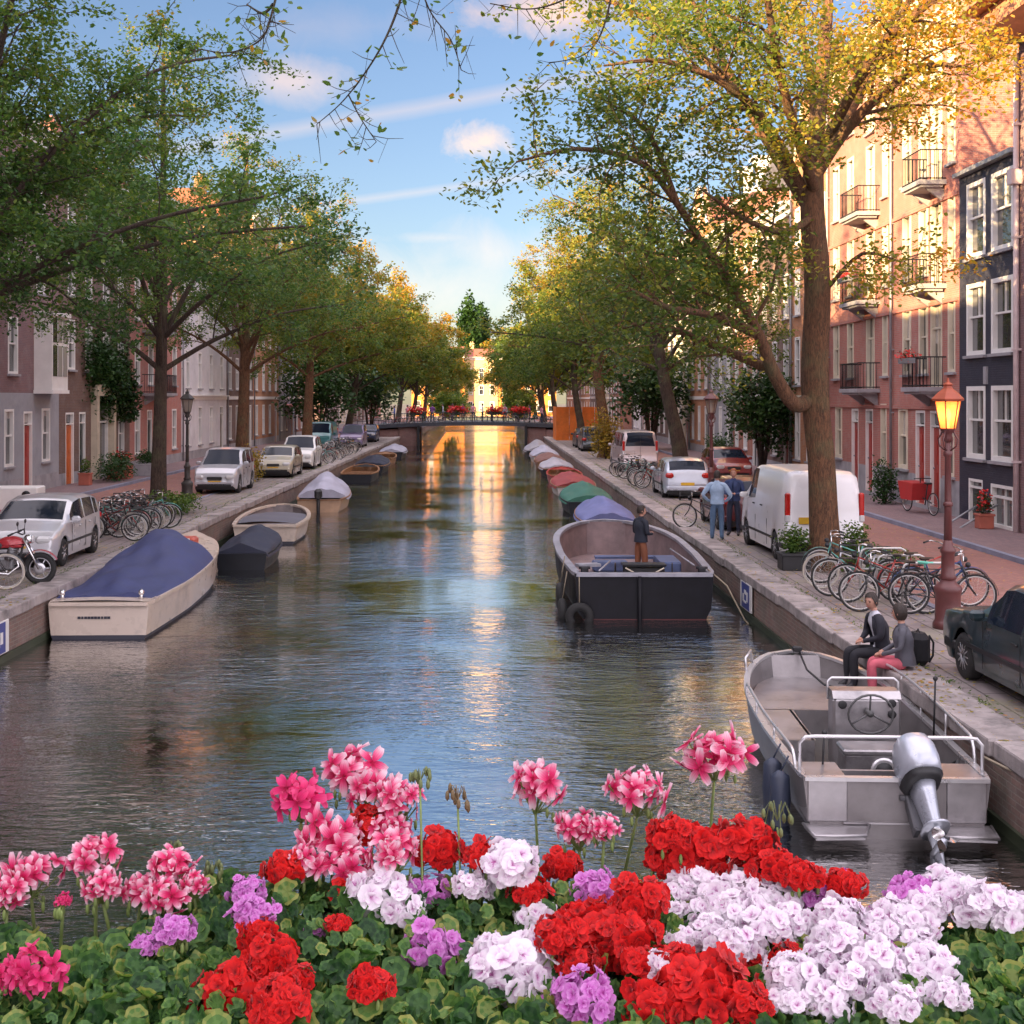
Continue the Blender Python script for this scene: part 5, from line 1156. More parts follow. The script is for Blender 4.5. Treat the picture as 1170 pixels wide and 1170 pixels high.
gen_boat('boat under a lilac-blue tarpaulin just ahead of the black barge', 4.05, 43.2, 5.4, 2.0, M_hwhite, cloth('lilac_canvas', (.14, .16, .34)), 11, .55)
gen_boat('dark boat under a bright green cover', 4.05, 51.5, 6.0, 2.1, M_hdark, M_cgreen, 12, .5)
gen_boat('boat with a red canvas hood beyond the green-covered one', 4.1, 60.5, 6.0, 2.1, M_hwhite, M_cred, 13, .38)
gen_boat('small open red boat beyond the red-hooded one', 4.15, 68.8, 5.0, 1.9, mat('hull_red', (.38, .03, .03), .4, coat=.4), M_cred, 14, bench=True)
gen_boat('boat with white cover beyond the open red boat', 4.1, 76, 5.6, 2.0, M_hdark, M_cwhite, 15)
gen_boat('brown wooden boat beyond the white-covered one', 4.1, 84, 5.6, 2.0, M_wood, cloth('brown_canvas', (.20, .09, .07)), 16)
gen_boat('white boat with a grey cover near the bridge', 4.1, 92, 6.2, 2.1, M_hwhite, M_cgrey, 17, .6)
gen_boat('dark boat with a lilac-white cover, last before the bridge on the hoarding bank', 4.0, 101.5, 7, 2.2, M_hdark, M_cwhite, 18, .7)
# black steel barge
t = boat('black open steel barge with tyre fenders and a man standing aboard', 'barge', 3.24, 27.1, R(-.5), name='barge')
M_steel = mat('barge_black', (.006, .006, .009), .5, var=.5, scale=3, spec=.22, dirt=.3); M_bfloor = mat('barge_floor', (.21, .15, .15), .75, var=.3, scale=2, bump=.4, dirt=.5); M_brail = mat('barge_rail', (.30, .30, .34), .5, var=.3, metal=.3)
hb, sh, ho = hull_mesh(t, 10.2, 3.25, .88, .4, .94, 1.12, [M_steel, mat('antifoul', (.10, .02, .02), .6), M_bfloor, M_bfloor], full=.52, flare=.93, th=.09, rake=.4, floor=.22, n=30, stripe=.10, rail=M_brail, railr=.05)
b = MB(); b.box((0, .28, .90), (2.7, .5, .03)); b.build('aft_deck', M_steel, t)
b = MB(); b.tube([(-.1, -.03, .9), (-.1, -.05, .0), (-.1, -.04, -.3)], .05, 6); b.build('stern_post', M_steel, t)
for i, (x_, y_, z_) in enumerate([(-1.70, .9, .35), (-1.68, .35, .1), (-1.35, -.14, .08)]):
    b = MB(); n = 20; ax_ = i < 2
    b.tube([((0 if ax_ else .21*math.cos(2*PI*k/n)), (.21*math.cos(2*PI*k/n) if ax_ else 0), .21*math.sin(2*PI*k/n)) for k in range(n)], .085, 8, closed=True)
    b.cyl((0, 0, .24), ((.1 if ax_ else 0), (0 if ax_ else .1), .85), .012, n=4, mi=1); b.build('tyre_fender', [M_tyre, mat('rope', (.30, .25, .18), .9)], t, (x_, y_, z_))
for s in (-1, 1): b = MB(); b.box((s*1.22, .25, .98), (.16, .1, .14), ch=.02); b.cyl((s*1.22-.12, .25, 1.04), (s*1.22+.12, .25, 1.04), .03, n=6); b.build('bollard', M_iron, t)
b = MB(); b.box((.15, 1.5, .95), (.95, .4, .05), ch=.01)
for s in (-.42, .42):
    for e in (-.16, .16): b.cyl((.15+s, 1.5+e, .22), (.15+s, 1.5+e, .94), .02, n=5)
b.cyl((-.27, 1.3, .45), (.57, 1.3, .90), .017, n=5, mi=1); b.cyl((.57, 1.3, .45), (-.27, 1.3, .90), .017, n=5, mi=1); b.box((.15, 1.52, .68), (.8, .30, .40), 2); b.build('helm_bench', [M_iron, M_cream, M_black], t)
for s in (-.62, .62):
    b = MB(); n = 18; b.tube([(.15+s+.03*math.cos(2*PI*k/n), 1.5+.2*math.cos(2*PI*k/n), .74+.24*math.sin(2*PI*k/n)) for k in range(n)], .014, 5, closed=True); b.build('hoop', M_iron, t)
b = MB(); b.box((1.0, 4.2, .5), (.5, 1.4, .5), ch=.04); b.box((.3, 7.2, .42), (1.6, .35, .06)); b.box((-.2, 6.0, .35), (.9, .5, .25), ch=.04); b.build('stowed_gear', mat('gear_blue', (.07, .10, .20), .6, var=.4), t)
b = MB(); b.tube([(1.35, .3, 1.0), (1.7, .0, .7), (2.0, -.35, .05), (2.1, -.5, -.05)], .018, 6); b.build('mooring_rope', MATS['rope'], t)
b = MB(); b.box((-1.1, 1.0, 1.0), (.5, .28, .06), rz=.3); b.cyl((-.9, .5, .94), (-.6, 1.3, 1.05), .02, n=5); b.cyl((1.2, 1.2, .97), (1.0, 3.6, 1.05), .02, n=5); b.build('boat_hook', M_brail, t)
# aluminium motorboat
M_alu = mat('aluminium', (.44, .42, .43), .36, metal=.8, var=.18, scale=2.2, bump=.12, bscale=20, dirt=.6); M_alud = mat('aluminium_inner', (.27, .25, .25), .45, metal=.6, var=.2, scale=2, dirt=.35); M_tube = mat('aluminium_tube', (.66, .65, .66), .3, metal=.7, var=.05)
M_deck = mat('ribbed_deck', (.06, .055, .05), .7, var=.3, scale=6)
t = boat('aluminium open motorboat with tilted silver outboard moored below the seated couple', 'motorboat', 4.24, 13.6, R(-2.8), name='motorboat')
AL = 5.9
hb, sh, ho = hull_mesh(t, AL, 2.06, .93, .3, .62, .82, [M_alud, M_alud, M_alud, M_deck], full=.5, flare=.86, th=.045, rake=.5, floor=.16, n=30, stripe=.02, rail=M_tube, railr=.02, bow=.0)
b = MB(); b.grid(lambda u, v: ((2*v-1)*(hb(.60+.345*u)-.10), AL*(.60+.345*u), .50), 12, 8)          # bow platform
b.box((0, AL*.60, .33), (2*(hb(.6)-.1), .03, .34))
b.grid(lambda u, v: (-(hb(.34+.26*u)-.10)+v*.5, AL*(.34+.26*u), .50), 6, 3); b.box((-.46, AL*.47, .33), (.03, AL*.26, .34)); b.box((-.72, AL*.34, .33), (.5, .03, .34))
b.build('bow_bench', M_alu, t)
b = MB(); b.box((.17, 2.15, .58), (.80, .30, .84), ch=.03); b.prism([(1.99, 1.0), (2.06, 1.08), (2.31, 1.08), (2.31, .98)], -.23, .57, 'X'); cs = b.build('console', M_alu, t)
b = MB(); n = 22; b.tube([(.17+.26*math.cos(2*PI*k/n), 1.82-.03*math.sin(2*PI*k/n), .86+.26*math.sin(2*PI*k/n)*.9) for k in range(n)], .014, 6, closed=True)
for k in range(3): a = PI/2+2*PI*k/3; b.cyl((.17, 1.86, .86), (.17+.25*math.cos(a), 1.82, .86+.23*math.sin(a)), .012, n=5)
b.cyl((.17, 1.82, .86), (.17, 2.0, .86), .04, n=10); b.build('steering_wheel', mat('wheel_grey', (.10, .10, .10), .4), cs)
b = MB(); [b.lathe([(.05, 0), (.05, .015), (.035, .02)], 14, M=Matrix.Translation((x_, 1.995, z_)) @ Matrix.Rotation(PI/2, 4, 'X')) for x_, z_ in ((.46, .95), (.46, .82), (-.12, .93))]; b.build('gauges', M_black, cs)
b = MB(); b.tube([(-.25, 2.2, .95), (-.25, 2.22, 1.16), (-.2, 2.23, 1.2), (.54, 2.23, 1.2), (.59, 2.22, 1.16), (.59, 2.2, .95)], .016, 6); b.build('windscreen_rail', M_tube, cs)
b = MB(); b.box((.14, 1.28, .36), (.86, .34, .42), ch=.02); b.box((.14, 1.28, .6), (.9, .4, .07), ch=.02); se = b.build('helm_seat', M_alu, t)
b = MB(); b.lathe([(.15, 0), (.15, .02), (.12, .025)], 20, M=Matrix.Translation((.14, 1.10, .40)) @ Matrix.Rotation(PI/2, 4, 'X')); b.lathe([(.10, 0), (.10, .035)], 20, 1, M=Matrix.Translation((.14, 1.10, .40)) @ Matrix.Rotation(PI/2, 4, 'X')); b.build('round_vent', [M_tube, M_black], se)
b = MB()
for s in (-1, 1):                                                            # stern lockers either side of the motor well
    b.box((s*.71, .30, .40), (.42, .62, .46), ch=.015)
b.box((0, .58, .34), (1.1, .05, .42)); b.box((0, .27, .17), (1.1, .6, .02)); b.build('stern_locker', M_alu, t)
for s in (-1, 1):
    b = MB(); b.prism([(s*.40, -.34), (s*.90, -.38), (s*.95, .02), (s*.28, .02)][::s], .10, .15, 'Z'); b.tube([(s*.28, 0, .15), (s*.40, -.36, .15), (s*.91, -.40, .15), (s*.96, 0, .15)], .018, 6); b.build('swim_platform', M_alu, t)
b = MB(); g_ = hb(.04)-.02
b.tube([(-g_, .25, .62), (-g_, .25, .92), (-g_+.06, .24, .99), (-g_+.16, .23, 1.0), (g_-.16, .23, 1.0), (g_-.06, .24, .99), (g_, .25, .92), (g_, .25, .62)], .02, 8); b.build('stern_rail', M_tube, t)
for s in (-1, 1):
    P = [(s*(hb(tt_)+.0), AL*tt_, sh(tt_)+hh_) for tt_, hh_ in ((.06, 0), (.08, .16), (.14, .19), (.35, .19), (.55, .19), (.60, .15), (.62, 0))] if s < 0 else [(s*(hb(tt_)+.0), AL*tt_, sh(tt_)+hh_) for tt_, hh_ in ((.10, 0), (.12, .24), (.18, .28), (.45, .30), (.66, .28), (.78, .22), (.80, 0))]
    b = MB(); b.tube(smooth_path([p+(.02,) for p in P], 3)[0], .019, 7)
    for tt_ in ((.25, .45) if s < 0 else (.30, .48, .62)): b.cyl((s*hb(tt_), AL*tt_, sh(tt_)), (s*hb(tt_), AL*tt_, sh(tt_)+(.19 if s < 0 else .29)), .014, n=6)
    b.build('grab_rail', M_tube, t)
b = MB(); b.tube([(-hb(.8)-.0, AL*.80, sh(.8)), (-hb(.8)-.02, AL*.80, sh(.8)+.2), (-hb(.86), AL*.86, sh(.86)+.22), (-hb(.88), AL*.88, sh(.88))], .018, 6); b.build('bow_rail', M_tube, t)
b = MB(); b.tube([(.05, AL*.955, .86), (.1, AL*.9, .66), (.25, AL*.82, .55), (.5, AL*.78, .53), (.6, AL*.72, .53), (.45, AL*.70, .53)], .016, 6); b.box((.02, AL*.955, .9), (.14, .08, .08), ch=.02); b.build('bow_line', M_black, t)
for x_, y_ in ((.92, 1.9), (-.66, .5)): b = MB(); b.tube([(x_, y_, .55), (x_+.02, y_, 1.25 if x_ > 0 else .95)], .012, 5); b.sph((x_+.02, y_, 1.27 if x_ > 0 else .97), .03, nu=8, nv=6); b.build('light_pole', M_black, t)
for y_, dxx in ((.45, -.14), (.95, -.12)):
    b = MB(); b.lathe([(.03, -.34), (.10, -.28), (.115, 0), (.10, .26), (.03, .32)], 12); b.cyl((0, 0, .3), (.09, 0, .48), .01, n=4); b.build('fender', mat('fender_navy', (.03, .04, .07), .5), t, (-hb(y_/AL)+dxx+.0, y_, .25))
b = MB(); b.tube([(g_-.1, .9, .55), (.85, .75, .62), (.7, .5, .42), (.45, .1, .5)], .02, 6); b.build('fuel_hose', M_black, t)
b = MB(); b.tube([(g_, .3, .8), (g_+.25, .1, .7), (g_+.5, -.1, .45)], .014, 6); b.build('mooring_rope', MATS['rope'], t)
# outboard: leg tilted back and up out of the water
M_ob = mat('outboard_silver', (.50, .53, .60), .30, metal=.35, var=.08, coat=.6); 
ob = bpy.data.objects.new('outboard_motor', None); col.objects.link(ob); ob.parent = t; KIDS.setdefault(t.name, []).append(ob); ob.location = (.22, -.10, .40); ob.rotation_euler = (R(-46), 0, R(4)); ob.scale = (.95, .92, .86)
def ring_loft(b, secs, n=18, mi=0, p=2.6):
    vs = []
    for (cx, cy_, cz, rx_, ry_) in secs:
        for j in range(n):
            a = 2*PI*j/n; ca, sa = math.cos(a), math.sin(a); vs.append((cx+rx_*abs(ca)**(2/p)*(1 if ca > 0 else -1), cy_+ry_*abs(sa)**(2/p)*(1 if sa > 0 else -1), cz))
    fs = [(i*n+j, i*n+(j+1) % n, (i+1)*n+(j+1) % n, (i+1)*n+j) for i in range(len(secs)-1) for j in range(n)]+[tuple(range(n-1, -1, -1)), tuple(range((len(secs)-1)*n, len(secs)*n))]
    b.add(vs, fs, mi, True)
b = MB(); ring_loft(b, [(0, -.18, .18, .17, .24), (0, -.19, .22, .215, .31), (0, -.19, .38, .225, .33), (0, -.18, .56, .215, .315), (0, -.16, .70, .18, .26), (0, -.13, .78, .10, .16)]); b.build('cowling', M_ob, ob)
b = MB(); ring_loft(b, [(0, -.19, .10, .17, .25), (0, -.19, .19, .218, .312)]); b.build('cowling_band', M_black, ob)
b = MB(); ring_loft(b, [(0, -.17, .12, .13, .22), (0, -.17, -.05, .10, .19), (0, -.17, -.40, .07, .15), (0, -.17, -.62, .045, .14)]); ring_loft(b, [(0, -.20, -.46, .14, .22), (0, -.20, -.43, .14, .22)]); ring_loft(b, [(0, -.10, -.62, .045, .13), (0, -.12, -.86, .015, .08)])
b.tube([(0, .05, -.66), (0, 0, -.66), (0, -.3, -.66), (0, -.36, -.66)], [.01, .06, .055, .03], 12); b.build('drive_leg', M_ob, ob)
b = MB()
for k in range(3):
    a = 2*PI*k/3; b.grid(lambda u, v: (math.cos(a)*(.03+.13*u)-math.sin(a)*(v-.5)*.11*math.sin(PI*(.2+.75*u)), -.36+(v-.5)*.07, -.66+math.sin(a)*(.03+.13*u)+math.cos(a)*(v-.5)*.11*math.sin(PI*(.2+.75*u))), 4, 4)
b.build('propeller', M_chrome, ob)
b = MB(); b.box((0, .02, -.10), (.30, .10, .46), ch=.02); b.box((-.11, .06, -.1), (.05, .16, .5)); b.box((.11, .06, -.1), (.05, .16, .5)); b.cyl((-.2, .04, .1), (.2, .04, .1), .035, n=8); b.cyl((0, .05, -.3), (0, -.1, -.1), .03, n=8); b.build('bracket', mat('bracket_grey', (.12, .12, .13), .5, metal=.5), ob)
# ---------------------------------------------------------------- lamps, signs, bridge, street objects
M_lamp = mat('lamp_brown', (.11, .032, .030), .45, var=.2, coat=.2); M_lampd = mat('lamp_green', (.05, .045, .04), .5, var=.2)
def street_lamp(label, loc, m, lit):
    t = thing('street_lamp', label, 'street lamp', loc, 0, None); t.scale = (.88, .88, 1)
    b = MB(); b.lathe([(.27, -.02), (.27, .08), (.25, .12), (.23, .14), (.225, .55), (.24, .60), (.25, .66), (.21, .70), (.15, .74), (.13, .80)], 16); b.lathe([(.13, .78), (.16, .82), (.12, .88), (.115, 1.2), (.14, 1.23), (.14, 1.27), (.095, 1.32), (.075, 1.42)], 16); b.build('base', m, t)
    b = MB(); b.lathe([(.075, 1.40), (.062, 2.1), (.055, 2.75), (.08, 2.78), (.085, 2.83), (.05, 2.87), (.045, 3.0)], 14)
    b.lathe([(.05, 1.95), (.085, 1.97), (.085, 2.02), (.05, 2.05)], 14)
    for k in range(4):
        a = PI/4+k*PI/2; c, s = math.cos(a), math.sin(a); b.tube([(c*.05, s*.05, 2.86), (c*.16, s*.16, 2.93), (c*.19, s*.19, 3.04), (c*.13, s*.13, 3.12), (c*.10, s*.10, 3.18)], .014, 6)
    b.tube([(-.36, 0, 2.98), (.36, 0, 2.98)], .012, 5) if False else None
    b.lathe([(.045, 2.98), (.10, 3.06), (.07, 3.12), (.13, 3.18), (.145, 3.21)], 6); b.build('post', m, t)
    ln = MB(); n = 6
    P0 = [(.14*math.cos(2*PI*k/n), .14*math.sin(2*PI*k/n), 3.21) for k in range(n)]; P1 = [(.235*math.cos(2*PI*k/n), .235*math.sin(2*PI*k/n), 3.66) for k in range(n)]
    for k in range(n): ln.cyl(P0[k], P1[k], .012, n=4); ln.cyl(P1[k], P1[(k+1) % n], .014, n=4); ln.cyl(P0[k], P0[(k+1) % n], .012, n=4)
    ln.lathe([(.29, 3.66), (.30, 3.69), (.20, 3.78), (.09, 3.86), (.07, 3.90), (.10, 3.92), (.03, 3.96), (.015, 4.03)], 6, smooth=False); lo = ln.build('lantern', mat('lamp_cap_lit', (.34, .07, .03), .5) if lit else m, t)
    g = MB(); 
    for k in range(n): a, c, d, e = P0[k], P0[(k+1) % n], P1[(k+1) % n], P1[k]; g.add([a, c, d, e], [(0, 1, 2, 3)])
    gm = bpy.data.materials.get('lantern_glass_lit' if lit else 'lantern_glass')
    if not gm:
        gm = bpy.data.materials.new('lantern_glass_lit' if lit else 'lantern_glass'); gm.use_nodes = True; gm.node_tree.nodes.clear(); N = NT(gm.node_tree)
        o = N.n('ShaderNodeOutputMaterial'); x = N.n('ShaderNodeMixShader'); tr = N.n('ShaderNodeBsdfTranslucent'); tp = N.n('ShaderNodeBsdfTransparent'); gl = N.n('ShaderNodeBsdfGlossy'); gl.inputs[1].default_value = .1
        tr.inputs[0].default_value = (.9, .5, .2, 1) if lit else (.6, .55, .45, 1)
        N.l.new(tr.outputs[0], x.inputs[1]); N.l.new(tp.outputs[0], x.inputs[2]); x.inputs[0].default_value = .45
        if lit:
            e = N.n('ShaderNodeEmission'); e.inputs[0].default_value = (1, .24, .03, 1); e.inputs[1].default_value = .09; ad = N.n('ShaderNodeAddShader'); N.l.new(x.outputs[0], ad.inputs[0]); N.l.new(e.outputs[0], ad.inputs[1]); N.l.new(ad.outputs[0], o.inputs[0])
        else: N.l.new(x.outputs[0], o.inputs[0])
    g.build('glass', gm, lo)
    bl = MB(); bl.sph((0, 0, 3.42), (.055, .055, .12)); bl.cyl((0, 0, 3.2), (0, 0, 3.32), .03, n=8)
    bl.build('bulb', mat('bulb_lit', (1, .7, .3), .5, emit=(1, .42, .08), estr=.7) if lit else M_white, lo)
    if lit:
        l = bpy.data.lights.new('lamp_light', 'POINT'); l.energy = 6; l.color = (1, .50, .18); l.shadow_soft_size = .12
        lo2 = bpy.data.objects.new('lamp_light', l); col.objects.link(lo2); lo2.parent = t; lo2.location = (0, 0, 3.45)
    return t
street_lamp('lit brown cast-iron street lamp glowing orange between the bicycles and the vintage saloon', (7.4, 21.1, 0), M_lamp, True)
street_lamp('unlit reddish street lamp rising behind the two standing men', (7.4, 43.4, 0), M_lamp, False)
street_lamp('slim dark street lamp next to the dark green elm', (-10.75, 47, 0), M_lampd, False)
# mooring signs on the quay walls
def quay_sign(label, loc, rz):
    t = thing('mooring_sign', label, 'sign', loc, rz); b = MB(); b.box((0, 0, 0), (.03, 1.15, .56), ch=.01)
    b.box((-.018, 0, 0), (.008, .78, .52), 1)
    for y, z, w, h in ((-.2, .0, .12, .2), (0, .08, .2, .09), (.2, -.05, .12, .16), (.02, -.12, .26, .05)): b.box((-.024, y, z), (.006, w, h), 0)
    b.build('board', [M_white, mat('sign_blue', (.06, .08, .28), .45, var=.2)], t); return t
quay_sign('blue mooring sign with white ends on the quay wall beside the barge', (QR-.05, 27.35, -.42), 0)
quay_sign('blue mooring sign with white ends at the frame edge below the motorcycle', (QL+.05, 22.3, -.42), PI)
# planters, wheelbarrow-bike and small street things
def planter(label, loc, size, m, lm, n=500, ls=.07, rz=0., fl=None, seed=1, hh=.35):
    t = thing('planter', label, 'planter', loc, rz); x, y, z = size; b = MB(); b.box((0, 0, z/2), (x, y, z), ch=.02, taper=1.0); b.box((0, 0, z-.02), (x+.05, y+.05, .06), ch=.01); b.build('tub', m, t)
    o = bush('', '', '', (0, 0, z-.05), (x*.55, y*.55, hh), n, ls, lm, seed, parent=t, zmin=0)
    if fl: bush('', '', '', (0, 0, z+.05), (x*.55, y*.55, hh), 120, .09, fl, seed+1, parent=t, zmin=0)
    return t
planter('dark square planter of low greenery at the foot of the big elm', (6.62, 28.35, 0), (.62, .5, .36), M_black, MATS['bush_leaf'], 900, .07, seed=3)
planter('dark planter with wispy plant between elm trunk and van', (8.05, 28.7, 0), (.6, .45, .32), M_black, MATS['bush_leaf'], 700, .07, seed=4, hh=.4)
planter('terracotta planter with red flowers before the arched porch', (-16.4, 58.6, .11), (.9, 1.0, .6), mat('terracotta_pot', (.42, .12, .08), .8), MATS['ivy_leaf'], 700, .1, fl=MATS['red_petal'], seed=5)
planter('pale grey trough of plants on the pavement beside the arched porch', (-15.9, 61.2, .11), (.8, 1.5, .55), M_grey, MATS['ivy_leaf'], 700, .1, seed=6)
planter('small terracotta pot on the pavement by the navy house', (13.7, 36.2, .11), (.4, .4, .4), MATS['terracotta_pot'], MATS['ivy_leaf'], 300, .07, seed=7, fl=MATS['red_petal'])
planter('small pot with a plant by the orange door', (-16.6, 54.2, .11), (.45, .45, .5), MATS['terracotta_pot'], MATS['bush_leaf'], 300, .08, seed=8)
t = thing('cargo_bicycle', 'bicycle with a red cargo tub parked against the pink brick house', 'bicycle', (13.45, 41.0, .11), R(8)); 
b = MB(); b.prism([(-.3, .95), (-.2, .42), (.55, .42), (.75, .98)], -.32, .32, 'X'); b.build('tub', mat('cargo_red', (.45, .03, .03), .5), t)
for y in (-1.0, .75): link('wheel', BW[0], t, (0, y, .355))
b = MB(); b.cyl((0, -1.0, .355), (0, -.3, .5), .02, n=6); b.cyl((0, -.45, .3), (0, -.62, .95), .018, n=6); b.cyl((0, .4, .5), (0, .75, .355), .02, n=6); b.tube([(-.28, -.3, 1.1), (0, -.15, 1.1), (.28, -.3, 1.1)], .014, 5); b.cyl((0, -.15, 1.1), (0, -.1, .5), .016, n=6); b.box((0, -.66, .97), (.16, .26, .06), ch=.02); b.build('frame', M_black, t)
t = thing('cargo_box', 'white box trailer with red underside at the frame edge behind the silver hatchback', 'trailer', (-13.1, 36.3, 0), R(5))
b = MB(); b.box((0, 0, .95), (1.5, .9, .62), ch=.03); b.build('box', M_white, t); b = MB(); b.box((0, 0, .58), (1.56, .96, .12), ch=.02); b.build('chassis', M_mred, t)
b = MB(); b.lathe([(.12, 0), (.12, .01)], 16, M=Matrix.Translation((.45, -.455, 1.05)) @ Matrix.Rotation(PI/2, 4, 'X')); b.build('round_mark', M_iron, t)
for s in (-.6, .6): wheel(t, (s, 0, .28), .28, .16)
# orange hoarding
t = thing('hoarding', 'bright orange building-site hoarding near the bridge', 'hoarding', (8.2, 114, 0), 0)
M_or = mat('hoarding_orange', (.80, .20, .03), .6, var=.25, scale=1)
for k in range(4): b = MB(); b.box((-1.65+1.1*k, 0, 1.5), (1.06, .06, 2.9)); b.box((-1.65+1.1*k, -.05, 2.6), (1.0, .04, .08)); b.box((-1.65+1.1*k, -.05, .6), (1.0, .04, .08)); b.build('panel', M_or, t)
b = MB(); [b.box((-2.2, .55+1.1*k, 1.5), (.06, 1.06, 2.9)) for k in range(5)]; b.build('side_panels', M_or, t)
# the far bridge
BY = 129.
t = thing('canal_bridge', 'low flat bridge across the canal crowded with bicycles', 'bridge', (-1.48, BY, 0))
arch = lambda x: 1.55-.9*(x/7)**2*.8
b = MB(); xs = np.linspace(-11, 11, 31)
for a, c in zip(xs[:-1], xs[1:]):
    z0, z1 = [max(.02, 1.42-.0035*q_*q_) for q_ in (a, c)]
    b.add([(a, -3.2, z0), (c, -3.2, z1), (c, 7.5, z1), (a, 7.5, z0), (a, -3.2, z0-.34), (c, -3.2, z1-.34), (c, 7.5, z1-.34), (a, 7.5, z0-.34)], [(0, 1, 2, 3), (0, 4, 5, 1), (7, 6, 5, 4)[::-1], (3, 2, 6, 7)])
b.build('deck', mat('bridge_steel', (.04, .045, .06), .5, var=.3), t)
dk = lambda x: max(.02, 1.42-.0035*x*x)
b = MB()
for yy in (-3.1,):
    for z in (.45, .95): b.tube([(x, yy, dk(x)+z) for x in xs], .03, 5, smooth=False)
    for x in np.linspace(-11, 11, 45): b.cyl((x, yy, dk(x)), (x, yy, dk(x)+.97), .018, n=4)
b.build('railing', M_iron, t)
for s in (-1, 1):
    b = MB(); b.box((s*6.2, 2.2, -.55), (1.75, 10.2, 2.9), ch=.05); b.box((s*8.9, 2.2, -.4), (3.6, 10.2, 2.2), ch=.05); b.build('abutment', brick('abutment_brick', (.30, .15, .14), (.24, .13, .12), (.3, .25, .22)), t)
    b = MB(); b.box((s*5.15, -3.25, -.2), (.25, .25, 2.6)); b.build('post', M_iron, t)
rng = random.Random(3)
for i in range(18):
    x = -9.5+i*1.02; o = dup(protos[i % 5], (x-.5, BY-2.6+rng.uniform(0, .5), dk(x)), R(90)+rng.uniform(-.5, .5), ORD[i]+' bicycle from the teal van bank on the railing of the far bridge', 'bicycles on the far bridge')
for i, x in enumerate((-5.2, -1.3, 2.2, 4.6)):
    t = thing('flower_basket', ['red flower trough on the far bridge railing, nearest the teal van bank', 'red flower trough on the far bridge railing, second from the teal van bank', 'red flower trough on the far bridge railing, second from the hoarding bank', 'red flower trough on the far bridge railing, nearest the hoarding bank'][i], 'flower trough', (x-1.48, BY-3.3, dk(x)+.75), 0, 'flower troughs on the far bridge')
    b = MB(); b.box((0, 0, .1), (1.5, .3, .25), ch=.03); b.build('trough', M_black, t)
    bush('', '', '', (0, 0, .1), (1.1, .35, .38), 500, .16, MATS['red_petal'], i, parent=t); bush('', '', '', (0, 0, -.1), (1.0, .32, .28), 250, .16, MATS['ivy_leaf'], i+9, parent=t)
# this side's bridge, from whose railing the photograph was taken
t = thing('near_bridge', 'stone bridge under the geranium troughs', 'bridge', (-1.5, -1.0, 0))
b = MB(); b.box((0, 0, 1.95), (24, 4.6, .4)); b.build('deck', M_stone, t)
for s in (-1, 1): b = MB(); b.box((s*9.2, 0, .3), (4.6, 4.6, 2.9)); b.build('abutment', M_quay, t)
b = MB()
for z in (2.45, 2.62): b.cyl((-7.5, 2.2, z), (10.5, 2.2, z), .02, n=6)
for x in np.arange(-7.5, 10.6, .5): b.cyl((x, 2.2, 2.1), (x, 2.2, 2.64), .014, n=5)
b.build('railing', M_iron, t)
# ---------------------------------------------------------------- people
M_skin = mat('skin', (.52, .27, .19), .5, var=.06, scale=8); M_hair = mat('hair_dark', (.03, .02, .015), .6, var=.3, scale=20, bump=.6, bscale=60); M_hairr = mat('hair_ginger', (.30, .09, .03), .6, var=.3, scale=20, bump=.6)
def skinned(J, bones, root):
    names = list(J); me = bpy.data.meshes.new('tmp'); me.from_pydata([J[n][:3] for n in names], [(names.index(a), names.index(c)) for a, c, *_ in bones], [])
    o = bpy.data.objects.new('tmp', me); col.objects.link(o); md = o.modifiers.new('s', 'SKIN'); md.use_smooth_shade = True; md.branch_smoothing = .6
    sv_ = me.skin_vertices[0].data
    for i, n in enumerate(names):
        r_ = J[n][3]; sv_[i].radius = r_ if isinstance(r_, tuple) else (r_, r_); sv_[i].use_root = (n == root)
    sb = o.modifiers.new('b', 'SUBSURF'); sb.levels = 2; sb.render_levels = 2
    bpy.context.view_layer.update(); dg = bpy.context.evaluated_depsgraph_get(); ev = o.evaluated_get(dg); m2 = ev.to_mesh()
    vs = [tuple(v.co) for v in m2.vertices]; fs = [tuple(p.vertices) for p in m2.polygons]; ev.to_mesh_clear(); bpy.data.objects.remove(o); bpy.data.meshes.remove(me)
    return vs, fs
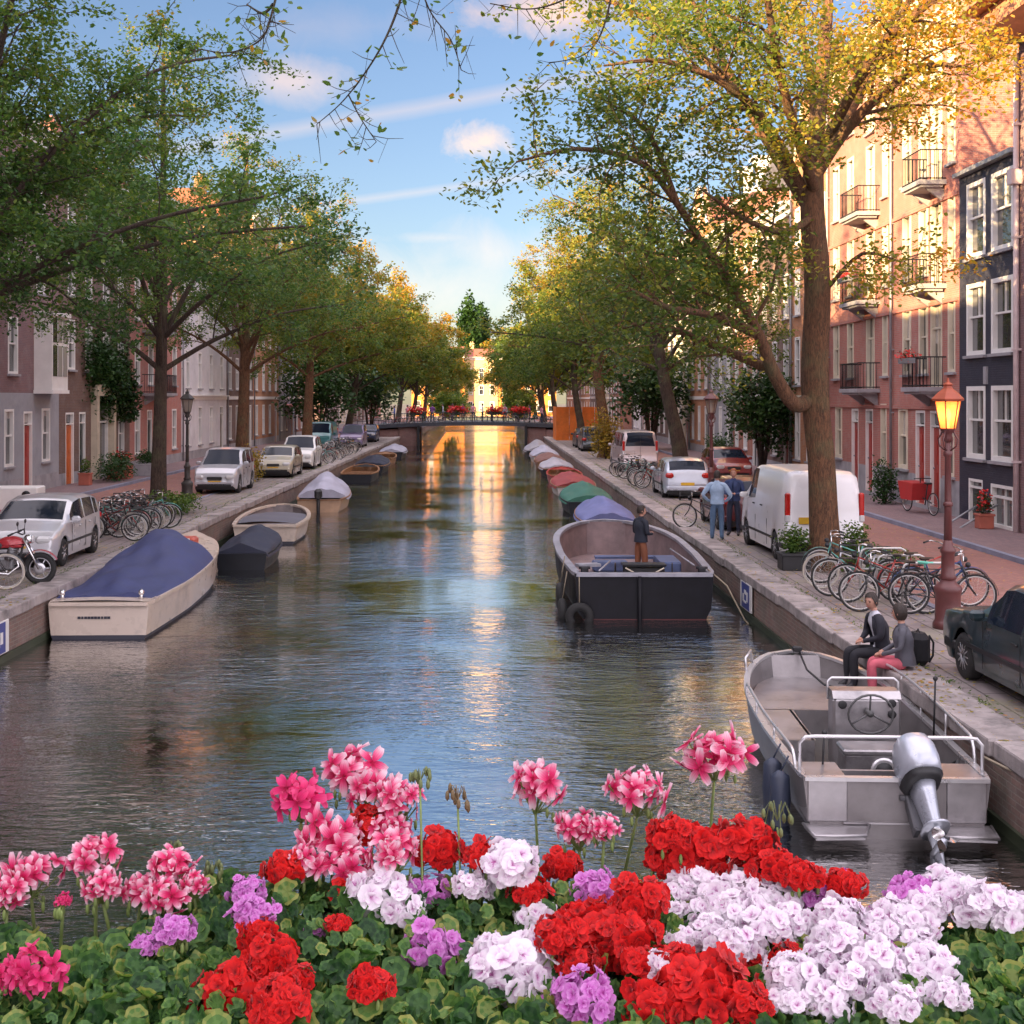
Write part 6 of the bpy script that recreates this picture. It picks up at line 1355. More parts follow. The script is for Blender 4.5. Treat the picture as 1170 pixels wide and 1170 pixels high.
def person(label, loc, rz, pose, outfit, hair=None, hairlen=0, group=None, scale=1., parent_mats=None, jacket=None, headturn=0., tilt=0., fine=True, extra=None):
    """outfit: dict part->material for torso, arm, leg, shoe ; local +Y is the way the person faces"""
    t = thing('person', label, 'person', loc, rz, group); t.scale = (scale,)*3
    J = {}; P = pose
    rad = dict(pelvis=(.135, .105), belly=(.135, .10), chest=(.165, .115), collar=(.10, .08), neck=.055, head0=.06, hip=.102, knee=.074, ankle=.056, heel=.04, toe=.035, shoulder=.078, elbow=.056, wrist=.034, palm=.036)
    if P.get('slim'): rad.update(pelvis=(.13, .10), belly=(.11, .09), chest=(.135, .10), shoulder=.058, elbow=.038)
    for n in ('pelvis', 'belly', 'chest', 'collar', 'neck', 'head0'): J[n] = P[n]+(rad[n],)
    bn = [('pelvis', 'belly', 'torso'), ('belly', 'chest', 'torso'), ('chest', 'collar', 'torso'), ('collar', 'neck', 'skin'), ('neck', 'head0', 'skin')]
    for s in 'LR':
        for n in ('hip', 'knee', 'ankle', 'toe', 'shoulder', 'elbow', 'wrist', 'palm'): J[n+s] = P[n+s]+(rad[n],)
        bn += [('pelvis', 'hip'+s, 'leg'), ('hip'+s, 'knee'+s, 'leg'), ('knee'+s, 'ankle'+s, 'leg'), ('ankle'+s, 'toe'+s, 'shoe'), ('collar', 'shoulder'+s, 'arm'), ('shoulder'+s, 'elbow'+s, 'arm'), ('elbow'+s, 'wrist'+s, 'arm'), ('wrist'+s, 'palm'+s, 'skin')]
    vs, fs = skinned(J, bn, 'pelvis')
    mats = ['torso', 'arm', 'leg', 'shoe', 'skin']; mm = [outfit.get('torso'), outfit.get('arm', outfit.get('torso')), outfit['leg'], outfit.get('shoe', M_black), M_skin]
    seg = [(Vector(J[a][:3]), Vector(J[c][:3]), k, (max(J[a][3]) if isinstance(J[a][3], tuple) else J[a][3])) for a, c, k in bn]
    b = MB(); V = [Vector(v) for v in vs]
    for f in fs:
        c = sum((V[i] for i in f), Vector())/len(f); best = None
        for a, e, k, r_ in seg:
            d = e-a; u = max(0, min(1, (c-a).dot(d)/max(d.length_squared, 1e-9))); dd = (c-(a+d*u)).length-r_*.6
            if best is None or dd < best[0]: best = (dd, k)
        b.m.append(mats.index(best[1]))
    b.v = vs; b.f = fs; b.sm = [True]*len(fs)
    # fingers
    for s in 'LR':
        w_ = Vector(P['wrist'+s]); p_ = Vector(P['palm'+s]); d = (p_-w_).normalized(); side = d.cross(Vector((0, 0, 1)) if abs(d.z) < .8 else Vector((0, 1, 0))).normalized(); nr = d.cross(side)
        cu = P.get('curl', .6)*(1 if nr.z < 0 else -1)
        for k in range(4):
            L = (.070, .078, .073, .057)[k]; o = p_+side*(.021*(k-1.5))+d*.02; q1 = o+d*L*.5; q2 = q1+(d*.6+nr*cu*.8).normalized()*L*.5
            b.tube([o-d*.03, o, q1, q2], [.010, .010, .009, .006], 6, 4)
        th = side*(1 if s == 'L' else -1); o = w_+d*.035+th*.025; b.tube([o, o+(d+th*.7)*.03, o+(d*1.2+th*.6)*.05], [.012, .011, .008], 6, 4)
    # head with a face
    hc = Vector(P['head']); H = Matrix.Translation(hc) @ Matrix.Rotation(headturn, 4, 'Z') @ Matrix.Rotation(tilt, 4, 'X')
    def hd(u, v):
        th_ = PI*u; ph = 2*PI*v; x = math.sin(th_)*math.sin(ph); y = math.sin(th_)*math.cos(ph); z = math.cos(th_)
        sx = .076*(1-.18*max(0, -z)**1.2); sy = .096*(1-.06*max(0, -z)); X, Y_, Z = x*sx, y*sy, z*.118
        if y > 0 and z < 0: Y_ += .010*(-z)*y
        return (X, Y_, Z)
    b.grid(hd, 14, 18, 4, M=H)
    b.add([(-.013, .088, -.022), (.013, .088, -.022), (0, .118, -.026), (0, .094, .018)], [(0, 2, 3), (2, 1, 3), (0, 1, 2)], 4, True, H)
    for s in (-1, 1): b.sph((s*.077, -.005, -.01), (.011, .02, .03), 4, 8, 6, H); b.sph((s*.030, .083, .012), (.013, .010, .008), 5, 8, 5, H)
    b.box((0, .095, -.052), (.042, .012, .008), 6, H)
    for s in (-1, 1): b.box((s*.030, .090, .032), (.034, .010, .006), 5, H)
    b.build('body', mm+[M_hair, mat('lips', (.40, .12, .10), .5)], t)
    if hair:
        hb_ = MB()
        def hr(u, v):
            th_ = PI*(.02+(.62+.12*hairlen)*u); ph = 2*PI*v; fy = math.cos(ph)
            if fy > .2: th_ *= 1-.52*min(1, (fy-.2)/.5)
            rr = 1.10+.05*math.sin(9*ph+7*u)+.04*math.sin(17*ph)
            return (math.sin(th_)*math.sin(ph)*.080*rr, math.sin(th_)*fy*.100*rr-.006, math.cos(th_)*.123*rr-.0)
        hb_.grid(hr, 10, 26, M=H); hb_.build('hair', hair, t)
    if jacket:
        jb = MB(); c0 = Vector(P['pelvis']); c1 = Vector(P['chest']); c2 = Vector(P['collar'])
        def jk(u, v):
            c = c0.lerp(c1, min(1, u*1.7)) if u < .6 else c1.lerp(c2+Vector((0, 0, .0)), (u-.6)/.4); op = jacket[1]
            a = PI/2+op+(2*PI-2*op)*v; wx = interp(u, [(0, .178), (.3, .162), (.6, .190), (.8, .185), (1, .085)]); wy = interp(u, [(0, .150), (.3, .125), (.6, .145), (.8, .125), (1, .08)])
            wv_ = 1+.03*math.sin(7*a+5*u)
            return (c.x+math.cos(a)*wx*wv_, c.y+math.sin(a)*wy*wv_, c.z+(0 if u > 0 else -.03))
        jb.grid(jk, 10, 24); jb.build('jacket', jacket[0], t)
    return t
def stand(hands='side', slim=False, lean=0.):
    P = dict(pelvis=(0, 0, .95), belly=(0, 0, 1.08), chest=(0, lean*.5, 1.28), collar=(0, lean, 1.44), neck=(0, lean+.01, 1.50), head0=(0, lean+.02, 1.56), head=(0, lean+.03, 1.635), slim=slim)
    for s, k in (('L', -1), ('R', 1)):
        P.update({'hip'+s: (k*.095, 0, .88), 'knee'+s: (k*.11, .02+.02*k, .49), 'ankle'+s: (k*.12, -.02, .085), 'toe'+s: (k*.14, .15, .035), 'shoulder'+s: (k*.185, lean, 1.40)})
        if hands == 'side': P.update({'elbow'+s: (k*.24, -.04, 1.12), 'wrist'+s: (k*.25, .06, .88), 'palm'+s: (k*.245, .09, .81)})
        elif hands == 'hip': P.update({'elbow'+s: (k*.36, -.08, 1.14), 'wrist'+s: (k*.22, .08, .99), 'palm'+s: (k*.17, .12, .98)})
        else: P.update({'elbow'+s: (k*.25, .0, 1.13), 'wrist'+s: (k*.10, .24, 1.10), 'palm'+s: (k*.04, .28, 1.12)})
    return P
def sit(drop=0., slim=False, back=0., lean=.05, hand=(.08, .26, .28)):
    P = dict(pelvis=(0, 0, .12), belly=(0, lean*.3, .27), chest=(0, lean, .46), collar=(0, lean*1.6, .62), neck=(0, lean*1.8, .68), head0=(0, lean*2.1, .74), head=(0, lean*2.4+.01, .815), slim=slim)
    for s, k in (('L', -1), ('R', 1)):
        P.update({'hip'+s: (k*.095, .04, .10), 'knee'+s: (k*.12, .46, .11), 'ankle'+s: (k*.12, .45, -.33), 'toe'+s: (k*.13, .60, -.40), 'shoulder'+s: (k*.18, lean*1.6, .58), 'elbow'+s: (k*.25, lean+.06, .34), 'wrist'+s: (k*hand[0], hand[1], hand[2]), 'palm'+s: (k*hand[0]*.4, hand[1]+.05, hand[2]-.02)})
    return P
C = lambda n, c: mat('cloth_'+n, c, .8, var=.18, scale=6, bump=.5, bscale=12)
person('seated man in open dark jacket and white shirt, hands together, legs over the canal', (5.60, 18.65, 0), R(96), sit(lean=.06), dict(torso=C('white', (.60, .60, .66)), arm=C('ink', (.02, .02, .03)), leg=C('blackt', (.015, .015, .02)), shoe=M_black), M_hair, jacket=(C('ink', (.02, .02, .03)), .55), headturn=R(35), tilt=R(-8))
person('seated woman in grey jacket and pink trousers, short dark hair, on the quay edge', (5.68, 17.85, 0), R(78), sit(slim=True, lean=.03, hand=(.10, .30, .24)), dict(torso=C('charcoal', (.10, .10, .12)), leg=C('pink', (.58, .12, .16)), shoe=C('pink', (.58, .12, .16))), M_hair, 1, jacket=(C('charcoal', (.10, .10, .12)), .12), headturn=R(-20), scale=.96)
b = MB(); b.box((0, 0, .26), (.30, .44, .50), ch=.09); b.box((-.16, 0, .20), (.08, .34, .30), ch=.035); t = thing('backpack', 'black backpack standing on the quay behind the seated woman', 'backpack', (5.97, 18.2, 0), R(10)); t.scale = (.82, .82, .9); b.build('bag', C('blackbag', (.012, .012, .015)), t)
b = MB(); [b.tube([(.14, s, .47), (.22, s, .36), (.21, s, .16), (.14, s, .06)], .018, 6) for s in (-.11, .11)]; b.tube([(0, -.06, .50), (0, 0, .56), (0, .06, .50)], .012, 6); b.build('strap', C('blackbag', (.012, .012, .015)), t)
person('standing man in light blue shirt and jeans seen from behind, hand on hip', (5.98, 34.2, 0), R(-15), stand('hip'), dict(torso=C('lightblue', (.34, .46, .62)), leg=C('denim', (.10, .17, .28)), shoe=M_black), M_hair, jacket=(C('lightblue', (.34, .46, .62)), .04), scale=1.03)
person('standing man in navy jacket with ginger hair, facing the man in the light blue shirt', (6.62, 35.3, 0), R(160), stand('front'), dict(torso=C('navy', (.03, .05, .13)), leg=C('darkjean', (.02, .025, .05)), shoe=M_black), M_hairr, jacket=(C('navy', (.03, .05, .13)), .1), scale=1.03)
person('man in dark coat and brown trousers standing at the helm of the black barge', (3.62, 31.0, WZ+.24), R(-60), stand('front'), dict(torso=C('coat', (.02, .025, .04)), leg=C('brown', (.22, .08, .04)), shoe=M_black), M_hair, jacket=(C('coat', (.02, .025, .04)), .1), headturn=R(-30), scale=1.02)
cols = [('bluep', (.05, .08, .30)), ('redp', (.40, .05, .06)), ('greyp', (.35, .35, .4)), ('purplep', (.18, .06, .25)), ('whitep', (.6, .6, .62)), ('pinkp', (.6, .25, .3))]
for i, x in enumerate((-7.6, -6.4, -5.1, -3.9, -2.9, -2.0, -.9, .1, 1.0, 1.9, 3.2, 4.4, 5.6, 6.8)):
    cn, cc_ = cols[(i*5) % 6]
    person('%s person from the teal van bank on the far bridge, in a %s top' % (ORD[i], dict(bluep='blue', redp='red', greyp='grey', purplep='purple', whitep='white', pinkp='pale pink')[cn]), (x-1.48, BY-.9+.9*(i % 3), dk(x)), R(90+180*(i % 2)+25*(i % 4)), stand('side' if i % 3 else 'front'), dict(torso=C(cn, cc_), leg=C('darkjean', (.02, .025, .05))), M_hair, group='people on the far bridge')
# fallen leaves and weeds along the quays
for nm, x0, x1, sd in (('fallen_leaves', QR+.05, 11.8, 1), ('fallen_leaves', -15, QL-.05, 2)):
    rg = np.random.default_rng(sd); n = 5000; yy = 14+rg.random(n)**1.6*70; e = rg.random(n); side_ = (x1-x0)*np.where(rg.random(n) < .5, e**3, e); xx = x0+side_ if sd == 1 else x1-side_
    A = [((x, y, .028), (x, y, .028)) for x, y in zip(xx, yy)]; V, k, q_ = leaves(A, 1, .07, rg, .0, True, lambda c: rg.random(len(c))*.4); V = V.reshape(-1, 6, 3); c = V.mean(1, keepdims=True); V[:, :, 2] = .034+(V[:, :, 2]-c[:, :, 2])*.18; V[:, :, 2] = np.maximum(V[:, :, 2], .012)
    o = link(nm, leaf_mesh(nm, V.reshape(-1, 3), 6, q_, MATS['leaf_gold'])); o['kind'] = 'stuff'; o['label'] = 'yellow-brown fallen leaves scattered on the %s' % ('quay by the bicycles' if sd == 1 else 'quay by the motorcycle')
for nm, x_, sd in (('weeds', QR+.55, 1), ('weeds', QL-.55, 2)):
    rg = np.random.default_rng(sd+20); A = []
    for k in range(240):
        y = 14+rg.random()*60; m_ = int(rg.uniform(3, 14)); 
        for j in range(m_): p = (x_+rg.normal(0, .06), y+rg.normal(0, .12), abs(rg.normal(.03, .03))); A.append((p, p))
    V, k, q_ = leaves(A, 1, .06, rg, .0, False, None, -.6, .3); V[:, 2] = np.maximum(V[:, 2], .01); o = link(nm, leaf_mesh(nm, V, k, q_, MATS['bush_leaf'])); o['kind'] = 'stuff'; o['label'] = 'small green weeds growing in the paving joints behind the coping'
# ---------------------------------------------------------------- geraniums on the near railing
def petalmat(name, stops, trans=.38):
    m = bpy.data.materials.new(name); m.use_nodes = True; m.node_tree.nodes.clear(); N = NT(m.node_tree)
    o = N.n('ShaderNodeOutputMaterial'); a = N.n('ShaderNodeAttribute'); a.attribute_name = 'p'
    sx = N.n('ShaderNodeSeparateColor'); N.l.new(a.outputs['Color'], sx.inputs[0])
    along, across, rnd = sx.outputs[0], sx.outputs[1], sx.outputs[2]
    vein = N.m('MULTIPLY', N.m('ABSOLUTE', N.m('SINE', N.m('MULTIPLY', across, 14))), .12)
    c = N.ramp(N.m('ADD', N.m('ADD', along, N.m('MULTIPLY', N.m('SUBTRACT', rnd, .5), .30)), N.m('SUBTRACT', vein, .06)), stops)
    d = N.n('ShaderNodeBsdfPrincipled'); N.l.new(c, d.inputs['Base Color']); d.inputs['Roughness'].default_value = .55; d.inputs['Specular IOR Level'].default_value = .25; d.inputs['Sheen Weight'].default_value = .2
    t = N.n('ShaderNodeBsdfTranslucent'); N.l.new(c, t.inputs[0]); x = N.n('ShaderNodeMixShader'); x.inputs[0].default_value = trans
    N.l.new(d.outputs[0], x.inputs[1]); N.l.new(t.outputs[0], x.inputs[2]); N.l.new(x.outputs[0], o.inputs[0]); MATS[name] = m; return m
PM = {'R': petalmat('petal_red', [(0, (.20, .002, .004)), (.5, (.56, .004, .006)), (1, (.80, .012, .010))]),
      'W': petalmat('petal_lilac', [(0, (.50, .12, .36)), (.20, (.74, .52, .70)), (.5, (.89, .79, .87)), (1, (.93, .88, .92))]),
      'M': petalmat('petal_mauve', [(0, (.42, .03, .30)), (.4, (.62, .16, .56)), (1, (.76, .34, .72))]),
      'P': petalmat('petal_pink', [(0, (.50, .005, .07)), (.33, (.70, .02, .14)), (.6, (.82, .16, .32)), (.85, (.88, .50, .60)), (1, (.90, .70, .76))]),
      'K': petalmat('petal_rose', [(0, (.42, .004, .06)), (.5, (.72, .02, .16)), (1, (.84, .10, .28))])}
leafmat('geranium_leaf', [(0, (.012, .045, .014)), (.35, (.040, .11, .028)), (.75, (.12, .24, .055)), (1, (.32, .34, .09))], .3, .5)
M_stem = mat('geranium_stem', (.16, .22, .06), .6, var=.3, scale=30)
class FM:
    """fast mesh with per-corner-free point colours (along, across, random)"""
    def __init__(s): s.v = []; s.f = []; s.c = []; s.n = 0
    def add(s, V, F, Cc): s.v.append(V); s.f.append(F+s.n); s.c.append(Cc); s.n += len(V)
    def mesh(s, name, m):
        V = np.concatenate(s.v); F = np.concatenate(s.f); Cc = np.concatenate(s.c); me = bpy.data.meshes.new(name); me.vertices.add(len(V)); me.vertices.foreach_set('co', V.astype(np.float32).ravel())
        k = F.shape[1]; n = len(F); me.loops.add(n*k); me.loops.foreach_set('vertex_index', F.astype(np.int32).ravel()); me.polygons.add(n)
        me.polygons.foreach_set('loop_start', np.arange(0, n*k, k, dtype=np.int32)); me.polygons.foreach_set('loop_total', np.full(n, k, dtype=np.int32)); me.polygons.foreach_set('use_smooth', np.ones(n, dtype=bool))
        at_ = me.attributes.new('p', 'FLOAT_COLOR', 'POINT'); at_.data.foreach_set('color', np.concatenate([Cc, np.ones((len(Cc), 1))], 1).astype(np.float32).ravel()); me.materials.append(m); me.update(calc_edges=True); return me
NU, NV = 5, 4
gu, gv = np.meshgrid(np.linspace(0, 1, NU), np.linspace(-1, 1, NV), indexing='ij'); gu, gv = gu.ravel(), gv.ravel()
PF = np.array([(i*NV+j, (i+1)*NV+j, (i+1)*NV+j+1, i*NV+j+1) for i in range(NU-1) for j in range(NV-1)])
def basis(n):
    n = n/np.linalg.norm(n); a = np.cross(n, [0, 0, 1.]) if abs(n[2]) < .95 else np.cross(n, [1., 0, 0]); a /= np.linalg.norm(a); return a, np.cross(n, a), n
def floret(fm, c, n, R_, kind, rg):
    """five petals round c facing n"""
    a, b, n = basis(n); np_ = {'R': 8, 'W': 7, 'M': 8}.get(kind, 5); rot = rg.uniform(0, 6.3)
    for k in range(np_):
        inner = k >= 5; th = rot+2*PI*k/5+(PI/5 if inner else 0)+rg.normal(0, .12); wide = {'P': .235, 'K': .27, 'R': .62, 'M': .55, 'W': .60}[kind]*rg.uniform(.85, 1.15)
        L = R_*(.62 if inner else 1)*rg.uniform(.85, 1.12); w_ = np.sin(np.clip(gu, .0, 1)*PI*.80+.12)**.8*wide*L*(1 if kind in 'PK' else 1.1)
        cup = {'P': .02, 'K': .12}.get(kind, .40)+(0.7 if inner else 0)+rg.normal(0, .12)
        rf = {'P': .05, 'K': .06}.get(kind, .13); ph = rg.uniform(0, 6)
        x = gu*L*math.cos(cup*.8); z = gu*L*math.sin(cup)*(1-.55*gu)+gv**2*L*.10+rf*L*gu**2*np.sin(gv*4.5+ph)+rf*.5*L*gu*np.sin(gu*8+ph)
        d = a*math.cos(th)+b*math.sin(th); e = np.cross(n, d)
        V = c+np.outer(x, d)+np.outer(gv*w_, e)+np.outer(z, n)
        rv = rg.random(); fm.add(V, PF, np.stack([gu, (gv+1)/2, np.full(len(gu), rv)], 1))
def head(c, rad, kind, rg, toward):
    """an umbel: florets on pedicels, set at uneven depths so that the outline stays ragged"""
    fm = FM(); st = MB(); n = {'R': 50, 'W': 40, 'M': 44, 'P': 18, 'K': 18}[kind]; fr = {'R': .31, 'W': .32, 'M': .28, 'P': .54, 'K': .50}[kind]*rad
    base = c+np.array([0, 0, -rad*.8]); gold = PI*(3-math.sqrt(5)); sq = rg.uniform(.62, .9); loose = {'P': .30, 'K': .28}.get(kind, .17); off = rg.normal(0, .22, 3)*rad
    for i in range(n):
        y = 1-(i+.5)/n*(1.35 if kind in 'RWM' else 1.25); r_ = math.sqrt(max(0, 1-y*y)); th = i*gold+rg.uniform(-.4, .4)
        d = np.array([r_*math.cos(th), r_*math.sin(th), y])+rg.normal(0, loose, 3)+toward*.3; d /= np.linalg.norm(d)
        p = c+d*rad*rg.uniform(.45, .95)*np.array([1.06, 1, sq])+off*.15*abs(rg.normal())
        fd = d+rg.normal(0, .3, 3)+toward*.25
        if kind in 'PK': fd[2] -= .25
        floret(fm, p, fd, fr*rg.uniform(.72, 1.18), kind, rg)
        if kind in 'PK' or i % 3 == 0: st.tube([base, (base+p)/2+np.array([0, 0, -rad*.08]), p], [.0011, .0012, .0014], 4, caps=False, smooth=False)
    for i in range(5):                                          # unopened buds hanging below the open florets
        a = rg.uniform(0, 6.3); p = base+np.array([math.cos(a)*rad*.6, math.sin(a)*rad*.5-.01, rg.uniform(-.1, .5)*rad]); st.tube([base, (base+p)/2+np.array([0, 0, .006]), p], [.0011, .001, .0009], 4, caps=False); st.tube([p+np.array([0, 0, .004]), p, p+np.array([0, 0, -.008]), p+np.array([0, 0, -.014])], [.0012, .003, .0034, .0008], 6)
    return fm, st, base
def leaf_patch(V_, F_, r__, c, n, s, rg):
    """scalloped, zoned geranium leaf: a fan inside a darker band inside a paler rim"""
    a, b, n = basis(n); m = 20; rot = rg.uniform(0, 6.3); vs = [c]; bd = rg.uniform(.05, .35); fl = rg.uniform(-.5, .5)
    for f in (.42, .74, 1.):
        for k in range(m):
            th = 2*PI*k/m; notch = (.35 if f > .9 else .6) if k == 0 else 1.; rr = s*f*notch*(1+f*f*(.085*math.cos(6*th+PI)+.03*math.cos(18*th)))
            vs.append(c+(a*math.cos(th+rot)+b*math.sin(th+rot))*rr+n*(s*bd*(rr/s)**2+s*f*.10*math.sin(6*th+1)+s*fl*f*f*math.cos(th)*.4+rg.normal(0, s*.012)))
    o = sum(len(q) for q in V_); V_.append(np.array(vs)); base = min(.95, rg.random()**1.1*.85+.12)
    F_ += [(o, o+1+k, o+1+(k+1) % m) for k in range(m)]; r__ += [min(1, base*.9+.02)]*m
    for q, dr in ((0, -.20), (1, .03)):
        F_ += [(o+1+q*m+k, o+1+(q+1)*m+k, o+1+(q+1)*m+(k+1) % m, o+1+q*m+(k+1) % m) for k in range(m)]; r__ += [min(1, max(0, base+dr+.11*(k % 3 == 0))) for k in range(m)]
heads = {
 'L': [('P', 36, 1000, 34), ('P', 8, 1022, 26), ('P', 110, 979, 31), ('P', 118, 1012, 27), ('P', 160, 1017, 25), ('P', 198, 990, 29), ('P', 190, 1026, 28), ('P', 222, 1012, 18)],
 'LK': [('K', 36, 1117, 38), ('K', 72, 1030, 11), ('K', 2, 1112, 26)],
 'LM': [('M', 200, 1066, 24), ('M', 168, 1082, 20)],
 'C': [('K', 344, 914, 34), ('P', 402, 888, 37), ('P', 428, 906, 32), ('P', 458, 918, 30), ('P', 380, 962, 37), ('P', 408, 988, 30), ('P', 354, 986, 26), ('P', 452, 976, 32), ('P', 448, 948, 24)],
 'CR': [('R', 328, 996, 27), ('R', 425, 946, 26), ('R', 502, 969, 31), ('R', 552, 980, 24), ('R', 398, 1020, 22)],
 'CRL': [('R', 292, 1066, 22), ('R', 308, 1094, 34), ('R', 268, 1142, 46), ('R', 320, 1150, 36), ('R', 340, 1118, 22), ('R', 388, 1056, 15), ('R', 422, 1126, 28)],
 'CM': [('M', 282, 1020, 22), ('M', 290, 1045, 27), ('M', 489, 1021, 25), ('M', 495, 1087, 36), ('M', 360, 1066, 12)],
 'CW': [('W', 560, 1012, 24), ('W', 640, 1112, 26), ('W', 605, 1085, 26), ('W', 462, 1040, 26), ('W', 434, 1028, 40), ('W', 582, 991, 37), ('W', 538, 1014, 20), ('W', 612, 1048, 25), ('W', 582, 1108, 47), ('W', 610, 1135, 30), ('W', 560, 1085, 22)],
 'T': [('P', 612, 903, 35), ('P', 728, 906, 36), ('P', 816, 862, 40), ('P', 662, 950, 30), ('P', 690, 945, 20)],
 'TR': [('R', 644, 989, 23), ('R', 766, 955, 27), ('R', 800, 976, 44), ('R', 852, 963, 34), ('R', 760, 985, 25), ('R', 885, 992, 28), ('R', 918, 1002, 24), ('R', 965, 1012, 24), ('R', 604, 1022, 26)],
 'MR': [('R', 665, 1050, 30), ('R', 716, 1070, 34), ('R', 660, 1100, 28), ('R', 775, 1105, 32), ('R', 830, 1100, 32), ('R', 729, 1032, 34), ('R', 688, 1082, 50), ('R', 640, 1068, 28), ('R', 700, 1050, 30), ('R', 806, 1132, 58), ('R', 752, 1150, 42), ('R', 852, 1150, 30), ('R', 898, 1098, 22), ('R', 730, 1100, 26)],
 'RM': [('M', 680, 1020, 28), ('M', 667, 1144, 38), ('M', 640, 1150, 24), ('M', 934, 1026, 28), ('M', 898, 1022, 22), ('M', 1040, 1018, 28), ('M', 996, 1060, 26), ('M', 1012, 1090, 18), ('M', 962, 1012, 20)],
 'RW': [('W', 818, 1022, 28), ('W', 866, 1020, 26), ('W', 775, 1022, 22), ('W', 905, 1056, 26), ('W', 860, 1092, 24), ('W', 812, 1062, 24), ('W', 780, 1075, 20), ('W', 796, 1004, 30), ('W', 760, 1046, 24), ('W', 798, 1048, 26), ('W', 842, 1046, 38), ('W', 888, 1036, 34), ('W', 878, 1064, 32), ('W', 832, 1080, 28), ('W', 842, 1012, 24), ('W', 755, 1105, 20)],
 'RRW': [('W', 900, 1110, 28), ('W', 968, 1122, 30), ('W', 1008, 1116, 30), ('W', 1004, 1066, 26), ('W', 1050, 1088, 28), ('W', 940, 1100, 26), ('W', 1060, 1142, 26), ('W', 1022, 1150, 28), ('W', 945, 1150, 28), ('W', 924, 1126, 42), ('W', 950, 1078, 30), ('W', 958, 1046, 28), ('W', 1034, 1060, 38), ('W', 980, 1092, 38), ('W', 992, 1138, 38), ('W', 1062, 1118, 36), ('W', 1036, 1106, 26), ('W', 1086, 1138, 22), ('W', 900, 1146, 24)],
 'RE': [('W', 1112, 1040, 30), ('W', 1060, 1036, 28), ('W', 1148, 1052, 26), ('W', 1092, 1026, 38), ('W', 1130, 1040, 36), ('W', 1158, 1036, 24), ('W', 1076, 1012, 24)]}
lab = {'L': 'pink-striped geranium with loose trusses at the frame edge over the green foliage', 'LK': 'rose-red geranium low at the frame edge below the pink-striped one', 'LM': 'small mauve geranium low among green leaves beside the pink-striped trusses',
       'C': 'tall pink-striped geranium cluster rising highest left of the water view', 'CR': 'red geranium mingled with the tall pink-striped cluster', 'CRL': 'red geranium at the bottom below the tall pink-striped cluster', 'CM': 'mauve geranium with heads around the pale lilac cluster, below the tall pink one',
       'CW': 'pale lilac ruffled geranium between the two red masses', 'T': 'tall-stemmed pink-striped geranium with separate trusses standing before the open water', 'TR': 'red geranium spreading below the aluminium boat and tall pink trusses', 'MR': 'big red geranium mass at the bottom, largest red heads',
       'RM': 'mauve geranium with heads scattered among the white-lilac ones below the aluminium boat', 'RW': 'white-lilac ruffled geranium beside the biggest red heads', 'RRW': 'white-lilac ruffled geranium low between the red mass and the edge leaves', 'RE': 'lilac-white geranium at the frame edge under the aluminium boat stern'}
TZ = 2.50
rgf = np.random.default_rng(42)
for key, hs in heads.items():
    px_ = sum(h[1] for h in hs)/len(hs); rootx = (px_-557)/FPX*2.0
    t = thing('geranium_plant', lab[key], 'plant', (rootx, 2.02, TZ), 0, 'geraniums in the railing troughs'); T = np.array([rootx, 2.02, TZ])
    L = []
    stems = MB(); LV, LF, LR = [], [], []
    for kind, px, py, rp in hs:
        Y = 2.42-.62*(py-860)/310+rgf.uniform(-.05, .05); c = np.array(at(px, py, Y)); rad = rp/FPX*Y*(.96 if kind in 'PK' else 1.04)
        tow = np.array([0, -1.0, .25])
        fm, st, base = head(c-T, rad, kind, rgf, tow)
        o = link('flower_head', fm.mesh('flower_head', PM[kind]), t)
        fx = base+np.array([rgf.normal(0, .03), .02, 0]); fx[2] = max(0.0, 0.0); fx[0] = base[0]+rgf.normal(0, .03); mid = (base+fx)/2+np.array([rgf.normal(0, .015), rgf.normal(0, .01), .02])
        pth, rr = smooth_path([tuple(fx)+(.0045,), tuple(mid)+(.0035,), tuple(base)+(.0026,)], 4); stems.tube(pth, rr, 6); st.build('pedicels', M_stem, o)
        nl = 9 if py < 1000 else 13
        for k in range(nl):                                     # leaves below each head
            f = rgf.uniform(.0, .75) if kind != 'P' or key != 'T' else rgf.uniform(0, .35); q_ = fx+(base-fx)*f+np.array([rgf.normal(0, .05), rgf.normal(0, .04), rgf.normal(0, .015)])
            if (T+q_)[2] > c[2]-rad*.8: continue
            leaf_patch(LV, LF, LR, q_, np.array([rgf.normal(0, .5), -.55+rgf.normal(0, .4), 1.0]), rgf.uniform(.011, .025), rgf); stems.tube([q_, q_+np.array([0, 0, -.03]), (fx[0], fx[1], q_[2]-.06)], [.0014, .0016, .002], 4, caps=False)
    stems.build('stems', M_stem, t)
    me = bpy.data.meshes.new('leaves'); me.from_pydata([tuple(v) for v in np.concatenate(LV)], [], LF); me.materials.append(MATS['geranium_leaf']); me.polygons.foreach_set('use_smooth', [True]*len(LF)); a_ = me.attributes.new('r', 'FLOAT', 'FACE'); a_.data.foreach_set('value', LR); link('leaves', me, t)
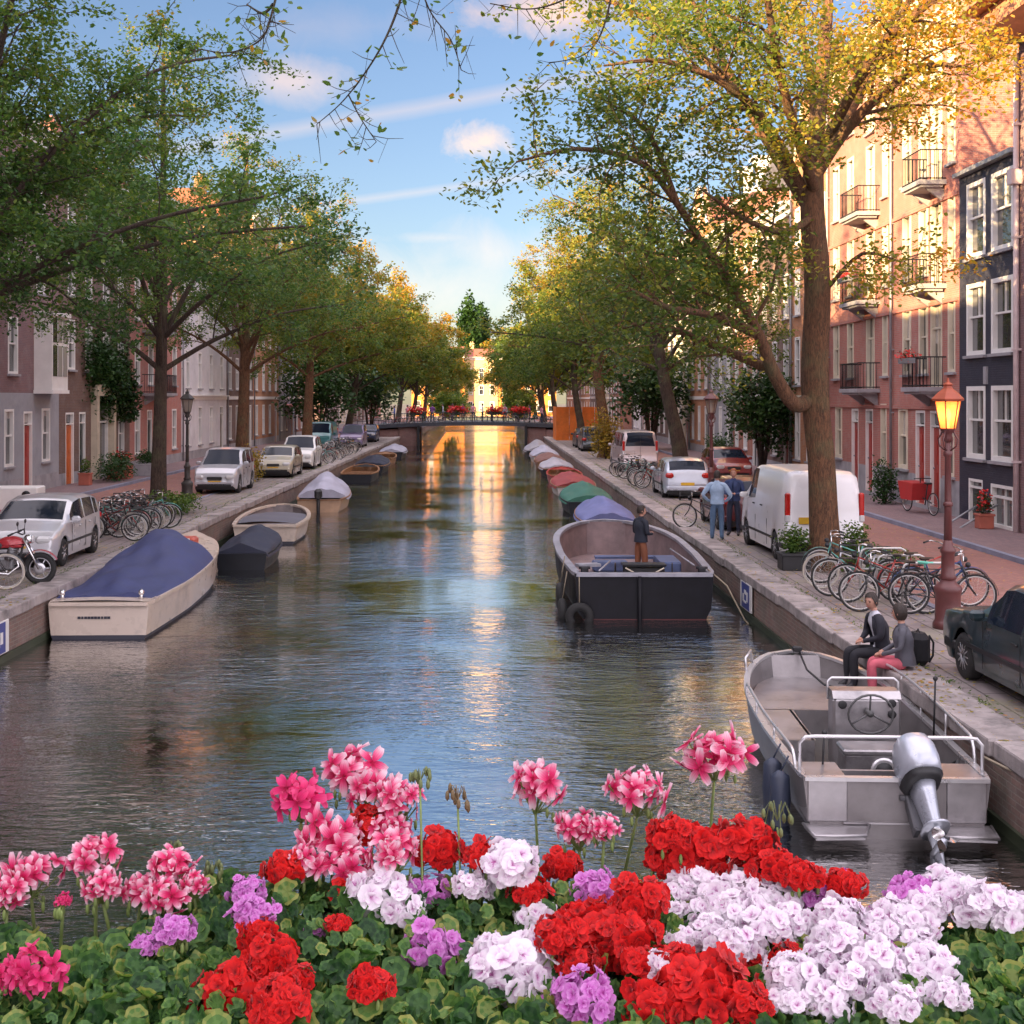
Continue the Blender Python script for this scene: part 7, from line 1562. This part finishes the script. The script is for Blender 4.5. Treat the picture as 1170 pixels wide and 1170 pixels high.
# leafy undergrowth, buds and the troughs
def foliage(label, regions, seed, ptop):
    rg = np.random.default_rng(seed); LV, LF, LR = [], [], []; T = np.array([(regions[0]-557)/FPX*2, 2.02, TZ]); t = thing('geranium_foliage', label, 'plant', tuple(T), 0, 'leafy geraniums without open heads'); st = MB()
    n = int((regions[1]-regions[0])*regions[2])
    for i in range(n):
        px = rg.uniform(*regions[:2]); top = interp(px, ptop); py = top+(1200-top)*rg.random()**.9; Y = 2.48-.66*(py-860)/310+rg.uniform(-.03, .14)
        c = np.array(at(px, py, Y))-T; leaf_patch(LV, LF, LR, c, np.array([rg.normal(0, .8), -.6+rg.normal(0, .6), .8]), rg.uniform(.009, .022), rg)
        if i % 2: st.tube([c, c+np.array([rg.normal(0, .01), .02, -.05]), (c[0]+rg.normal(0, .02), .05, max(0, c[2]-.14))], [.0014, .0018, .0024], 4, caps=False)
    st.build('stems', M_stem, t); me = bpy.data.meshes.new('leaves'); me.from_pydata([tuple(v) for v in np.concatenate(LV)], [], LF); me.materials.append(MATS['geranium_leaf']); me.polygons.foreach_set('use_smooth', [True]*len(LF)); a_ = me.attributes.new('r', 'FLOAT', 'FACE'); a_.data.foreach_set('value', LR); link('leaves', me, t)
ptop = [(-20, 1085), (25, 1060), (70, 1095), (150, 1065), (215, 1020), (250, 1000), (300, 1010), (400, 1010), (500, 1010), (600, 1010), (700, 1010), (800, 1040), (900, 1050), (1000, 1070), (1080, 1075), (1130, 1060), (1190, 1065)]
foliage('mass of green geranium leaves at the frame edge under the pink-striped trusses', (-30, 260, 4.4), 1, ptop)
foliage('mass of green leaves between the low red heads and the pale lilac heads', (260, 560, 4.6), 2, ptop)
foliage('green leaves under the white-lilac heads beside the big red mass', (560, 900, 4.0), 3, ptop)
foliage('green leaves in the corner under the lilac-white heads', (900, 1200, 5.0), 4, ptop)
def bud(label, px, py, Y, r, col_):
    c = np.array(at(px, py, Y)); t = thing('bud_stalk', label, 'flower bud', (c[0], 2.1, TZ), 0); T = np.array([c[0], 2.1, TZ]); b = MB(); e = c-T; P_, rr = smooth_path([(0, 0, 0, .003), (.01, .0, e[2]*.5, .0022), (e[0], e[1], e[2]-r, .0018)], 4); b.tube(P_, rr, 5); b.build('stalk', M_stem, t)
    b = MB(); rg = np.random.default_rng(int(px))
    for k in range(9):
        a = k*2.4; d = Vector((math.cos(a)*r*.8, math.sin(a)*r*.6, rg.uniform(-.9, .5)*r)); o = Vector(e)+Vector((0, 0, -r*.1)); b.tube([Vector(e)-Vector((0, 0, r*.6)), Vector(e)+Vector((d.x*.6, d.y*.6, r*.4)), o+d], [.0009, .0009, .0009], 3, caps=False, smooth=False); b.tube([o+d+Vector((0, 0, .004)), o+d, o+d-Vector((0, 0, .008)), o+d-Vector((0, 0, .013))], [.001, .0035, .004, .001], 6)
    b.build('buds', col_, t)
M_budg = mat('bud_green', (.14, .17, .06), .6); M_budd = mat('bud_dry', (.16, .11, .05), .7)
for lb, px, py, r, m_ in (('drooping green buds on a thin stalk beside the tall pink cluster', 480, 885, .020, M_budg), ('dark seed head on a thin stalk standing before the open water', 523, 905, .022, M_budd), ('green buds between the pink-striped trusses at the frame edge', 196, 968, .018, M_budg),
                          ('upright green buds beside the mauve geranium', 243, 990, .018, M_budg), ('withered orange-brown buds among the lilac heads', 1088, 1072, .030, mat('bud_orange', (.42, .14, .04), .6)), ('yellowish buds above the corner leaves', 1112, 1105, .028, mat('bud_yellow', (.36, .28, .06), .6)), ('green buds before the aluminium boat', 888, 925, .03, M_budg)):
    bud(lb, px, py, 2.2, r, m_)
for i, (x0, x1) in enumerate(((-1.15, -.1), (.0, 1.15))):
    b = MB(); b.box(((x0+x1)/2-x0, 0, -.02), (x1-x0, .34, .22), ch=.01); b.box(((x0+x1)/2-x0, 0, .07), (x1-x0+.03, .38, .03), ch=.008); t = thing('flower_trough', ['zinc trough on the railing under the pink-striped and red geraniums', 'zinc trough on the railing under the white-lilac geraniums'][i], 'trough', (x0, 2.05, TZ-.08), 0); b.build('trough', M_zinc, t)
    b = MB(); [b.tube([(x_, -.1, .06), (x_, -.5, .10), (x_, -.87, .10), (x_, -.87, .0)], .012, 5) for x_ in (.1, x1-x0-.1)]; b.build('bracket', M_iron, t)
